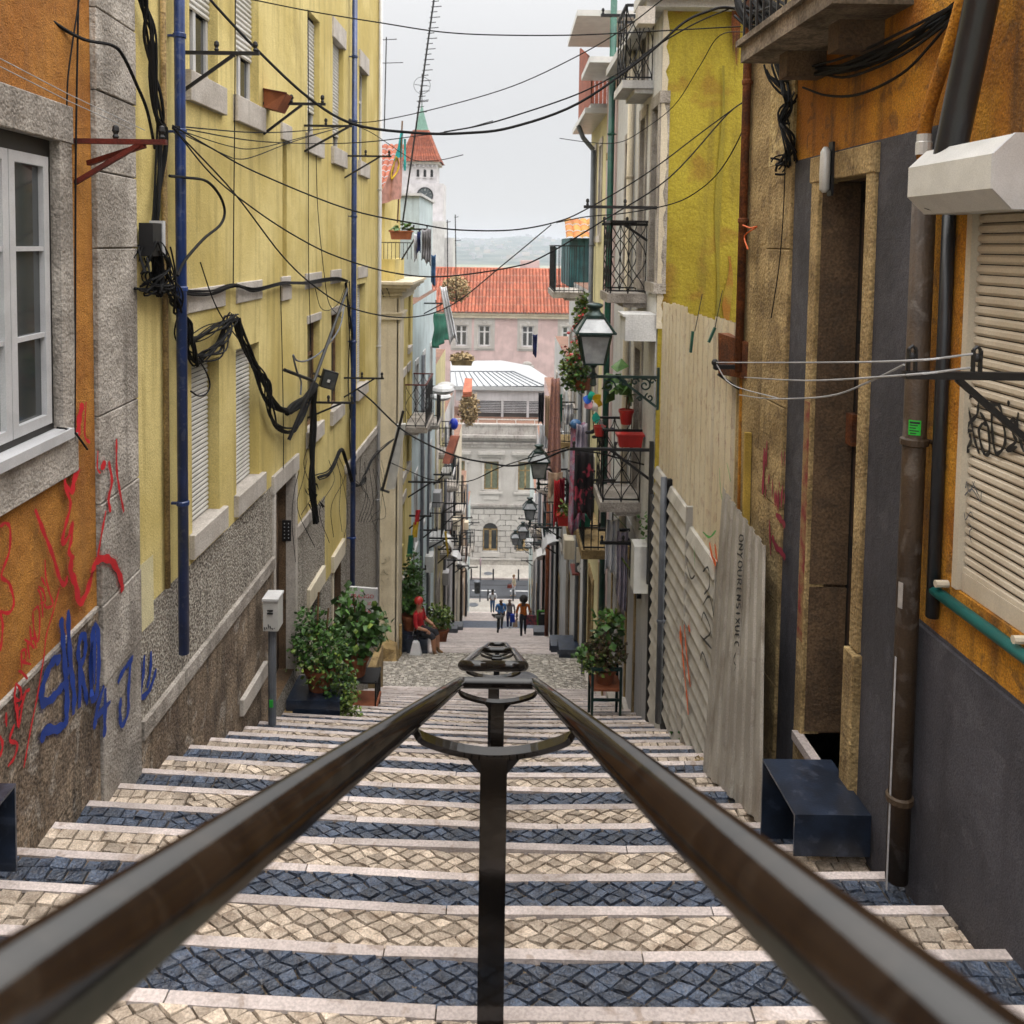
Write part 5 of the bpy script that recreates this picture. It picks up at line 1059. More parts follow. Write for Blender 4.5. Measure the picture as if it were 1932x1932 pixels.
# ================================================================== end of the street: white classical building
E = 69.4
def ex(v): return at(v, 950, E).x
def ez(v): return zdep(v, E)
g = thing('white_palace', 'white classical building with arched windows closing the street', 'building', Vector((0, E, GZ+.03)))
cw = mat('white_stucco', (.54, .51, .48), (.45, .42, .39), .85, ns=.5, streak=.3, sc_=(.42, .38, .33), grain=.05, gs=10, bump=.1, bs=10)
cst = mat('pale_ashlar', (.54, .51, .475), (.44, .41, .38), .85, ns=.8, streak=.25, sc_=(.36, .32, .28), grain=.08, gs=12, bump=.15, bs=10, isl=.05)
crust = mat('weathered_cornice', (.43, .40, .375), (.33, .30, .275), .9, ns=1, streak=.5, sc_=(.1, .08, .07), grain=.1, gs=9, bump=.2, bs=8, spots=.3, sps=3)
XW = [(ex(912)+(ex(976)-ex(912))*k) for k in range(-3, 4)]; xa, xb = -11.5, 10.5
def sub(zs_, ops): pass
Z0, ZR, ZM, ZC, ZP = GZ+.03, ez(1053), ez(958), ez(844), ez(803)
ops = []
for x in XW:
    ops.append((x, x+1.2, ez(1040), ez(1000)+.605, .3)); ops.append((x+.03, x+1.23, ez(925), ez(871), .3))
GF = Fac(0, 0, 1)
class Front:                              # a facade in the x-z plane, facing the viewer
    def __init__(s, y): s.y = y
    def p(s, x, z, n=0.0): return Vector((x, s.y-n, z))
EF = Front(E)
jt = mat('dark_stone_joint', (.16, .15, .135))
wall(g, EF, xa, xb, Z0, ZP, ops, [cw, jt], lambda x, z: 1 if ZR < z < ZM-.08 else 0, zs=(ZR, ZM-.08), back=8)
m = MB(); m.fbox(EF, xa, xb, Z0, ZR-.12, -.01, .12); m.build('base_course', K['pave'], g)
m = MB(); m.fbox(EF, xa, xb, ZR-.12, ZR+.02, 0, .18); m.build('water_table', cst, g)
rows_ = 9; rh = (ZM-.1-ZR-.02)/rows_
for r in range(rows_):
    z0 = ZR+.02+r*rh; x = -5.2-(.45 if r % 2 else 0)
    while x < 4.4:
        w = .9; a, b = x, x+w
        for X in XW:
            if r*rh+ZR > ez(1044)-.2 and z0 < ez(986)+.2:
                if a < X+.6 < b or (a < X-.02 < b) or (a < X+1.22 < b) or (X < a and b < X+1.2):
                    if a < X < b: b = X-.02
                    elif a < X+1.2 < b: a = X+1.22
                    else: a = b
        if b-a > .15: stone_block(g, EF, a+.025, b-.025, z0+.025, z0+rh-.025, -.02, .09, cst, 'ashlar_block')
        x += w
for x in XW[1:6]:
    cx_, zc, r0 = x+.6, ez(1000), .6
    m = MB(); nn = 12; zs0 = ez(1040)
    for i in range(nn):                   # arch infill above the spring line
        a0, a1 = math.pi*i/nn, math.pi*(i+1)/nn
        q = [(cx_+.62*math.cos(a), zc+.62*math.sin(a)) for a in (a0, a1)]
        p = [(cx_+.62*math.cos(a), ez(986)+.35) for a in (a0, a1)]
        m.add([EF.p(q[0][0], q[0][1], .03), EF.p(q[1][0], q[1][1], .03), EF.p(p[1][0], p[1][1], .03), EF.p(p[0][0], p[0][1], .03)], [(0, 1, 2, 3)])
    m.build('arch_spandrel', cst, g)
    for i in range(7):
        a0, a1 = math.pi*(i+.06)/7, math.pi*(i+.94)/7; m = MB(); ro = 1.12
        q = [EF.p(cx_+r*math.cos(a), zc+r*math.sin(a), k) for k in (.03, .12) for r, a in ((.63, a0), (ro, a0), (ro, a1), (.63, a1))]
        m.b8(q); m.build('arch_stone', cst, g)
    m = MB(); m.fbox(EF, x, x+1.2, ez(1040), zc+.62, -.28, -.22); w = m.build('arched_window', K['glass'], g)
    m = MB(); m.fbox(EF, x, x+.09, zs0, zc, -.22, -.14); m.fbox(EF, x+1.11, x+1.2, zs0, zc, -.22, -.14); m.fbox(EF, x+.5, x+.7, zs0, zc+.05, -.22, -.12); m.fbox(EF, x, x+1.2, zc-.05, zc+.05, -.22, -.12); m.fbox(EF, x, x+1.2, zs0, zs0+.12, -.22, -.12)
    m.build('window_frame', K['stone_o'], w)
    m = MB(); m.fbox(EF, x-.2, x+1.4, ez(1050), ez(1041), 0, .16); m.build('window_sill', cst, g)
    o = (x+.03, x+1.23, ez(925), ez(871)); f = window(g, EF, o, -.24, K['stone_o'], K['curt'], 2, 2, .11)
    for q, nm in (((o[0]-.2, o[0], o[2], o[3]+.15), 'window_jamb'), ((o[1], o[1]+.2, o[2], o[3]+.15), 'window_jamb')):
        m = MB(); m.fbox(EF, *q, 0, .07); m.build(nm, cst, g)
    m = MB(); m.fbox(EF, o[0]-.42, o[1]+.42, ez(862), ez(857), 0, .16); m.fbox(EF, o[0]-.5, o[1]+.5, ez(857), ez(852), 0, .3); m.build('window_hood', cst, g)
    for xx in (o[0]-.3, o[1]+.18): m = MB(); m.fbox(EF, xx, xx+.12, ez(873), ez(862), 0, .14); m.build('hood_bracket', cst, g)
    m = MB(); m.fbox(EF, o[0]-.35, o[1]+.35, ez(932), ez(928), 0, .14); m.build('window_sill', cst, g)
    m = MB(); m.fbox(EF, o[0]-.05, o[1]+.05, ez(943), ez(934), 0, .05); m.build('sill_panel', cst, g)
for a, b, n in ((958, 955, .12), (955, 951, .2), (844, 838, .12), (838, 834, .2), (830, 825, .25), (825, 820, .42)): m = MB(); m.fbox(EF, xa, xb, ez(a), ez(b), 0, n); m.build('cornice', crust, g)
m = MB(); m.fbox(EF, xa, xb, ez(820), ez(803), -.3, .06); m.fbox(EF, xa, xb, ez(803), ez(800), -.3, .12); m.build('parapet', crust, g)
m = MB(); m.fbox(EF, xa, xb, ez(792.5), ez(791), -.1, -.06)
for k in range(15): m.fbox(EF, xa+1.55*k, xa+1.55*k+.05, ez(800), ez(792), -.1, -.06)
m.build('terrace_rail', K['lite'], g)
# glazed roof pavilion with standing seam metal roof, set back
yb_ = 73.0
def bx_(v): return at(v, 740, yb_).x
def bz_(v): return zdep(v, yb_)
BF = Front(yb_)
g2 = thing('roof_pavilion', 'white metal roofed pavilion with glass louvres on top of the white building', 'pavilion', Vector((0, yb_, bz_(800))))
m = MB(); m.fbox(BF, bx_(870), bx_(1060), bz_(800), bz_(756), -3, 0); m.build('glass_wall', K['glass'], g2)
for k in range(7):
    m = MB(); z = bz_(778)+k*(bz_(756)-bz_(778))/7; m.fbox(BF, bx_(870), bx_(1060), z, z+.05, .02, .14); m.build('louvre', K['greyp'], g2)
for v in (946, 994): m = MB(); m.fbox(BF, bx_(v), bx_(v)+.2, bz_(800), bz_(756), 0, .18); m.build('column', K['greyp'], g2)
m = MB(); m.fbox(BF, bx_(860), bx_(1065), bz_(756), bz_(735), -3, .2); m.build('fascia', K['greyp'], g2)
m = MB(); m.fbox(BF, bx_(852), bx_(1068), bz_(735), bz_(728), -3, .5); m.build('eave', K['zincr'], g2)
def rf(v, w, d): return at(v, w, d)
rp_ = [rf(850, 728, 72.6), rf(1027, 728, 72.6), rf(968, 701, 75), rf(850, 701, 75)]
m = MB(); m.poly(rp_); m.poly([rp_[1], rf(1060, 729, 75), rf(1000, 690, 78), rf(946, 680, 78), rp_[2]]); m.poly([rp_[3], rp_[2], rf(946, 680, 78), rf(850, 681, 78)]); m.build('metal_roof', K['zincr'], g2)
for k in range(15):
    u = k/14; a = rp_[0].lerp(rp_[1], u); b = rp_[3].lerp(rp_[2], u); m = MB(); m.bar(a, b, .07, .12); m.build('standing_seam', K['greypipe'], g2)
m = MB(); m.bar(rp_[2], rp_[1], .1, .12); m.bar(rp_[3], rp_[2], .1, .12); m.build('ridge_cap', K['greypipe'], g2)
# pink building behind
yp = 82.0
def px_(v): return at(v, 640, yp).x
def pz_(v): return zdep(v, yp)
PF = Front(yp)
g3 = thing('pink_building', 'pink building with a red tiled roof behind the white one', 'building', Vector((0, yp, -26)))
pw = [(px_(x), px_(x)+1.16, pz_(654), pz_(614)) for x in (902.5, 984, 859, 1060)]
wall(g3, PF, -14, 12, -26, pz_(596), [(*o, .2) for o in pw], [K['pinkp']], back=10)
for o in pw:
    m = MB(); m.fbox(PF, o[0]-.42, o[0], o[2]-.4, pz_(596), 0, .04); m.fbox(PF, o[1], o[1]+.42, o[2]-.4, pz_(596), 0, .04); m.fbox(PF, o[0], o[1], o[2]-.4, o[2], 0, .04); m.fbox(PF, o[0], o[1], o[3], pz_(596), 0, .04); m.build('window_panel', cw, g3)
    for q in ((o[0]-.16, o[0], o[2], o[3]), (o[1], o[1]+.16, o[2], o[3]), (o[0]-.2, o[1]+.2, o[3], o[3]+.16), (o[0]-.28, o[1]+.28, o[2]-.22, o[2])): m = MB(); m.fbox(PF, *q, 0, .12); m.build('window_surround', cst, g3)
    m = MB(); m.ball(PF.p((o[0]+o[1])/2, o[3]+.22, .06), .22, 1, .4, .9, 8, 6); m.build('keystone_ornament', cst, g3)
    window(g3, PF, o, -.16, K['whitep'], K['glass'], 2, 2, .14)
    m = MB(); m.ball(PF.p((o[0]+o[1])/2, pz_(686), .05), .45, 1, .3, .6, 10, 6); m.ball(PF.p((o[0]+o[1])/2-.45, pz_(691), .05), .25, 1, .3, .7, 8, 5); m.ball(PF.p((o[0]+o[1])/2+.45, pz_(691), .05), .25, 1, .3, .7, 8, 5); m.build('pediment_ornament', cst, g3)
m = MB(); m.fbox(PF, -14, 12, pz_(600), pz_(594), 0, .3); m.fbox(PF, -14, 12, pz_(594), pz_(591), 0, .45); m.build('eave_moulding', K['cream'], g3)
tiled(g3, Vector((-14, yp-.6, pz_(591))), Vector((26, 0, 0)), Vector((0, 6.2, 4.05)), 78, 6, 'tile', .2, 'tiled_roof', 6, .12)
m = MB(); m.tube([(-14, yp+5.6, pz_(591)+4.08), (12, yp+5.6, pz_(591)+4.08)], .16, 8); m.build('ridge_tiles', K['tile'], g3)
m = MB(); m.box(1.4, 3.4, 88.5, 89.5, -3, -1.55); m.build('chimney', K['pinkp'], g3)
m = MB(); m.box(-5.5, -3.9, 84.5, 85.5, -6, -4.7); m.build('roof_dormer', K['cream'], g3)
# clock tower
yt = 112.0
def tx(v): return at(v, 340, yt).x
def tz(v): return at(795, v, yt).z
TF = Front(yt)
g4 = thing('clock_tower', 'white clock tower with a red tiled spire roof behind the flag', 'tower', Vector((tx(792), yt, -26)))
x0, x1 = tx(759), tx(824); tw = x1-x0
lwin = [(tx(v), tx(v+5), tz(334), tz(322), .5) for v in (786, 799, 812)]
wall(g4, TF, x0, x1, -26, tz(308), [], [K['tower']], back=tw)
m = MB(); m.fbox(TF, x0-.6, tx(837), -26, tz(346), -tw-.4, .35); m.build('lower_stage', K['tower'], g4)
for o in lwin:
    m = MB(); m.fbox(TF, o[0], o[1], o[2], o[3], .0, .03); xm = (o[0]+o[1])/2; rr_ = (o[1]-o[0])/2
    m.add([TF.p(xm, o[3], .03)]+[TF.p(xm+rr_*math.cos(math.pi*i/8), o[3]+rr_*math.sin(math.pi*i/8), .03) for i in range(9)], [(0, i, i+1) for i in range(1, 9)])
    m.build('belfry_opening', K['dark'], g4)
    m = MB(); m.fbox(TF, o[0]-.06, o[1]+.06, o[2]-.12, o[2], 0, .15); m.build('opening_sill', K['tower'], g4)
cc_ = TF.p(tx(802.5), tz(369), .37)
def disc(name, r0, r1, n0, n1, mt, par):
    m = MB(); k = 28; vs = []
    for i in range(k):
        a = 2*math.pi*i/k; dx, dz = math.cos(a), math.sin(a)
        vs += [cc_+Vector((dx*r1, -n0, dz*r1)), cc_+Vector((dx*r1, -n1, dz*r1)), cc_+Vector((dx*r0, -n1, dz*r0))]
    fs = []
    for i in range(k):
        a, b = 3*i, 3*((i+1) % k); fs += [(a, b, b+1, a+1), (a+1, b+1, b+2, a+2)]
    m.add(vs, fs); return m.build(name, mt, par)
ck = disc('clock_face', 0, .98, 0, .04, flat('slate_clock_face', (.075, .09, .10), .6), g4)
disc('clock_rim', .94, 1.08, 0, .1, K['iron'], ck)
m = MB()
for i in range(12):
    a = math.pi*i/6; u = Vector((math.sin(a), 0, math.cos(a))); m.bar(cc_+u*.62+Vector((0, -.05, 0)), cc_+u*.88+Vector((0, -.05, 0)), .07, .02)
m.build('hour_marks', K['lite'], ck)
m = MB(); m.bar(cc_+Vector((.02, -.07, .1)), cc_+Vector((.02, -.07, -.78)), .07, .02); m.bar(cc_+Vector((0, -.08, 0)), cc_+Vector((.26, -.08, .3)), .09, .02); m.build('clock_hands', K['lite'], ck)
m = MB(); m.fbox(TF, x0-.35, x1+.35, tz(310), tz(305), -tw-.35, .35); m.build('tower_cornice', K['stone_s'], g4)
for k in range(9): m = MB(); x = x0+tw*k/8; m.fbox(TF, x-.1, x+.1, tz(315), tz(310), 0, .28); m.build('dentil', K['tower'], g4)
zA, zB = tz(305), tz(243); ca = Vector(((x0+x1)/2, yt+tw/2, 0)); hb, ht_ = tw/2+.55, .95
for s in range(4):
    a = math.pi/2*s; c_, s_ = math.cos(a), math.sin(a)
    rot = lambda x, y: Vector((ca.x+x*c_-y*s_, ca.y+x*s_+y*c_, 0))
    m = MB()
    for r in range(12):
        t0, t1 = r/12, (r+1)/12
        def f(u, v, t0=t0, t1=t1):
            t = t0+(t1-t0)*v; w = hb+(ht_-hb)*(t**.85); p = rot((u*2-1)*w, -w-.025*(1-v)-.13*abs(math.sin(math.pi*u*15))); p.z = zA+(zB-zA)*t; return p
        m.sheet(f, 60, 1)
    m.build('roof_tiles', K['tile'], g4, kind='stuff')
vg = flat('verdigris_copper', (.16, .30, .24), .7)
m = MB(); m.lathe((ca.x, ca.y, zB), [(1.0, 0), (.85, .4), (.62, 1.2), (.30, 2.4), (.05, 3.4)], 8); m.build('copper_spire', vg, g4)
m = MB(); m.tube([(ca.x, ca.y, zB+3.2), (ca.x, ca.y, zB+7.5)], .06, 6); m.bar((ca.x-.7, ca.y, zB+3.9), (ca.x+.9, ca.y, zB+4.1), .09)
m.tube([(ca.x+1.1*math.cos(a), ca.y, zB+6+1.1*math.sin(a)) for a in [2*math.pi*i/16 for i in range(17)]], .035, 5); m.bar((ca.x-1.0, ca.y, zB+6.1), (ca.x+1.0, ca.y, zB+5.9), .06); m.build('weather_vane', K['iron'], g4)
m = MB(); m.box(tx(797), tx(842), yt-3, yt+3, -26, tz(418)); m.box(tx(835), tx(858), yt-2, yt+3, -26, tz(448)); m.build('nave_wall', K['white'], g4)
# ================================================================== lamps
def street_lamp():
    t = thing('street_lamp', 'nearest dark green street lantern on a scrolled wall bracket', 'street lamp', (0, 0, 0), 'wall lanterns down the right side')
    b = MB(); b.bar((0, 0, 0), (-.79, 0, 0), .035); b.bar((-.02, 0, -.36), (-.5, 0, -.0), .035, .03); b.bar((0, 0, .12), (0, 0, -.4), .03, .04)
    def scroll(cx, cz, r, turns=1.6, s=1, ph=0):
        b.tube([(cx+s*(r*(1-k/26))*math.cos(ph+turns*2*math.pi*k/24), 0, cz+(r*(1-k/26))*math.sin(ph+turns*2*math.pi*k/24)) for k in range(23)], .011, 6)
    scroll(-.60, -.12, .085); scroll(-.42, -.075, .05, 1.3, -1); scroll(-.16, -.10, .08, 1.5, -1, 1); scroll(-.07, -.05, .04, 1.2); scroll(-.10, -.25, .06, 1.3, 1, 2); scroll(-.28, -.06, .05, 1.3); scroll(-.22, -.27, .035, 1.2, -1)
    b.build('bracket', K['lamp'], t)
    m = MB(); x = -.79
    m.lathe((x, 0, 0), [(.02, -.12), (.045, -.1), (.03, -.02), (.05, .0), (.05, .03), (.025, .05), (.02, .1), (.06, .15)], 10); m.build('lamp_stem', K['lamp'], t)
    def fr_(z0, h0, z1, h1): return [(x+sx*h, sy*h, z) for z, h in ((z0, h0), (z1, h1)) for sx, sy in ((-1, -1), (1, -1), (1, 1), (-1, 1))]
    zb, z1, z2 = .165, .515, .725
    f = MB()
    for h0, za, h1, zz in ((.12, zb, .185, z1), (.23, z1+.03, .112, z2)):
        for sx, sy in ((-1, -1), (1, -1), (1, 1), (-1, 1)): f.bar((x+sx*h0, sy*h0, za), (x+sx*h1, sy*h1, zz), .022)
    for h, z, tck in ((.125, zb, .02), (.185, z1, .025), (.235, z1+.03, .022), (.115, z2, .02)):
        for i in range(4):
            c = [(-1, -1), (1, -1), (1, 1), (-1, 1)]; a, d = c[i], c[(i+1) % 4]; f.bar((x+a[0]*h, a[1]*h, z), (x+d[0]*h, d[1]*h, z), tck)
    lan = f.build('lantern_frame', K['lamp'], t)
    for h0, za, h1, zz, nm in ((.115, zb+.01, .178, z1-.005, 'lower_pane'), (.218, z1+.035, .108, z2-.005, 'upper_pane')):
        p = fr_(za, h0, zz, h1)
        for i in range(4):
            m = MB(); m.poly([p[i], p[(i+1) % 4], p[4+(i+1) % 4], p[4+i]]); m.build(nm, K['lglass'], lan)
    m = MB(); m.b8(fr_(zb-.012, .115, zb, .12)); m.build('lantern_floor', K['lamp'], t)
    m = MB(); m.lathe((x, 0, z2), [(.125, 0), (.12, .03), (.08, .06), (.065, .1), (.10, .125), (.105, .15), (.075, .165), (.02, .175)], 14); m.build('chimney_cap', K['lamp'], t, smooth=True)
    return t
L1 = street_lamp()
lx, lz = 1.85, -1.58
L1.location = (1.86, 10.3, lz); 
for i, (lab, x, y, z) in enumerate((('second street lantern in front of hanging washing', .77, 18.6, -5.27), ('third smaller street lantern before the arched windows', .88, 28, -9.27), ('fourth lantern, upper of the two farthest ones', .86, 36.5, -12.9), ('lowest and farthest small street lantern', .62, 42.5, -15.3))):
    copy_tree(L1, (x+.79, y, z), None, lab)
    if x+.79 < 1.8:
        m = MB(); m.bar((x+.77, y, z), (1.86, y, z), .03); m.bar((x+.77, y, z-.36), (1.86, y, z-.36), .02); m.build('lamp_arm', K['lamp'], None, 'iron arm tying '+lab+' to the wall', 'lamp arm', 'lantern wall arms')
# ================================================================== laundry brackets
def bracket(label, F, y, z, L, down=.45, along=.68, mt='iron', pegs=(.45, .95), w=.03, n0=0.0):
    t = thing('laundry_bracket', label, 'bracket', F.p(y, z, n0), 'iron laundry line brackets')
    m = MB(); m.bar(F.p(y, z, n0), F.p(y, z, n0+L), w, w*.9); m.build('arm', K[mt], t)
    if down: m = MB(); m.bar(F.p(y, z-down, n0), F.p(y, z-.01, n0+L*along), w*.8); m.build('brace', K[mt], t)
    for k in pegs:
        m = MB(); m.lathe(F.p(y, z+w*.4, n0+L*k), [(.012, 0), (.02, .015), (.012, .03), (.022, .05), (.018, .075), (.006, .085)], 8); m.build('peg', K['iron'], t)
    return t
def br_view(label, F, x0, y0, x1, down_px, along=.68, **k):
    y, z = F.hit(x0, y0); L = (x1-x0)/F0*y; return bracket(label, F, y, z, abs(L), down_px/F0*y, along, **k)
br_view('black bracket high on the yellow house beside the near blue pipe', YL, 343, 99, 487, 72)
br_view('black bracket beside the orange flower box on the yellow house', YL, 497, 195, 613, 57, .62)
br_view('black bracket reaching across to the far blue pipe', YL, 574, 237, 664, 48, .92)
br_view('black bracket near the top corner of the yellow house', YL, 650, 294, 738, 41, .75)
br_view('black bracket with white line near the far blue pipe', YL, 649, 713, 725, 37, .75)
br_view('black bracket at the foot of the slanting pole', YL, 580, 759, 669, 30, .72)
t = br_view('rust red double strut bracket on the orange house', OL, 140, 266, 313, 78, .72, mt='redox', w=.034)
y, z = OL.hit(140, 266); m = MB(); m.bar(OL.p(y+.12, z-.12, .03), OL.p(y, z-.02, .42), .03); m.build('strut', K['redox'], t)
m = MB()
for dz in (.0, .035): m.tube([OL.p(3.2, z+.22+dz, .25), OL.p(4.4, z+.12+dz, .3), OL.p(y, z+.07, .35+dz*2)], .0025, 5)
m.build('wash_line', K['wirew'], None, 'pale washing lines tied to the rust red bracket', 'washing line')
t = thing('laundry_bracket', 'black bracket arm reaching in from the right edge before the shutter', 'bracket', (1.9, 3.3, -.5), 'iron laundry line brackets')
yb = 3.28; A0 = at(1705, 707, yb); A1 = Vector((ORR.a+ORR.b*yb, yb, A0.z))
m = MB(); m.bar(A1, A0, .034, .03); m.build('arm', K['iron'], t)
m = MB(); m.bar(A0+Vector((.21, 0, -.015)), Vector((A1.x, yb, A0.z-.33)), .024); m.build('brace', K['iron'], t)
for k in (.03, .28):
    m = MB(); q = A0+Vector((k, 0, .015))
    for s in (-.014, .014): m.bar(q+Vector((s, 0, 0)), q+Vector((s, 0, .085)), .008, .02)
    m.ball(q+Vector((0, 0, .055)), .018, 1, .8, 1, 8, 6); m.tube([q+Vector((-.014, 0, .085)), q+Vector((0, 0, .098)), q+Vector((.014, 0, .085))], .007, 6); m.build('pulley', K['iron'], t)
m = MB(); b0 = at(1350, 684, 6.9)
for pts in ([b0, at(1520, 684, 5), at(1707, 681, yb), at(1835, 668, yb)], [at(1405, 712, 6.8), at(1520, 718, 5), at(1705, 708, yb), at(1830, 694, yb)], [at(1395, 745, 6.9), at(1450, 752, 5.8), at(1560, 748, 4.4), at(1640, 720, 3.7), at(1706, 688, yb)], [b0, at(1380, 725, 6.6), at(1470, 752, 5.6)]): m.tube(cat_rom(pts, 5), .0045, 6)
m.build('wash_line', K['wirew'], None, 'pale plastic washing lines stretched before the tall doorway', 'washing line')
for lab, x0, y0, x1, dn, al in (('black bracket arm below the big white balcony', 1243, 392, 1102, 0, .6), ('black bracket arm over the teal railing balcony', 1222, 424, 1136, 30, .5), ('black bracket carrying the patterned washing', 1231, 849, 1073, 60, .5), ('black bracket with pale cloth over the potted plant', 1212, 1025, 1130, 38, .3), ('short black bracket above the pale cloth', 1190, 1000, 1127, 20, .5), ('black bracket high before the white house', 1213, 30, 1135, 30, .2)):
    br_view(lab, FR, x0, y0, x1, dn, al, w=.04)
for i in range(8):
    y = [23.5, 26.2, 28.6, 31, 34.5, 38, 44, 50][i]; zz = -drop(y)+R.uniform(3.2, 6.8)
    bracket(('upper' if i % 2 else 'lower')+' distant bracket on the right, at the '+('timber clad', 'whitewashed', 'rose', 'lowest grey or green')[i//2]+' house', FR, y, zz, R.uniform(.7, 1.1), .35, .6, w=.05)
for i, (x0, y0, x1, dn) in enumerate(((758, 432, 808, 58), (800, 572, 850, 20), (770, 909, 832, 30), (772, 973, 815, 25), (792, 1000, 826, 20), (770, 1073, 805, 28), (826, 1036, 868, 28), (834, 966, 872, 30))):
    br_view(('bracket holding the dark clothes over the cream cornice', 'bracket over the green balcony cloth', 'upper of two crossing brackets by the pale blue wall', 'bracket just below the crossing pair', 'bracket beside the red and yellow flag', 'low bracket above the big potted plant', 'low bracket with the orange pole', 'bracket before the grey awning')[i], FL, x0, y0, x1, dn, .7, w=.045)
for i in range(10):
    y = [27, 29, 31.5, 33.5, 36, 39, 42, 45, 48, 52][i]; bracket(('upper' if i % 2 else 'lower')+' distant bracket on the left, at the '+('pale blue', 'ochre', 'white terrace', 'cream terrace', 'peach')[i//2]+' house', FL, y, -drop(y)+(5.6 if i % 2 else 3.2)+R.uniform(-.5, .5), R.uniform(.6, 1.0), .35, .6, w=.055)
# ================================================================== cables
def cable(label, pts, r, group='cables strung over the street', mt='wire', name='cable', wall_=False):
    if wall_: pts = [(pts[0][0], pts[0][1], YL.hit(pts[0][0], pts[0][1], .1)[0])]+list(pts[1:-1])+[pts[-1] if pts[-1][0] > 690 else (pts[-1][0], pts[-1][1], 13.3)]
    d0, d1 = pts[0][2], pts[-1][2]; xs = [p[0] for p in pts]; n = len(pts); out = []
    tot = sum(math.hypot(pts[i+1][0]-pts[i][0], pts[i+1][1]-pts[i][1]) for i in range(n-1)); acc = 0
    for i, p in enumerate(pts):
        if i: acc += math.hypot(p[0]-pts[i-1][0], p[1]-pts[i-1][1])
        dd = p[2] if len(p) > 2 else 'w' if wall_ and p[0] < 690 else d0+(d1-d0)*acc/tot
        out.append(at(p[0], p[1], YL.hit(p[0], p[1], .1)[0] if dd == 'w' else dd))
    m = MB(); m.tube(cat_rom(out, 6), r, 6); return m.build(name, K[mt], None, label, 'cable', group)
cable('thickest black cable sweeping across the sky from left to right', [(380, -25, 7.35), (397, 0), (483, 92), (583, 185), (670, 235), (790, 251), (880, 251), (966, 240), (1091, 195), (1216, 107), (1291, 42), (1340, 20), (1366, 14), (1400, 18, 8)], .013)
cable('topmost thin cable crossing the sky', [(470, -2, 8.4), (590, 22), (718, 43), (830, 60), (936, 66), (1091, 66), (1250, 58), (1398, 50, 8)], .006)
cable('thin cable rising from the far blue pipe to the upper right', [(668, 232, 13.3), (720, 227), (830, 203), (966, 163), (1091, 105), (1180, 52), (1255, -5, 9)], .007)
cable('thin branch cable just above the thickest cable', [(838, 249, 8), (900, 238), (966, 220), (1091, 177), (1180, 130), (1230, 92), (1310, 45), (1375, 17, 8)], .007)
cable('long sagging cable ending on the rusty pipe at right', [(325, 236, 6.5), (400, 280), (483, 325), (658, 395), (803, 425), (870, 434), (966, 434), (1045, 420), (1102, 397), (1216, 330), (1330, 245), (1401, 193), (1450, 160, 8)], .0065)
cable('cable dipping low before the red roof', [(325, 240, 6.5), (440, 362), (533, 483), (600, 545), (668, 583), (768, 599), (853, 575), (945, 503), (1040, 424, 9)], .0065)
cable('cable dipping over the cream cornice towards the red roof', [(325, 238, 6.5), (400, 330), (483, 397), (560, 447), (633, 483), (733, 513), (833, 522), (966, 504), (1026, 483), (1140, 415), (1263, 335), (1371, 217), (1412, 188, 8)], .0065)
cable('slack loop cable hanging against the mustard gable', [(1411, 207, 8), (1395, 260), (1356, 325), (1310, 365), (1263, 386), (1180, 402), (1106, 409), (1050, 420, 10)], .0065)
cable('thin slack cable on the gable near the rust streak', [(1416, 60, 8), (1358, 67), (1320, 125), (1271, 200), (1206, 250), (1166, 269), (1116, 269), (1056, 261, 12)], .005)
cable('thin cable along the yellow wall to the flag', [(330, 240, 7), (483, 266), (600, 271), (690, 268), (783, 257), (870, 244), (930, 228, 12)], .006, wall_=True)
cable('second thin cable along the yellow wall', [(330, 238, 7), (483, 250), (580, 246), (668, 236, 13.4)], .006, wall_=True)
cable('third thin cable drooping along the yellow wall', [(330, 243, 7), (430, 275), (483, 280), (560, 262), (668, 234, 13.4)], .005, wall_=True)
cable('fourth cable drooping deepest along the yellow wall', [(325, 243, 7), (420, 290), (450, 300), (483, 294), (560, 265), (668, 233, 13.4)], .005, wall_=True)
cable('cable from the far blue pipe down past the clock tower', [(672, 237, 13.3), (700, 250), (728, 268), (760, 290), (785, 303), (830, 302), (874, 292, 12)], .006)
cable('lower thick cable swinging past the pale blue house to the washing', [(675, 735, 13.5), (700, 755), (765, 815), (853, 858), (920, 873), (966, 879), (1020, 868), (1073, 848), (1140, 846), (1235, 849, 11)], .014)
cable('thin cable just under the lower thick cable', [(735, 872, 15), (775, 890), (815, 905), (883, 908), (938, 884), (985, 868), (1073, 843, 12)], .008)
cable('cable from the lower thick cable down to the lattice balcony', [(1075, 848, 12), (1130, 855), (1180, 868), (1238, 882, 11)], .012)
cable('heavy twisted cable crossing the orange wall at top left', [(40, -10, 4.6), (70, 15), (110, 48), (160, 75), (210, 85), (232, 105), (258, 160), (278, 210), (292, 280, 6.2)], .011, 'cables on the left house fronts')
def wallcable(label, F, pts, r, n=.03, mt='wire', k=6, cat='cable'):
    m = MB(); m.tube(cat_rom([F.hp(x, y, n) for x, y in pts], k), r, 6); return m.build('wall_cable', K[mt], None, label, cat, 'cables fixed to the house walls')
wallcable('taut cable pair running up the orange wall', OL, [(148, -5), (143, 300), (142, 600), (141, 832)], .006)
wallcable('second cable splayed on the orange wall', OL, [(150, -5), (130, 130), (126, 200)], .005)
wallcable('loose tied cable end beside the casement window', OL, [(108, 807), (125, 809), (140, 815), (152, 830), (165, 848)], .006, .05)
wallcable('vertical cable on the yellow wall by the upper window', YL, [(444, -5), (443, 200), (441, 400), (440, 540)], .006)
wallcable('vertical cable dropping beside the blind niche', YL, [(529, 535), (533, 700), (535, 850), (533, 910), (529, 922)], .006)
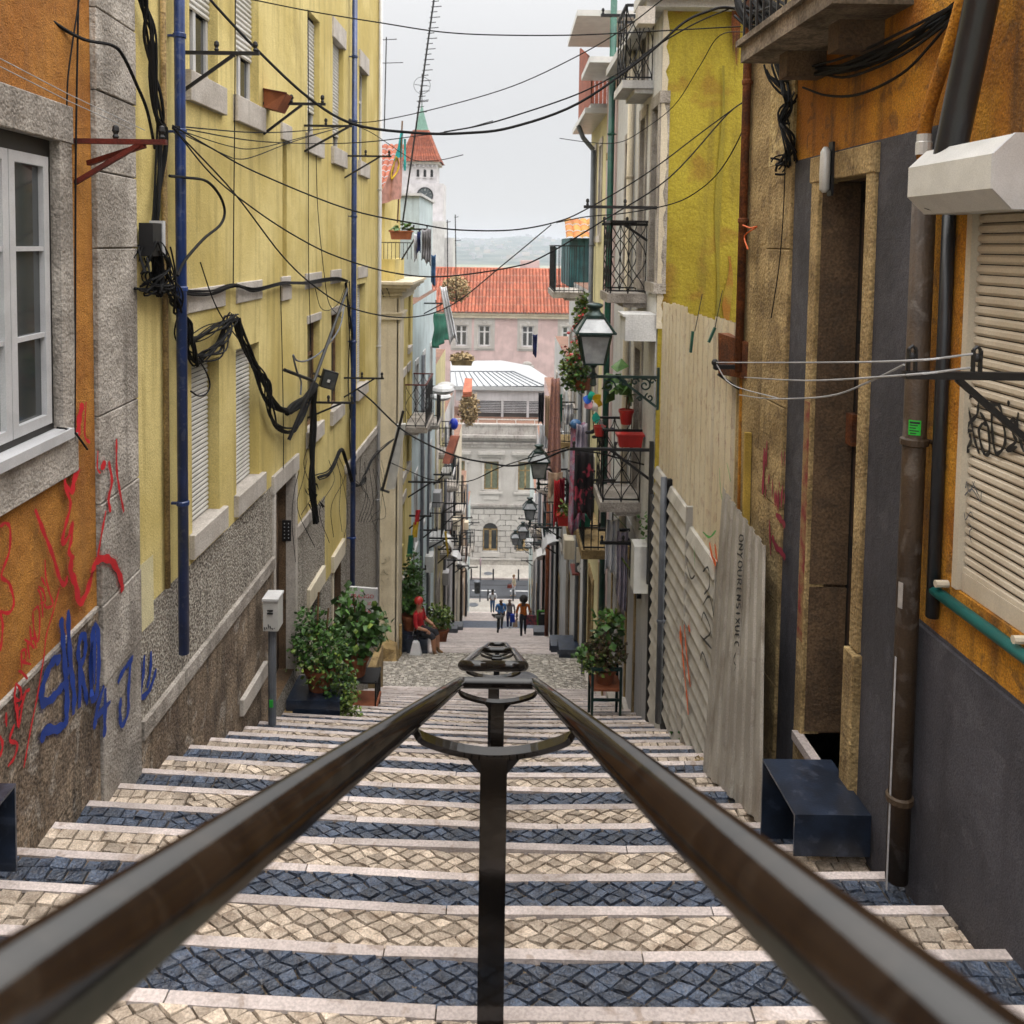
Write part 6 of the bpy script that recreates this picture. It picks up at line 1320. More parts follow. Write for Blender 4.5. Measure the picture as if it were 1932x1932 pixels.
wallcable('green cable pair on the yellow wall', YL, [(581, 20), (582, 250), (582, 480), (585, 600), (590, 740)], .006, .04)
wallcable('slack cable down the yellow wall to the bundle', YL, [(596, 280), (600, 400), (612, 520), (622, 575), (645, 600)], .006, .04)
wallcable('big loop of cable beside the near blue pipe', YL, [(320, 332), (350, 335), (390, 342), (415, 370), (424, 400), (415, 425), (385, 450), (350, 490), (335, 520)], .012, .14)
wallcable('thin curl of cable under the window block', YL, [(595, 545), (605, 580), (622, 585), (640, 570), (650, 545)], .005, .05)
wallcable('cable drooping before the shuttered window', YL, [(378, 495), (400, 560), (420, 600), (450, 640)], .006, .1)
wallcable('cable hook hanging over the white roller shutter', YL, [(430, 640), (448, 680), (455, 700), (395, 720), (391, 740), (377, 747), (362, 738)][:0] or [(360, 738), (375, 747), (390, 742), (396, 725), (388, 700), (370, 672)], .007, .1)
for i in range(6): wallcable('loose thin cable hanging below the far pipe', YL, [(672+8*i, 860+6*i), (668+12*i, 900+14*i), (690+4*i, 930+10*i), (676+5*i, 985)], .005, .1)
def bundle(label, F, pts, n, r, spread, count, k=5):
    m = MB(); base = cat_rom([F.hp(x, y, n) for x, y in pts], k)
    for c in range(count):
        ph, fr_q, am = R.uniform(0, 6.28), R.uniform(.10, .42), spread*R.uniform(.3, 1.25); o = [p+Vector((math.sin(i*fr_q+ph), math.cos(i*fr_q*.7+ph), math.sin(i*fr_q*.9+ph*2)))*am for i, p in enumerate(base)]
        m.tube(o, r*R.uniform(.7, 1.4), 5)
    return m.build('cable_bundle', K['wire'], None, label, 'cables', 'tangled cable bundles on the yellow house')
bundle('horizontal twisted cable bundle tied along the yellow wall', YL, [(257, 546), (300, 549), (330, 545), (355, 552), (400, 553), (441, 538), (480, 546), (535, 534), (580, 533), (630, 526), (655, 530)], .05, .007, .022, 8)
bundle('cable bundle falling behind the near blue pipe', YL, [(266, -10), (275, 30), (283, 75), (290, 150), (300, 220), (308, 245), (304, 330), (293, 420), (290, 480), (300, 540)], .06, .009, .03, 9)
bundle('tangle of cables around the black junction box', YL, [(270, 500), (280, 470), (300, 520), (285, 545), (310, 530), (320, 545), (300, 470)], .09, .006, .07, 12)
bundle('hanging loop of tangled cables right of the blue pipe', YL, [(318, 545), (335, 575), (345, 600), (352, 640), (372, 682), (392, 672), (415, 650), (430, 615), (441, 600)], .08, .008, .045, 14)
bundle('upper cables bridging to the bracket on the yellow wall', YL, [(350, 650), (375, 635), (400, 618), (425, 608), (443, 598)], .08, .007, .035, 10)
bundle('thick cable bundle sagging towards the slanting pole', YL, [(445, 602), (455, 640), (483, 690), (500, 735), (520, 765), (548, 778), (570, 760), (590, 735)], .09, .010, .03, 9)
bundle('second sagging loop of cables below the thick bundle', YL, [(480, 690), (503, 720), (508, 765), (522, 800), (545, 812), (560, 800), (585, 745)], .09, .009, .03, 7)
bundle('taped black bundle of cables near the floodlight', YL, [(543, 780), (560, 762), (580, 745), (595, 725)], .10, .022, .018, 6)
bundle('ragged black cable bundle hanging down the yellow wall', YL, [(594, 730), (592, 790), (589, 850), (588, 900), (590, 940), (595, 985)], .10, .022, .02, 5)
bundle('cables drooping in two swags above the doorway', YL, [(600, 900), (625, 890), (645, 848), (655, 880), (665, 912), (680, 915), (690, 900)], .07, .008, .03, 8)
bundle('cables climbing along the string course to the corner', YL, [(688, 895), (700, 870), (715, 852), (735, 835), (742, 830)], .07, .008, .03, 7)
bundle('cables running down beside the far blue pipe', YL, [(655, 530), (660, 620), (662, 720), (665, 800), (668, 900)], .05, .007, .04, 7)
for i in range(9):
    x0 = R.uniform(560, 735); y0 = R.uniform(800, 900); xs = [x0, x0+R.uniform(-15, 15), x0+R.uniform(-25, 25), x0+R.uniform(-20, 20)]
    wallcable('fine stray wire on the yellow wall '+('above the doorway', 'left of the far blue pipe', 'right of the far blue pipe', 'under the floodlight', 'near the string course', 'by the corner of the house', 'beside the hanging bundle', 'below the slanting pole', 'crossing the string course')[i], YL, [(xs[0], y0), (xs[1], y0+40), (xs[2], y0+95), (xs[3], y0+130+R.uniform(0, 60))], .004, .06)
m = MB()
for i in range(14):
    p = YL.hp(575+R.uniform(0, 30), 905+R.uniform(0, 60), .1); m.poly([p, p+Vector((.1*R.random(), 0, -.1*R.random())), p+Vector((.05, .02, -.12))])
m.build('torn_plastic', K['wire'], None, 'torn black plastic rags on the hanging cable bundle', 'plastic')
bundle('tangled wires knotted on the right stone pilaster', ORR, [(1460, 120), (1478, 160), (1490, 200), (1480, 230), (1492, 270), (1480, 300), (1472, 315)], .06, .007, .055, 13)['group'] = 'wires on the right house'
bundle('cables running under the overhead balcony', ORR, [(1440, 20), (1490, 130), (1560, 132), (1640, 110), (1720, 70), (1810, 15)], .05, .011, .035, 7)['group'] = 'wires on the right house'
for lab, pts in (('slack cable loop on the orange wall at right', [(1515, 165), (1560, 180), (1620, 178), (1700, 140), (1760, 80), (1815, 10)]), ('second cable on the orange wall at right', [(1470, 155), (1540, 140), (1600, 145), (1700, 105), (1815, 22)])): wallcable(lab, ORR, pts, .008, .05)
wallcable('thin vertical wire on the right stone pilaster', ORR, [(1482, 285), (1478, 400), (1470, 500), (1455, 600)], .004, .04)
bundle('cable knot at the top of the rusty pipe', ORR, [(1400, 10), (1425, 40), (1440, 20), (1460, 60), (1430, 5), (1480, 30)], .12, .009, .10, 14)['group'] = 'wires on the right house'
bx = thing('junction_box', 'black junction box among the cables beside the near blue pipe', 'junction box', YL.hp(286, 483, .08))
y, z0 = YL.hit(286, 483, .08); _, z1 = YL.hit(286, 421, .08)
m = MB(); m.fbox(YL, y-.09, y+.09, z0, z1, .03, .13); m.build('casing', K['iron'], bx)
m = MB(); m.fbox(YL, y+.06, y+.1, z0, z1+.02, .04, .14); m.build('side_plate', K['alu'], bx)
# slanting pole with floodlight
t = thing('slanting_pole', 'black slanting pole with a cross arm standing off the yellow wall', 'pole', YL.hp(548, 812, .3))
m = MB(); m.tube([YL.hp(545, 830, .12), YL.hp(592, 720, .35), YL.hp(655, 545, .12)], .022, 8); m.build('pole', K['iron'], t)
m = MB(); m.tube([YL.hp(537, 698, .2), YL.hp(592, 719, .3)], .02, 8); m.build('cross_arm', K['iron'], t)
m = MB(); m.tube(cat_rom([YL.hp(650, 575, .2), YL.hp(640, 620, .25), YL.hp(610, 660, .25), YL.hp(580, 680, .25), YL.hp(560, 680, .25), YL.hp(553, 670, .25), YL.hp(560, 700, .25), YL.hp(568, 720, .25), YL.hp(567, 745, .25)], 4), .011, 6); m.build('grey_conduit', K['greypipe'], t)
t = thing('floodlight', 'square black floodlight mounted on the slanting pole', 'floodlight', at(620, 715, 10.6))
c = at(620, 716, 10.7); ax, ay, az = Vector((.085, .03, -.03)), Vector((-.02, .05, 0)), Vector((.03, 0, .11))
m = MB(); m.obox(c, ax, ay, az); m.build('housing', K['iron'], t)
m = MB(); m.obox(c-ay*1.15, ax*.85, ay*.1, az*.85); m.build('front_glass', K['glass'], t)
m = MB(); m.bar(c-ax, c-ax*2.2+az*.2, .03); m.obox(c-ay*1.3-az*.25, ax*.16, ay*.05, az*.2); m.build('mount', K['iron'], t)
m = MB(); m.obox(c-ay*1.35+az*-.1+ax*-.1, ax*.17, ay*.05, az*.16); m.build('label_plate', K['whitep'], t)
m = MB(); tl = thing('tube_light', 'long slanted grey fluorescent fitting with a dark pole on the cream corner', 'light fitting', at(735, 930, 16.9))
m.obox((at(757, 800, 17.2)+at(737, 922, 17.2))/2, (at(757, 800, 17.2)-at(737, 922, 17.2))/2, Vector((.09, 0, .01)), Vector((0, .06, 0))); m.build('housing', K['lite'], tl)
m = MB(); m.tube([at(761, 775, 17.1), at(722, 922, 17.1)], .028, 8); m.build('pole', K['iron'], tl)
m = MB(); m.tube([at(711, 921, 17.1), at(735, 929, 17.1)], .025, 8); m.build('foot', K['iron'], tl)
# ================================================================== cloths, boxes, pots
def hang(name, label, cat, p0, p1, h, mt, waves=2.5, amp=.05, taper=.9, group=None, skew=0, swing=(0, 0)):
    p0, p1 = Vector(p0), Vector(p1); d = p1-p0; nrm = Vector((-d.y, d.x, 0)); nrm = nrm.normalized() if nrm.length > 1e-5 else Vector((0, 1, 0)); ph = R.uniform(0, 6)
    def f(u, v):
        w = 1+(taper-1)*v; uu = .5+(u-.5)*w; hh = h*(1+.07*math.sin(u*5+ph)+skew*u)
        return p0+d*uu+Vector((swing[0]*v, swing[1]*v, -hh*v-.03*math.sin(math.pi*u)*(1-v)))+nrm*(amp*(.3+.7*v)*math.sin(2*math.pi*waves*u+ph+v*1.3)+amp*.4*math.sin(9*v+ph))
    m = MB(); m.sheet(f, 20, 12); return m.build(name, K[mt] if isinstance(mt, str) else mt, None, label, cat, group, smooth=True, solid=.006)
GW = 'washing hung down the right side'
def hv(name, label, cat, x0, y0, x1, D, y1, mt, d1=None, **k):
    a, b = at(x0, y0, D), at(x1, y0, d1 or D); k.setdefault('group', GW); return hang(name, label, cat, a, b, (y1-y0)/F0*D, mt, **k)
hv('patterned_sheet', 'tall salmon patterned sheet hanging behind the second lantern', 'cloth', 1040, 712, 1056, 20, 895, 'salmon', taper=1.75, amp=.04)
hv('patterned_sheet', 'purple and pink patterned sheet hanging over the bracket', 'cloth', 1078, 796, 1104, 13, 1000, 'pinkpat', taper=1.15, amp=.07)
hv('floral_sheet', 'long black cloth printed with pink flowers', 'cloth', 1085, 848, 1120, 12.2, 978, 'floral', taper=1.05, amp=.05)
hv('striped_towel', 'pale striped towel draped above the black floral cloth', 'cloth', 1088, 798, 1108, 12.6, 862, 'lilac', taper=1.25, amp=.05)
hv('red_garment', 'red garment hanging by the lower window box', 'clothes', 1046, 905, 1056, 15.5, 990, 'redcl', taper=1.1, amp=.05)
hv('red_garment', 'darker red garment hanging behind the first red one', 'clothes', 1056, 900, 1066, 15.8, 960, cloth('dark_red_cloth', (.25, .01, .03)), taper=1.0, amp=.05)
hv('beige_cloth', 'plain beige cloth under the second lantern', 'cloth', 1034, 890, 1062, 17, 940, 'beige', taper=.9, amp=.03, skew=-.4)
hv('white_cloth', 'white cloth hanging at the edge of the white building', 'cloth', 1018, 800, 1036, 26, 850, 'whcl', taper=1.0, amp=.04)
hv('dark_trousers', 'dark trousers hanging before the glass pavilion', 'clothes', 1016, 740, 1027, 25, 800, 'dkcl', taper=.9, amp=.05)
hv('navy_trousers', 'navy garment hanging alone in front of the pink building', 'clothes', 1005, 630, 1014, 26, 672, 'navycl', taper=.8, amp=.05)
hv('salmon_shirt', 'salmon shirt hanging next to the dark trousers', 'clothes', 1028, 745, 1040, 24, 830, 'peach', taper=.8, amp=.05)
hv('green_cloth', 'thin green cloth hanging by the red pipe', 'clothes', 1055, 742, 1061, 21, 800, 'grncl', taper=.8, amp=.03)
hv('white_bag', 'white plastic bag hanging from a strut', 'bag', 1066, 760, 1080, 15, 800, 'whcl', taper=1.35, amp=.05)
hv('pale_cloth', 'sheer lilac scarf with fringe hanging over the potted plant', 'cloth', 1164, 1000, 1186, 11.8, 1135, 'lilac', taper=.85, amp=.07, skew=.25)
hv('white_shirt', 'white blouse hanging by the green pipe', 'clothes', 1144, 978, 1168, 11.9, 1086, 'whcl', taper=1.2, amp=.06)
GL = 'washing hung on the left side'
hv('blue_cloth', 'long blue trousers hanging below the dark clothes', 'clothes', 814, 480, 822, 20, 537, 'jean', taper=1.0, amp=.04, group=GL)
hv('dark_clothes', 'dark clothes drying over the cream cornice', 'clothes', 796, 432, 806, 19.6, 492, 'grcl', taper=1.0, amp=.07, group=GL)
hv('dark_clothes', 'purple shirt drying beside the orange planter', 'clothes', 787, 436, 794, 19.6, 476, 'navycl', taper=1.0, amp=.06, group=GL)
hv('white_clothes', 'white shirt drying above the cornice', 'clothes', 781, 440, 788, 19.7, 492, 'whcl', taper=1.0, amp=.06, group=GL)
hv('grey_clothes', 'grey trousers drying at the end of the bracket', 'clothes', 805, 430, 814, 19.6, 498, 'grcl', taper=.9, amp=.06, group=GL)
hv('green_cloth', 'big teal green cloth covering a balcony on the left', 'cloth', 820, 590, 845, 21, 655, 'grncl', d1=25, taper=1.0, amp=.05, group=GL)
hv('white_cloth', 'long white cloth swinging past the red roof', 'cloth', 830, 540, 842, 22, 645, 'whcl', taper=1.3, amp=.05, group=GL, swing=(.3, 0))
hv('yellow_cloth', 'orange yellow rolled cloth on the low left bracket', 'cloth', 838, 1002, 842, 26, 1050, 'yelcl', taper=.9, amp=.03, group=GL, swing=(.1, 0))
ft = thing('striped_flag', 'small drooping red, yellow and green flag by the yellow wall', 'flag', at(775, 1040, 19.5))
for (x0, y0, x1, y1, c) in ((782, 962, 790, 990, 'redcl'), (777, 985, 787, 1014, 'yelcl'), (768, 1010, 778, 1045, 'grncl')):
    m = MB(); m.sheet(lambda u, v: at(x0+(x1-x0)*(.35*(1-v)*0+u)-4*v*0+(1-v)*3, y0+(y1-y0)*v, 19.5+.06*math.sin(6*u+3*v)), 6, 6); m.build('stripe', K[c], ft, solid=.006)
ft = thing('faded_flag', 'large faded flag in teal and pink with a yellow ring emblem', 'flag', at(752, 420, 19.3))
m = MB(); m.tube([at(750, 420, 19.4), at(759, 228, 19.2)], .018, 8); m.build('flag_pole', K['wood'], ft)
def fl(u, v):                                   # u along pole side -> free side, v down
    a = at(758.5, 250, 19.25).lerp(at(755, 375, 19.3), v); b = at(759-2, 252, 19.2).lerp(at(714, 385, 18.7), v)
    p = a.lerp(b, u); return p+Vector((.02*math.sin(9*u+2*v), .09*math.sin(7*u+3*v), -.05*u*math.sin(3*v)))
m = MB(); m.sheet(lambda u, v: fl(u, .36*v), 10, 8); m.build('teal_field', K['tealcl'], ft, solid=.004)
m = MB(); m.sheet(lambda u, v: fl(u, .36+.64*v), 12, 12); m.build('pink_field', K['pinkcl'], ft, solid=.004)
m = MB(); q = [fl(.55+.33*math.cos(a), .50+.16*math.sin(a))+Vector((0, -.03, 0)) for a in [2*math.pi*i/24 for i in range(25)]]; m.tube(q, .018, 5); m.tube([fl(.55-.33, .5)+Vector((0, -.03, 0)), fl(.88, .52)+Vector((0, -.03, 0))], .015, 5); m.build('ring_emblem', K['yelcl'], ft)
m = MB(); m.sheet(lambda u, v: at(762+4*u, 262+60*v, 19.4+.05*math.sin(5*v)), 3, 6); m.build('teal_tail', K['tealcl'], ft, solid=.004)
def leaves(m, c, rad, n, s, mi=0, droop=.3, hemi=False):
    for _ in range(n):
        while 1:
            p = Vector((R.uniform(-1, 1), R.uniform(-1, 1), R.uniform(-.2 if hemi else -1, 1)))
            if .25 < p.length < 1: break
        p = Vector(c)+Vector((p.x*rad[0], p.y*rad[1], p.z*rad[2])); k = s*R.uniform(.6, 1.3)
        u = Vector((R.gauss(0, 1), R.gauss(0, 1), R.gauss(-droop, .6))).normalized(); w = u.cross(Vector((R.gauss(0, 1), R.gauss(0, 1), R.gauss(1, .5)))).normalized(); b = u.cross(w)*.25
        m.add([p, p+(u*.5+w*.45)*k+b*k*.3, p+u*k, p+(u*.5-w*.45)*k+b*k*.3, p+u*.5*k-b*k*.2], [(0, 1, 4), (1, 2, 4), (2, 3, 4), (3, 0, 4)], mi)
def pot(t, c, r, h, mt='terra', square=False):
    m = MB(); c = Vector(c)
    if square:
        m.b8([(c.x-square[0]*.85, c.y-square[1]*.85, c.z), (c.x+square[0]*.85, c.y-square[1]*.85, c.z), (c.x+square[0]*.85, c.y+square[1]*.85, c.z), (c.x-square[0]*.85, c.y+square[1]*.85, c.z), (c.x-square[0], c.y-square[1], c.z+h), (c.x+square[0], c.y-square[1], c.z+h), (c.x+square[0], c.y+square[1], c.z+h), (c.x-square[0], c.y+square[1], c.z+h)])
        m.box(c.x-square[0]*1.08, c.x+square[0]*1.08, c.y-square[1]*1.08, c.y+square[1]*1.08, c.z+h*.85, c.z+h*1.02)
    else: m.lathe(c, [(r*.7, 0), (r*.95, h*.8), (r*1.06, h*.8), (r*1.08, h), (r*.95, h), (r*.9, h*.9)], 16)
    m.build('pot', K[mt], t)
def plant(label, c, r, h, parts, potmt='terra', stems=(), square=False, name='potted_plant', group=None):
    t = thing(name, label, 'plant', c, group); pot(t, c, r, h, potmt, square)
    if stems:
        m = MB()
        for a, b in stems: m.tube([Vector(a), (Vector(a)+Vector(b))/2+Vector((.02, .01, 0)), Vector(b)], .012, 5)
        m.build('stem', K['wood'], t)
    for nm, mt, lst in parts:
        m = MB()
        for cc, rad, n, s in lst: leaves(m, cc, rad, n, s)
        m.build(nm, K[mt], t, kind='stuff')
    return t
# left plants on black step boxes by the yellow house
g0 = ground(-2.2, 10.2)
step_box('black steel box under the ivy pot beside the dark doorway', YL, 9.9, 10.5, g0+.30, .66, g0-.15, g0-.3)
px = -2.22; c = (px, 10.2, g0+.30)
plant('big trailing ivy in a terracotta pot on a black steel box', c, .19, .28, [('foliage', 'leaf', [((px-.02, 10.2, g0+.86), (.36, .34, .30), 900, .062), ((px-.12, 10.2, g0+1.12), (.22, .25, .2), 160, .06), ((px+.22, 10.15, g0+.45), (.24, .24, .40), 520, .055)]), ('trailing_ivy', 'leafy', [((px+.30, 10.1, g0+.15), (.2, .2, .5), 420, .05), ((px+.38, 10.05, g0+.02), (.14, .18, .42), 220, .045), ((px, 10.0, g0+.8), (.38, .36, .34), 170, .055)])], stems=[((px-.1, 10.2, g0+.5), (px-.02, 10.2, g0+1.5)), ((px, 10.2, g0+.5), (px+.1, 10.2, g0+1.3))])
px, py = -2.02, 11.6; g0 = ground(px, py)
plant('big leaved climbing plant in a terracotta pot on a metal stand', (px, py, g0+.42), .17, .27, [('foliage', 'leaf', [((px+.04, py, g0+.98), (.40, .33, .30), 190, .13), ((px-.06, py, g0+1.38), (.25, .24, .30), 80, .125), ((px+.18, py, g0+1.2), (.34, .3, .2), 80, .125)]), ('pale_leaves', 'leafy', [((px, py, g0+1.15), (.42, .36, .45), 34, .12)])], stems=[((px, py, g0+.6), (px-.05, py, g0+1.6)), ((px, py, g0+.6), (px+.2, py, g0+1.25))])
t = thing('plant_stand', 'dark metal plant stand with an orange tray under the big leaved plant', 'stand', (px+.15, py, g0))
m = MB()
for x in (px-.18, px+.30):
    for y in (py-.2, py+.2): m.bar((x, y, ground(x, y)-.05), (x, y, g0+.42), .02)
    m.bar((x, py-.2, g0+.42), (x, py+.2, g0+.42), .02)
    for k in range(6): m.bar((x, py-.18+.06*k, g0+.1), (x, py-.18+.06*k, g0+.4), .01)
m.build('frame', K['iron'], t); m = MB(); m.box(px-.2, px+.32, py-.22, py+.2, g0+.02, g0+.08); m.build('tray', K['terra'], t); m = MB(); m.box(px-.2, px+.32, py-.22, py+.2, g0+.4, g0+.42); m.build('shelf', K['iron'], t)
# menu board on the wall
bp = at(685, 1163, 12.6)
t = thing('menu_board', 'white menu board with red lettering and a roast chicken picture behind the plant', 'sign', bp+Vector((0, 0, -.45)))
bw, bh = .20, .45
m = MB(); m.obox(bp, Vector((bw, -.03, 0)), Vector((.003, .02, 0)), Vector((0, 0, bh))); m.build('board', K['whitep'], t)
m = MB(); m.obox(bp+Vector((bw+.012, -.03, 0)), Vector((.012, 0, 0)), Vector((0, .03, 0)), Vector((0, 0, bh))); m.build('frame', K['alu'], t)
def text(s, size, M, mt, par, name='lettering', ext=.001):
    cu = bpy.data.curves.new(name, 'FONT'); cu.body = s; cu.size = size; cu.extrude = ext; cu.align_x = 'CENTER'; cu.align_y = 'CENTER'; cu.resolution_u = 3
    o = bpy.data.objects.new(name, cu); dg = bpy.context.evaluated_depsgraph_get(); C.objects.link(o); dg.update()
    me = bpy.data.meshes.new_from_object(o.evaluated_get(bpy.context.evaluated_depsgraph_get())); bpy.data.objects.remove(o)
    me.materials.clear(); me.materials.append(mt); me.transform(M); o = bpy.data.objects.new(name, me); C.objects.link(o)
    me.transform(Matrix.Translation(-wloc(par))); o.parent = par; WL[o.name] = wloc(par); return o
RX = Matrix.Rotation(math.pi/2, 4, 'X')
for s, z in (('FRANGO', .33), ('CHURRASCO', .22), ('BRASA', .10)): text(s, .085 if s != 'CHURRASCO' else .06, Matrix.Translation(bp+Vector((0, -.055, z))) @ RX, K['gred'], t)
m = MB(); c = bp+Vector((.02, -.06, -.16)); m.ball(c, .13, 1.2, .15, .8, 12, 8); m.ball(c+Vector((.1, -.01, .1)), .06, .8, .3, 1.6, 8, 6); m.ball(c+Vector((-.09, -.01, .1)), .045, .8, .3, 1.6, 8, 6); m.build('chicken_picture', flat('roast_brown', (.40, .13, .03), .5), t)
# right plant on a green chair
px, py = 1.42, 11.35; g0 = ground(1.4, py)
t = thing('green_chair', 'small dark green wooden chair with an orange seat holding a plant', 'chair', (px, py, g0))
m = MB(); m.box(px-.2, px+.2, py-.2, py+.2, g0+.40, g0+.43); m.build('seat', K['terra'], t)
for x in (-.19, .19):
    for y in (-.19, .19): m = MB(); m.bar((px+x, py+y, ground(px, py+y)-.03), (px+x, py+y, g0+(.72 if y < 0 else .62)), .035); m.build('leg', K['lamp'], t)
m = MB(); m.bar((px-.2, py-.19, g0+.70), (px+.2, py-.19, g0+.70), .05, .03); m.bar((px-.2, py-.19, g0+.28), (px+.2, py-.19, g0+.28), .03); m.bar((px-.2, py+.19, g0+.58), (px+.2, py+.19, g0+.58), .03); m.build('rail', K['lamp'], t)
plant('bushy plant with red brown leaves in pots on the green chair', (px, py, g0+.43), .15, .2, [('dark_foliage', 'leafr', [((px, py, g0+.86), (.30, .26, .26), 420, .07)]), ('green_foliage', 'leaf', [((px+.03, py, g0+1.22), (.22, .2, .24), 95, .11), ((px-.26, py, g0+.78), (.16, .18, .2), 70, .08)]), ('pale_leaves', 'leafy', [((px-.12, py, g0+.72), (.28, .26, .2), 120, .055), ((px+.02, py, g0+1.38), (.18, .18, .1), 14, .12)])], stems=[((px, py, g0+.6), (px+.02, py, g0+1.45))])
plant('dark green pot with leafy plant hanging on the stone post at right', at(1240, 1010, 10.6), .08, .1, [('foliage', 'leaf', [(at(1238, 985, 10.6), (.22, .15, .28), 150, .07)])], 'iron')
m = MB(); 
for i in range(4): leaves(m, at(1290+20*i, 1375+22*i, 8.9-.5*i)+Vector((0, 0, .02)), (.16, .2, .08), 60, .06)
m.build('weeds', [K['leaf']], None, 'weeds and fallen leaves along the foot of the folded gate', 'weeds', None, 'stuff')
m = MB(); leaves(m, at(1345, 1452, 7.15), (.13, .1, .04), 30, .06); leaves(m, at(1325, 1440, 7.3), (.08, .1, .03), 20, .05); m.build('dry_leaves', K['dry'], None, None, None, None, 'stuff')
for k in range(2):
    m = MB(); m.tube([at(1325-12*k, 1420-24*k, 8.2), at(1302-1*k, 1318+34*k, 8.4)], .012, 6); m.build('broom_stick', K['terra'], None, ('taller' if k == 0 else 'shorter')+' orange stick leaning against the folded gate', 'stick', 'sticks at the gate')
# far left potted plants and boxes
y = 20.3; g0 = ground(0, y); px = -2.2
t = thing('plant_stand', 'black steel box carrying the spiky plant near the seated woman', 'stand', (px, y, g0)); m = MB(); m.box(px-.32, px+.28, y-.3, y+.3, g0, g0+.56); m.build('box', K['navy'], t)
m = MB(); m.bar((px+.12, y-.32, g0+.75), (px+.06, y-.32, g0+.5), .05, .01); m.build('white_tag', K['whitep'], t)
plant('large spiky green plant in a terracotta pot beside the seated woman', (px, y, g0+.56), .26, .38, [('foliage', 'leaf', [((px-.05, y, g0+1.3), (.36, .36, .36), 420, .13), ((px+.0, y, g0+1.75), (.30, .3, .45), 330, .11), ((px+.04, y, g0+2.25), (.16, .18, .3), 90, .09)])], stems=[((px, y, g0+.9), (px+.05, y, g0+2.4))])
m = MB(); m.tube([(-2.38, 19.5, -9.7), (-2.38, 19.5, -8.9)], .05, 8); m.build('stump_post', K['stone_o'], None, 'short stone post at the corner of the cream house', 'post')
m = MB(); m.b8([(-3.2, 18.6, -9.8), (-2.3, 18.6, -9.8), (-2.3, 19.27, -9.8), (-3.2, 19.27, -9.8), (-3.2, 18.75, -9.0), (-2.42, 19.0, -9.28), (-2.42, 19.27, -9.22), (-3.2, 19.27, -8.9)]); m.build('corner_plinth', K['stone_o'], None, 'sloping stone plinth under the cream corner house', 'plinth')
y = 26.2; g0 = ground(0, y); px = -1.92
plant('yellow green potted shrub on the left below the seated woman', (px, y, g0), .26, .42, [('foliage', 'leafy', [((px, y, g0+.8), (.42, .36, .4), 200, .14)]), ('dark_leaves', 'leaf', [((px, y, g0+.7), (.42, .36, .38), 90, .13)])])
for i, (xx, yy, F) in enumerate(((-1.95, 36, FL), (-1.9, 40.5, FL))):
    g0 = ground(0, yy); step_box(('near' if i == 0 else 'far')+' small blue grey steel box low on the left', F, yy-.3, yy+.3, g0+.3, .5, g0-.3, g0-.3, 'greypipe')
for i, (yy, w) in enumerate(((19.75, .5), (21.0, .62), (33.8, .55))):
    g0 = ground(0, yy); step_box(('dark steel box at the top of the lower steps on the right', 'smaller steel box behind the dark one on the right', 'pale steel box by the green chalkboard')[i], FR, yy-.25, yy+.35, g0+.26, w, g0-.1, g0-.35, 'navy' if i < 2 else 'greypipe')
t = thing('chalkboard', 'black chalkboard stand in a bright green frame on the lower steps', 'sign', Vector((1.35, 36, ground(0, 36))))
bc = at(1026, 1169, 36); gl_ = flat('bright_green_paint', (.08, .32, .03), .5)
m = MB(); m.obox(bc, Vector((.26, 0, 0)), Vector((0, .025, 0)), Vector((0, 0, .37))); m.build('panel', K['iron'], t)
m = MB()
for s in (-1, 1): m.bar(bc+Vector((s*.27, -.02, -.42)), bc+Vector((s*.27, -.02, .42)), .06); m.bar(bc+Vector((-.27, -.02, s*.39)), bc+Vector((.27, -.02, s*.39)), .06)
m.build('frame', gl_, t); m = MB(); m.bar(bc+Vector((-.13, -.04, .28)), bc+Vector((.14, -.04, .29)), .01, .05); m.build('chalk_line', K['whitep'], t)
plant('small pale flower pot before the chalkboard', at(1037, 1187, 35), .12, .2, [('flowers', 'leafy', [(at(1037, 1178, 35), (.2, .15, .2), 60, .1)])])
# right side balcony clutter
def planter(label, c, w, d, h, mt='red', fol=None, n=60, s=.06, name='window_box'):
    t = thing(name, label, 'planter', c); pot(t, c, 0, h, mt, (w/2, d/2)); m = MB(); m.box(c[0]-w*.45, c[0]+w*.45, c[1]-d*.45, c[1]+d*.45, c[2]+h*.7, c[2]+h*.9); m.build('soil', K['soil'], t)
    if fol: m = MB(); leaves(m, (c[0], c[1], c[2]+h+.08), (w*.5, d*.6, .13), n, s); m.build('foliage', K[fol], t, kind='stuff')
    return t
c = at(1188, 842, 11.15); planter('red brown window box on the lattice balcony below the lamp', (c.x, c.y, c.z), .34, .16, .17)
c = at(1181, 800, 11.5); plant('red pot with a broad leaved plant on the lattice balcony', (c.x, c.y, c.z), .1, .2, [('foliage', 'leaf', [((c.x-.05, c.y, c.z+.55), (.25, .2, .2), 16, .26)])], 'red', stems=[((c.x, c.y, c.z+.2), (c.x-.02, c.y, c.z+.6)), ((c.x+.03, c.y, c.z+.2), (c.x+.06, c.y, c.z+.62))])
c = at(1066, 990, 15.2); planter('red window box with yellow green seedlings below the red garments', (c.x, c.y, c.z), .3, .2, .2, 'red', 'leafy', 70, .09)
c = at(1098, 990, 13.8); planter('green crate on a dark balcony under the floral cloth', (c.x, c.y, c.z), .28, .25, .2, 'grncl')
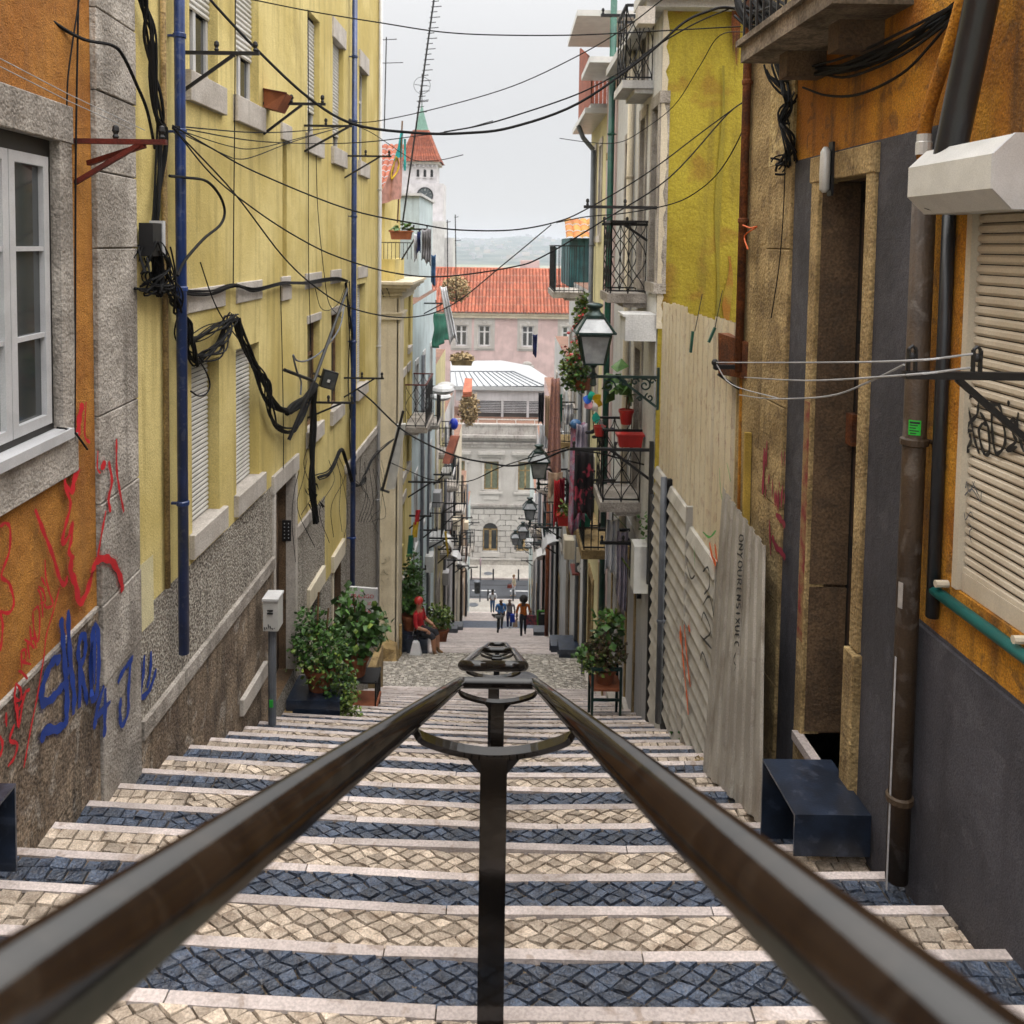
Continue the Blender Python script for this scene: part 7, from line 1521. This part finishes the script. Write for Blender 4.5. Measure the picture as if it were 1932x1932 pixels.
for i, (yy, zz) in enumerate(((13.6, -4.75), (16.6, -5.4), (21.5, -4.9))):
    t = thing('small_balcony', ('balcony holding the green crate', 'dark balcony below the red garments', 'balcony overgrown with red flowers')[i], 'balcony', FR.p(yy, zz, .3))
    m = MB(); m.fbox(FR, yy-.5, yy+.5, zz-.14, zz, -.02, .62); m.build('slab', K['stone_o'], t); lattice_rail(FR, yy-.47, yy+.47, zz, .85, .58, t, 'iron', 'iron', 'bars', 'dark' if i == 1 else None)
t = plant('tall flowering climber with red and green leaves behind the lamp', at(1100, 735, 14), .16, .2, [('foliage', 'leafy', [(at(1085, 690, 14), (.24, .25, .42), 420, .08), (at(1098, 600, 14.5), (.13, .2, .5), 260, .08)]), ('dark_foliage', 'leaf', [(at(1090, 705, 14), (.26, .25, .32), 260, .08), (at(1100, 580, 14.5), (.1, .2, .22), 90, .08)]), ('red_flowers', 'red', [(at(1082, 680, 14), (.26, .25, .5), 60, .07), (at(1092, 620, 14), (.15, .2, .4), 40, .06)])])
t = thing('pinwheel', 'colourful toy pinwheel on a stick beside the red bucket', 'toy', at(1118, 800, 11.6))
pc = at(1118, 757, 11.6); m = MB(); m.tube([pc, at(1120, 815, 11.6)], .006, 6); m.build('stick', K['iron'], t)
for i, cc in enumerate(((.85, .55, .02), (.02, .5, .35), (.03, .15, .7), (.75, .3, .35), (.8, .75, .72), (.85, .55, .02))):
    a = math.pi/3*i+.7; m = MB(); u = Vector((math.cos(a), 0, math.sin(a))); w = Vector((-math.sin(a), -.3, math.cos(a)))
    m.sheet(lambda p, v: pc+u*(.02+.12*p)+w*((v-.5)*.12*math.sin(math.pi*(.15+.8*p)))+Vector((0, -.02*math.sin(3*p), 0)), 5, 3); m.build('petal', flat('pinwheel_%d' % i, cc, .4, 0, 0, .1), t, solid=.003)
m = MB(); m.sheet(lambda p, v: at(1124, 800, 11.58)+Vector((.055*math.sin(math.pi*p)*(v*2-1), -.01*v, .17*p)), 6, 3); m.build('leaf_vane', flat('pinwheel_teal', (.02, .5, .38), .4), t, solid=.003)
bk = at(1131, 822, 11.5); t = thing('red_bucket', 'bright red bucket hanging from the balcony under the pinwheel', 'bucket', bk)
m = MB(); m.lathe(bk, [(.062, 0), (.085, .13), (.09, .135), (.08, .135), (.06, .01)], 14); m.build('body', K['red'], t); m = MB(); m.tube([bk+Vector((.085*math.cos(a), 0, .13+.09*math.sin(a))) for a in [math.pi*i/8 for i in range(9)]], .004, 5); m.build('handle', K['iron'], t)
hc = at(1086, 800, 13); t = thing('blue_basin', 'blue plastic helmet shaped basin on the strut', 'basin', hc)
m = MB(); m.ball(hc, .085, 1.1, 1, .9, 12, 8); m.build('body', flat('blue_plastic', (.06, .16, .34), .4), t); m = MB(); m.tube([hc+Vector((-.1, -.02, -.02)), hc+Vector((.1, -.02, -.03))], .012, 6); m.build('brim', K['iron'], t)
m = MB()
for i in range(14): m.ball(at(1108+R.uniform(0, 50), 812+R.uniform(-8, 14), 11.7), .03, 1.3, 1, .8, 6, 5)
m.build('black_cloth', K['dkcl'], None, 'crumpled black cloth tied on the balcony beside the bucket', 'cloth')
t = thing('air_conditioner', 'cream air conditioner unit on the yellow wall at right', 'air conditioner', at(1102, 1090, 17))
ay = 19.9; z0, z1 = at(1098, 1062, ay).z, at(1098, 1034, ay).z; x0 = at(1088, 1040, ay).x
m = MB(); m.box(x0, 1.84, ay, ay+.6, z0, z1); m.build('casing', K['cream'], t)
m = MB(); m.lathe((0, 0, 0), [(.11, 0), (.11, .03), (.03, .03)], 16); m.v = [Vector((v.x+x0+.13, ay-v.z, v.y+z0-.13)) for v in m.v]; m.build('fan_cowl', K['lite'], t); m = MB(); m.ball((x0+.13, ay-.03, z0-.13), .045, n=8, m=6); m.build('fan_hub', K['iron'], t); m = MB(); m.box(x0-.1, 1.84, ay-.05, ay+.6, z0-.29, z0-.25); m.build('shelf', K['redox'], t)
rope = [at(1143, 998, 12.5), at(1160, 1032, 12.2), at(1190, 1075, 11.4), at(1225, 1096, 10.8), at(1260, 1086, 10.2), at(1275, 1079, 10)]
MB().tube(cat_rom(rope, 5), .012, 6).build('rope', K['leafy'], None, 'pale green rope swag tied to the gate post', 'rope')
m = MB(); m.tube(cat_rom([at(1158, 970, 12.5), at(1185, 1000, 12.3), at(1198, 1022, 12.2)], 4), .008, 5); m.build('rope', K['leafy'], None, 'pale green rope dropping to the bracket with the scarf', 'rope')
t = thing('letter_board', 'dark grey panel on the doorway right of the scarf', 'panel', FR.p(11.6, -6, .06)); b_ = [FR.hit(x, y, .05) for x, y in ((1207, 1067), (1230, 1137))]
m = MB(); m.box(1.775, 1.83, 11.0, 11.75, FR.hit(1215, 1137)[1]-.0, FR.hit(1215, 1067)[1]); m.build('panel', K['iron'], t)
fb = at(515, 188, 8.9); t = thing('flower_box', 'orange tilted flower box on the bracket of the yellow house', 'planter', fb)
m = MB(); a, b, c_, d = at(497, 168, 9.1), at(540, 176, 8.9), at(522, 208, 8.9), at(497, 202, 9.1); o = Vector((.02, .25, 0)); m.b8([d, c_, c_+o, d+o, a, b, b+o, a+o]); m.build('box', K['terra'], t); m = MB(); m.bar(a, b, .02); m.build('rim', K['redox'], t)
c = at(757, 452, 19.5); planter('orange planter box with cactus pads above the cream cornice', (c.x, c.y, c.z), .5, .25, .2, 'terra', 'leaf', 30, .12)
c = at(872, 688, 30); planter('rooftop tangle of weeds on the ochre house', (c.x, c.y, c.z), .8, .6, .2, 'stone_o', 'dry', 500, .12); c = at(860, 545, 31); m = MB(); leaves(m, c, (.55, .5, .5), 1500, .085); m.build('dry_bush', K['dry'], None, 'round dry bush growing before the red tiled roof', 'bush')
c = at(885, 770, 38); m = MB(); leaves(m, c, (.45, .6, .8), 1500, .11); m.build('dry_bush', K['dry'], None, 'dry shrubs on the crumbling wall left of the pavilion', 'bush')
t = thing('roof_awning', 'small terracotta lean-to roof on the left before the pavilion', 'roof', at(886, 735, 39)); m = MB(); q = [at(873, 742, 37), at(890, 741, 37), at(891, 716, 40), at(877, 715, 40)]; m.poly(q); m.poly([p+Vector((0, 0, -.12)) for p in q]); m.build('tiles', K['tile'], t, solid=.1)
t = thing('brick_awning', 'slanting brick red awning low on the left row', 'awning', at(850, 840, 28)); m = MB(); m.b8([at(834, 874, 27), at(847, 876, 27), at(853, 874, 29), at(840, 870, 29), at(850, 822, 27.5), at(866, 823, 27.5), at(868, 822, 29), at(856, 821, 29)]); m.build('canopy', K['redwood'], t)
for i, (x, yv, D) in enumerate(((806, 735, 24), (832, 748, 27), (841, 728, 30))):
    m = MB(); c = at(x+30, yv, D) if i == 0 else at(x, yv, D); m.ball(c, .28, 1.2, 1.4, .5, 12, 6); m.build('white_awning', K['whitep'], None, ('nearest', 'middle', 'farthest')[i]+' rounded white awning on the left row', 'awning', 'rounded white awnings')
m = MB(); m.ball(at(856, 800, 31), .17, 1, 1, 1.3, 10, 8); m.build('blue_jug', flat('bright_blue_plastic', (.01, .04, .5), .4), None, 'bright blue plastic jug on a left balcony', 'jug')
# thin rooftop masts
def mast(label, p, q, r, n=0, s=.3):
    t = thing('antenna', label, 'antenna', p); m = MB(); m.tube([p, q], r, 6); m.build('mast', K['iron'], t); p, q = Vector(p), Vector(q)
    for i in range(n):
        c = p.lerp(q, .97-.5*i/n); m = MB(); m.bar(c-Vector((s*.2, 0, 0)), c+Vector((s*(.6+.4*(i % 2)), 0, .02)), .015); m.build('element', K['iron'], t)
    return t
mast('tall leaning aerial mast rising above the clock tower', at(759, 425, 20), at(820, -10, 20), .022, 22, .2)
mast('thin straight aerial on the left roof edge', at(725, 245, 20), at(729, 70, 20), .014, 2, .4)
mast('slim aerial in front of the hazy hill', at(845, 560, 24), at(844, 415, 24), .014, 1, .15); mast('second slim aerial in front of the hazy hill', at(861, 580, 24), at(859, 405, 24), .014, 2, .15); mast('aerial above the timber bay', at(1121-3, 505, 25)*1, at(1122, 455, 25), .012, 0); mast('fine aerial over the pink building at right', at(1091, 520, 30), at(1087, 455, 30), .012, 0)
# street furniture at the bottom
for i, (x, D) in enumerate(((889, 66.2), (930.5, 66.2), (978, 66.2), (1040, 66.2), (921, 62.2), (968.5, 62.2), (1006.5, 62.2))):
    a = at(x, 1100, D); t = thing('bollard', ('leftmost dark bollard on the far kerb before the white building', 'dark bollard beside the oval manhole on the far kerb', 'dark bollard on the far kerb above the woman crossing the road', 'rightmost dark bollard on the far kerb at the pale green house', 'dark bollard on the near kerb left of the man in jeans', 'dark bollard on the near kerb behind the woman crossing', 'dark bollard on the near kerb by the right house corner')[i], 'bollard', (a.x, D, GZ), 'far kerb bollards' if i < 4 else 'near kerb bollards'); m = MB(); m.lathe((a.x, D, GZ), [(.06, 0), (.06, .82), (.045, .88), (.01, .9)], 10); m.build('shaft', K['iron'], t)
a = at(906, 1100, 62); t = thing('road_sign', 'grey sign pole with a narrow round sign seen edge on', 'road sign', (a.x, 62, GZ+.02)); m = MB(); m.tube([(a.x, 62, GZ+.02), (a.x, 62, GZ+3.15)], .045, 8); m.build('pole', K['greypipe'], t); m = MB(); m.ball((a.x, 62, GZ+3.0), .33, .22, .8, 1, 12, 8); m.build('sign_plate', flat('faded_sign', (.35, .25, .28)), t)
t = thing('litter_bin', 'dark litter bin hanging on the sign pole', 'bin', (a.x-.18, 61.95, GZ+.75)); m = MB(); m.lathe((a.x-.22, 61.95, GZ+.7), [(.19, 0), (.22, .75), (.24, .78), (.24, .82), (.02, .86)], 12); m.build('body', K['iron'], t); m = MB(); m.lathe((a.x-.22, 61.95, GZ+1.55), [(.25, 0), (.25, .05), (.05, .12)], 12); m.build('lid', K['greypipe'], t)
# ================================================================== people
def person(label, base, H, face, J, cols, hair=None, extras=None):
    """J: joints in units of body height, x right / y towards the viewer's away / z up, in the person's own frame facing -y"""
    t = thing('person', label, 'person', base); ca, sa = math.cos(face), math.sin(face)
    W_ = lambda p: Vector((base[0]+(p[0]*ca-p[1]*sa)*H, base[1]+(p[0]*sa+p[1]*ca)*H, base[2]+p[2]*H))
    names = list(J); P = [J[n][0] for n in names]; idx = {n: i for i, n in enumerate(names)}
    E_ = [(idx[a], idx[b]) for a, b in (('hip', 'waist'), ('waist', 'chest'), ('chest', 'neck'), ('neck', 'head0'), ('head0', 'head1'), ('chest', 'shL'), ('shL', 'elL'), ('elL', 'haL'), ('chest', 'shR'), ('shR', 'elR'), ('elR', 'haR'), ('hip', 'thL'), ('thL', 'knL'), ('knL', 'anL'), ('anL', 'toL'), ('hip', 'thR'), ('thR', 'knR'), ('knR', 'anR'), ('anR', 'toR'))]
    me = bpy.data.meshes.new('body'); me.from_pydata([tuple(W_(p)-Vector(base)) for p in P], E_, []); o = bpy.data.objects.new('tmp', me); C.objects.link(o)
    o.modifiers.new('k', 'SKIN'); me.skin_vertices or me.attributes
    sv = me.skin_vertices[0].data if me.skin_vertices else None
    if sv is None: bpy.context.view_layer.objects.active = o; sv = me.skin_vertices[0].data
    for i, n in enumerate(names): sv[i].radius = (J[n][1]*H, J[n][2]*H)
    sv[idx['hip']].use_root = True
    s = o.modifiers.new('s', 'SUBSURF'); s.levels = 1; s.render_levels = 1
    dg = bpy.context.evaluated_depsgraph_get(); nm = bpy.data.meshes.new_from_object(o.evaluated_get(dg)); bpy.data.objects.remove(o)
    b = bpy.data.objects.new('body', nm); C.objects.link(b); b.parent = t; WL[b.name] = Vector(base)
    nm.materials.clear()
    for m in cols: nm.materials.append(m)           # skin, top, legs, shoes
    part = {n: (0 if n in ('head0', 'head1', 'neck', 'haL', 'haR') else 3 if n[:2] in ('an', 'to') else 2 if n[:2] in ('th', 'kn', 'hi') else 1) for n in names}
    if J.get('_bare'): pass
    Q = [(W_(J[n][0])-Vector(base), part[n]) for n in names]
    for a, bb in (('thL', 'knL'), ('knL', 'anL'), ('thR', 'knR'), ('knR', 'anR'), ('shL', 'elL'), ('shR', 'elR')):
        for f in (.33, .66): Q.append((W_(tuple(J[a][0][k]*(1-f)+J[bb][0][k]*f for k in range(3)))-Vector(base), part[a] if a[:2] != 'kn' else (extras or {}).get('shin', 2)))
    for a, bb in (('elL', 'haL'), ('elR', 'haR')):
        for f in (.35, .7): Q.append((W_(tuple(J[a][0][k]*(1-f)+J[bb][0][k]*f for k in range(3)))-Vector(base), (extras or {}).get('forearm', 1)))
    for p in nm.polygons: p.material_index = min(Q, key=lambda q: (q[0]-p.center).length)[1]; p.use_smooth = True
    hc = (W_(J['head0'][0])+W_(J['head1'][0]))/2
    m = MB(); R_ = .058*H
    fwd = Vector((sa, -ca, 0)); 
    m.ball(hc+fwd*.058*H*.95-Vector((0, 0, .01*H)), .011*H, 1, 1.2, 1.3, 6, 5); m.build('nose', cols[0], t)
    for s_ in (-1, 1):
        side = Vector((ca, sa, 0)); m = MB(); m.ball(hc+fwd*.05*H+side*s_*.022*H+Vector((0, 0, .008*H)), .008*H, n=6, m=5); m.build('eye', K['iron'], t)
        m = MB(); m.ball(hc+side*s_*.056*H, .016*H, .5, 1, 1.4, 6, 5); m.build('ear', cols[0], t)
    if hair:
        m = MB(); k, off, mt = hair; m.ball(hc-fwd*off*H+Vector((0, 0, (.03 if k < 1.3 else .012)*H)), .062*H*k, 1, 1, .95, 12, 8); m.build('hair', mt, t, smooth=True)
    for s_, n in ((1, 'haR'), (-1, 'haL')):
        hp = W_(J[n][0])
        for f in range(4): m = MB(); q = hp+Vector((ca, sa, 0))*(f-1.5)*.009*H; m.tube([q, q+fwd*.02*H-Vector((0, 0, .02*H)), q+fwd*.026*H-Vector((0, 0, .045*H))], .006*H, 5); m.build('finger', cols[0], t)
        m = MB(); m.tube([hp, hp-Vector((ca, sa, 0))*s_*.02*H+fwd*.015*H-Vector((0, 0, .015*H))], .007*H, 5); m.build('thumb', cols[0], t)
    return t, W_
def pose(step=.0, lift=0, handL=(-.16, -.06, .46), handR=(.16, -.06, .46), elL=(-.165, .02, .60), elR=(.165, .02, .60), lean=0, headf=0, w=1.0):
    J = {'hip': ((0, 0, .51), .085*w, .06*w), 'waist': ((0, -lean*.4, .62), .078*w, .058*w), 'chest': ((0, -lean*.8, .74), .092*w, .062*w), 'neck': ((0, -lean, .835), .032, .032), 'head0': ((0, -lean-.01-headf*.5, .885), .05, .055), 'head1': ((0, -lean-.012-headf, .955), .052, .06),
     'shL': ((-.112*w, -lean*.9, .79), .042, .04), 'elL': (elL, .032, .032), 'haL': (handL, .022, .028), 'shR': ((.112*w, -lean*.9, .79), .042, .04), 'elR': (elR, .032, .032), 'haR': (handR, .022, .028),
     'thL': ((-.052, 0, .47), .062*w, .062*w), 'knL': ((-.05, -.02-step*.5, .27), .042, .042), 'anL': ((-.048, -step, .045), .03, .03), 'toL': ((-.052, -step-.085, .02), .024, .02),
     'thR': ((.052, 0, .47), .062*w, .062*w), 'knR': ((.05, -.03+step*.25, .27+lift*.3), .042, .042), 'anR': ((.048, step, .045+lift), .03, .03), 'toR': ((.05, step-.08, .02+lift*.7), .024, .02)}
    return J
def foot(vx, vy, D): a = at(vx, vy, D); return (a.x, D, -drop(D))
afro = (1.75, .012, K['hair'])
def bag(name, label, c, w, h, d, mt, strap=True, top=.8):
    t = thing(name, label, 'bag', c); m = MB(); c = Vector(c)
    m.b8([c+Vector((-w, -d, 0)), c+Vector((w, -d, 0)), c+Vector((w, d, 0)), c+Vector((-w, d, 0)), c+Vector((-w*top, -d*.6, h)), c+Vector((w*top, -d*.6, h)), c+Vector((w*top, d*.6, h)), c+Vector((-w*top, d*.6, h))]); m.build('bag_body', mt, t)
    if strap: m = MB(); m.tube([c+Vector((-w*.5, 0, h)), c+Vector((-w*.3, 0, h*1.45)), c+Vector((w*.3, 0, h*1.45)), c+Vector((w*.5, 0, h))], .012, 5); m.build('handle', K['dkcl'], t)
    return t
b = foot(987, 1196, 33); _, w_ = person('woman with an afro in an orange top carrying bags up the steps', b, 1.60, 0, pose(.06, .05, (-.16, -.10, .50), (.15, -.12, .52), w=1.05), [K['skin'], K['orcl'], K['dkcl'], K['dkcl']], afro, {'forearm': 0})
bag('shoulder_bag', 'dark patterned shopping bag held by the woman in orange', w_((.2, -.1, .34)), .22, .36, .07, mat('dark_patterned_bag', (.03, .03, .05), (.3, .05, .06), .8, ns=9))
bag('blue_jacket', 'bright blue jacket carried over the arm of the woman in orange', w_((-.27, -.1, .40)), .1, .3, .06, cloth('bright_blue_cloth', (.01, .05, .45)), False)
bag('tan_bag', 'tan bag hanging beside the blue jacket', w_((-.2, -.08, .27)), .09, .28, .06, K['beige'])
b = foot(944, 1179, 44); _, w_ = person('bald man in a blue shirt looking at his hands on the lower landing', b, 1.70, .25, pose(.03, 0, (-.03, -.17, .60), (.06, -.17, .61), (-.16, -.04, .62), (.16, -.04, .62), .03, .03, 1.15), [K['skin'], K['blcl'], cloth('olive_cloth', (.10, .09, .07)), K['navycl']], None)
b = foot(961, 1177, 45); person('bald man in a pale grey shirt and dark trousers behind the man in blue', b, 1.70, 0, pose(.03, 0, (-.16, -.05, .48), (.15, -.08, .5), w=1.15), [K['skin'], K['grcl'], K['navycl'], K['whcl']], None, {'forearm': 0})
b = foot(929, 1154, 59.5); person('man in a white shirt and blue jeans bending his head at the street corner', b, 1.72, 0, pose(.02, 0, (-.04, -.16, .60), (.05, -.16, .60), (-.16, -.05, .62), (.16, -.05, .62), .05, .05, 1.1), [K['skin'], K['whcl'], K['jean'], K['dkcl']], (1.05, .006, K['hair']), {'forearm': 0})
b0 = foot(969, 1133, 63.3); b0 = (b0[0], 63.3, GZ-.1); _, w_ = person('fair woman in cream clothes walking across the road', b0, 1.68, -1.2, pose(.07, .02, (-.15, -.05, .48), (.15, -.05, .5)), [K['skin2'], cloth('cream_cloth', (.5, .42, .30)), K['whcl'], K['beige']], (1.1, .012, K['wood']), {'forearm': 0})
bag('handbag', 'dark red handbag of the woman crossing the road', w_((.0, -.2, .42)), .2, .26, .08, K['redox'])
# woman sitting on the step beside the spiky plant
sb = foot(813, 1235, 20.6); sb = (-1.58, 20.0, -drop(20.0)-.02)
J = pose(); sit = .34
for n in ('hip', 'waist', 'chest', 'neck', 'head0', 'head1', 'shL', 'shR', 'elL', 'elR', 'haL', 'haR'): p, a, c_ = J[n]; J[n] = ((p[0], p[1], p[2]-.51+sit), a, c_)
for s_, k in ((-1, 'L'), (1, 'R')): J['th'+k] = ((s_*.06, -.06, sit-.01), .065, .06); J['kn'+k] = ((s_*.07, -.27, sit-.02), .05, .05); J['an'+k] = ((s_*.06, -.29, .05), .03, .03); J['to'+k] = ((s_*.06, -.38, .02), .024, .02)
J['haL'] = ((-.1, -.2, .40), .022, .028); J['haR'] = ((.1, -.2, .40), .022, .028); J['elL'] = ((-.16, -.03, .45), .032, .032); J['elR'] = ((.16, -.03, .45), .032, .032)
sbb = (sb[0]-.42, sb[1], sb[2]); person('woman in red sitting by the spiky plant with her leg out', sbb, 1.62, 1.25, J, [K['skin2'], K['redcl'], K['dkcl'], K['wood']], (1.12, .01, K['red']), {'shin': 0, 'forearm': 0})
m = MB(); m.box(sbb[0]-.25, sbb[0]+.25, sbb[1]-.22, sbb[1]+.25, sbb[2]-.3, sbb[2]+.42); m.build('low_bench', K['navy'], None, 'low dark box the woman in red sits on', 'seat')
bag('plastic_bag', 'white plastic shopping bag on the ground by the seated woman', (sbb[0]-.02, 19.62, ground(0, 19.62)), .14, .32, .1, K['whcl'], True, .5)
# ================================================================== haze over the town
hm = bpy.data.materials.new('haze'); hm.use_nodes = True; hm.node_tree.nodes.clear()
hv_ = hm.node_tree.nodes.new('ShaderNodeVolumePrincipled'); hv_.inputs['Density'].default_value = HAZE; hv_.inputs['Color'].default_value = (.86, .92, 1, 1); hv_.inputs['Anisotropy'].default_value = .2
ho_ = hm.node_tree.nodes.new('ShaderNodeOutputMaterial'); hm.node_tree.links.new(hv_.outputs[0], ho_.inputs['Volume'])
m = MB(); m.box(-4100, 4100, -320, 6600, -28.6, 34); hz_o = m.build('haze', hm, None, None, None, None, 'stuff')
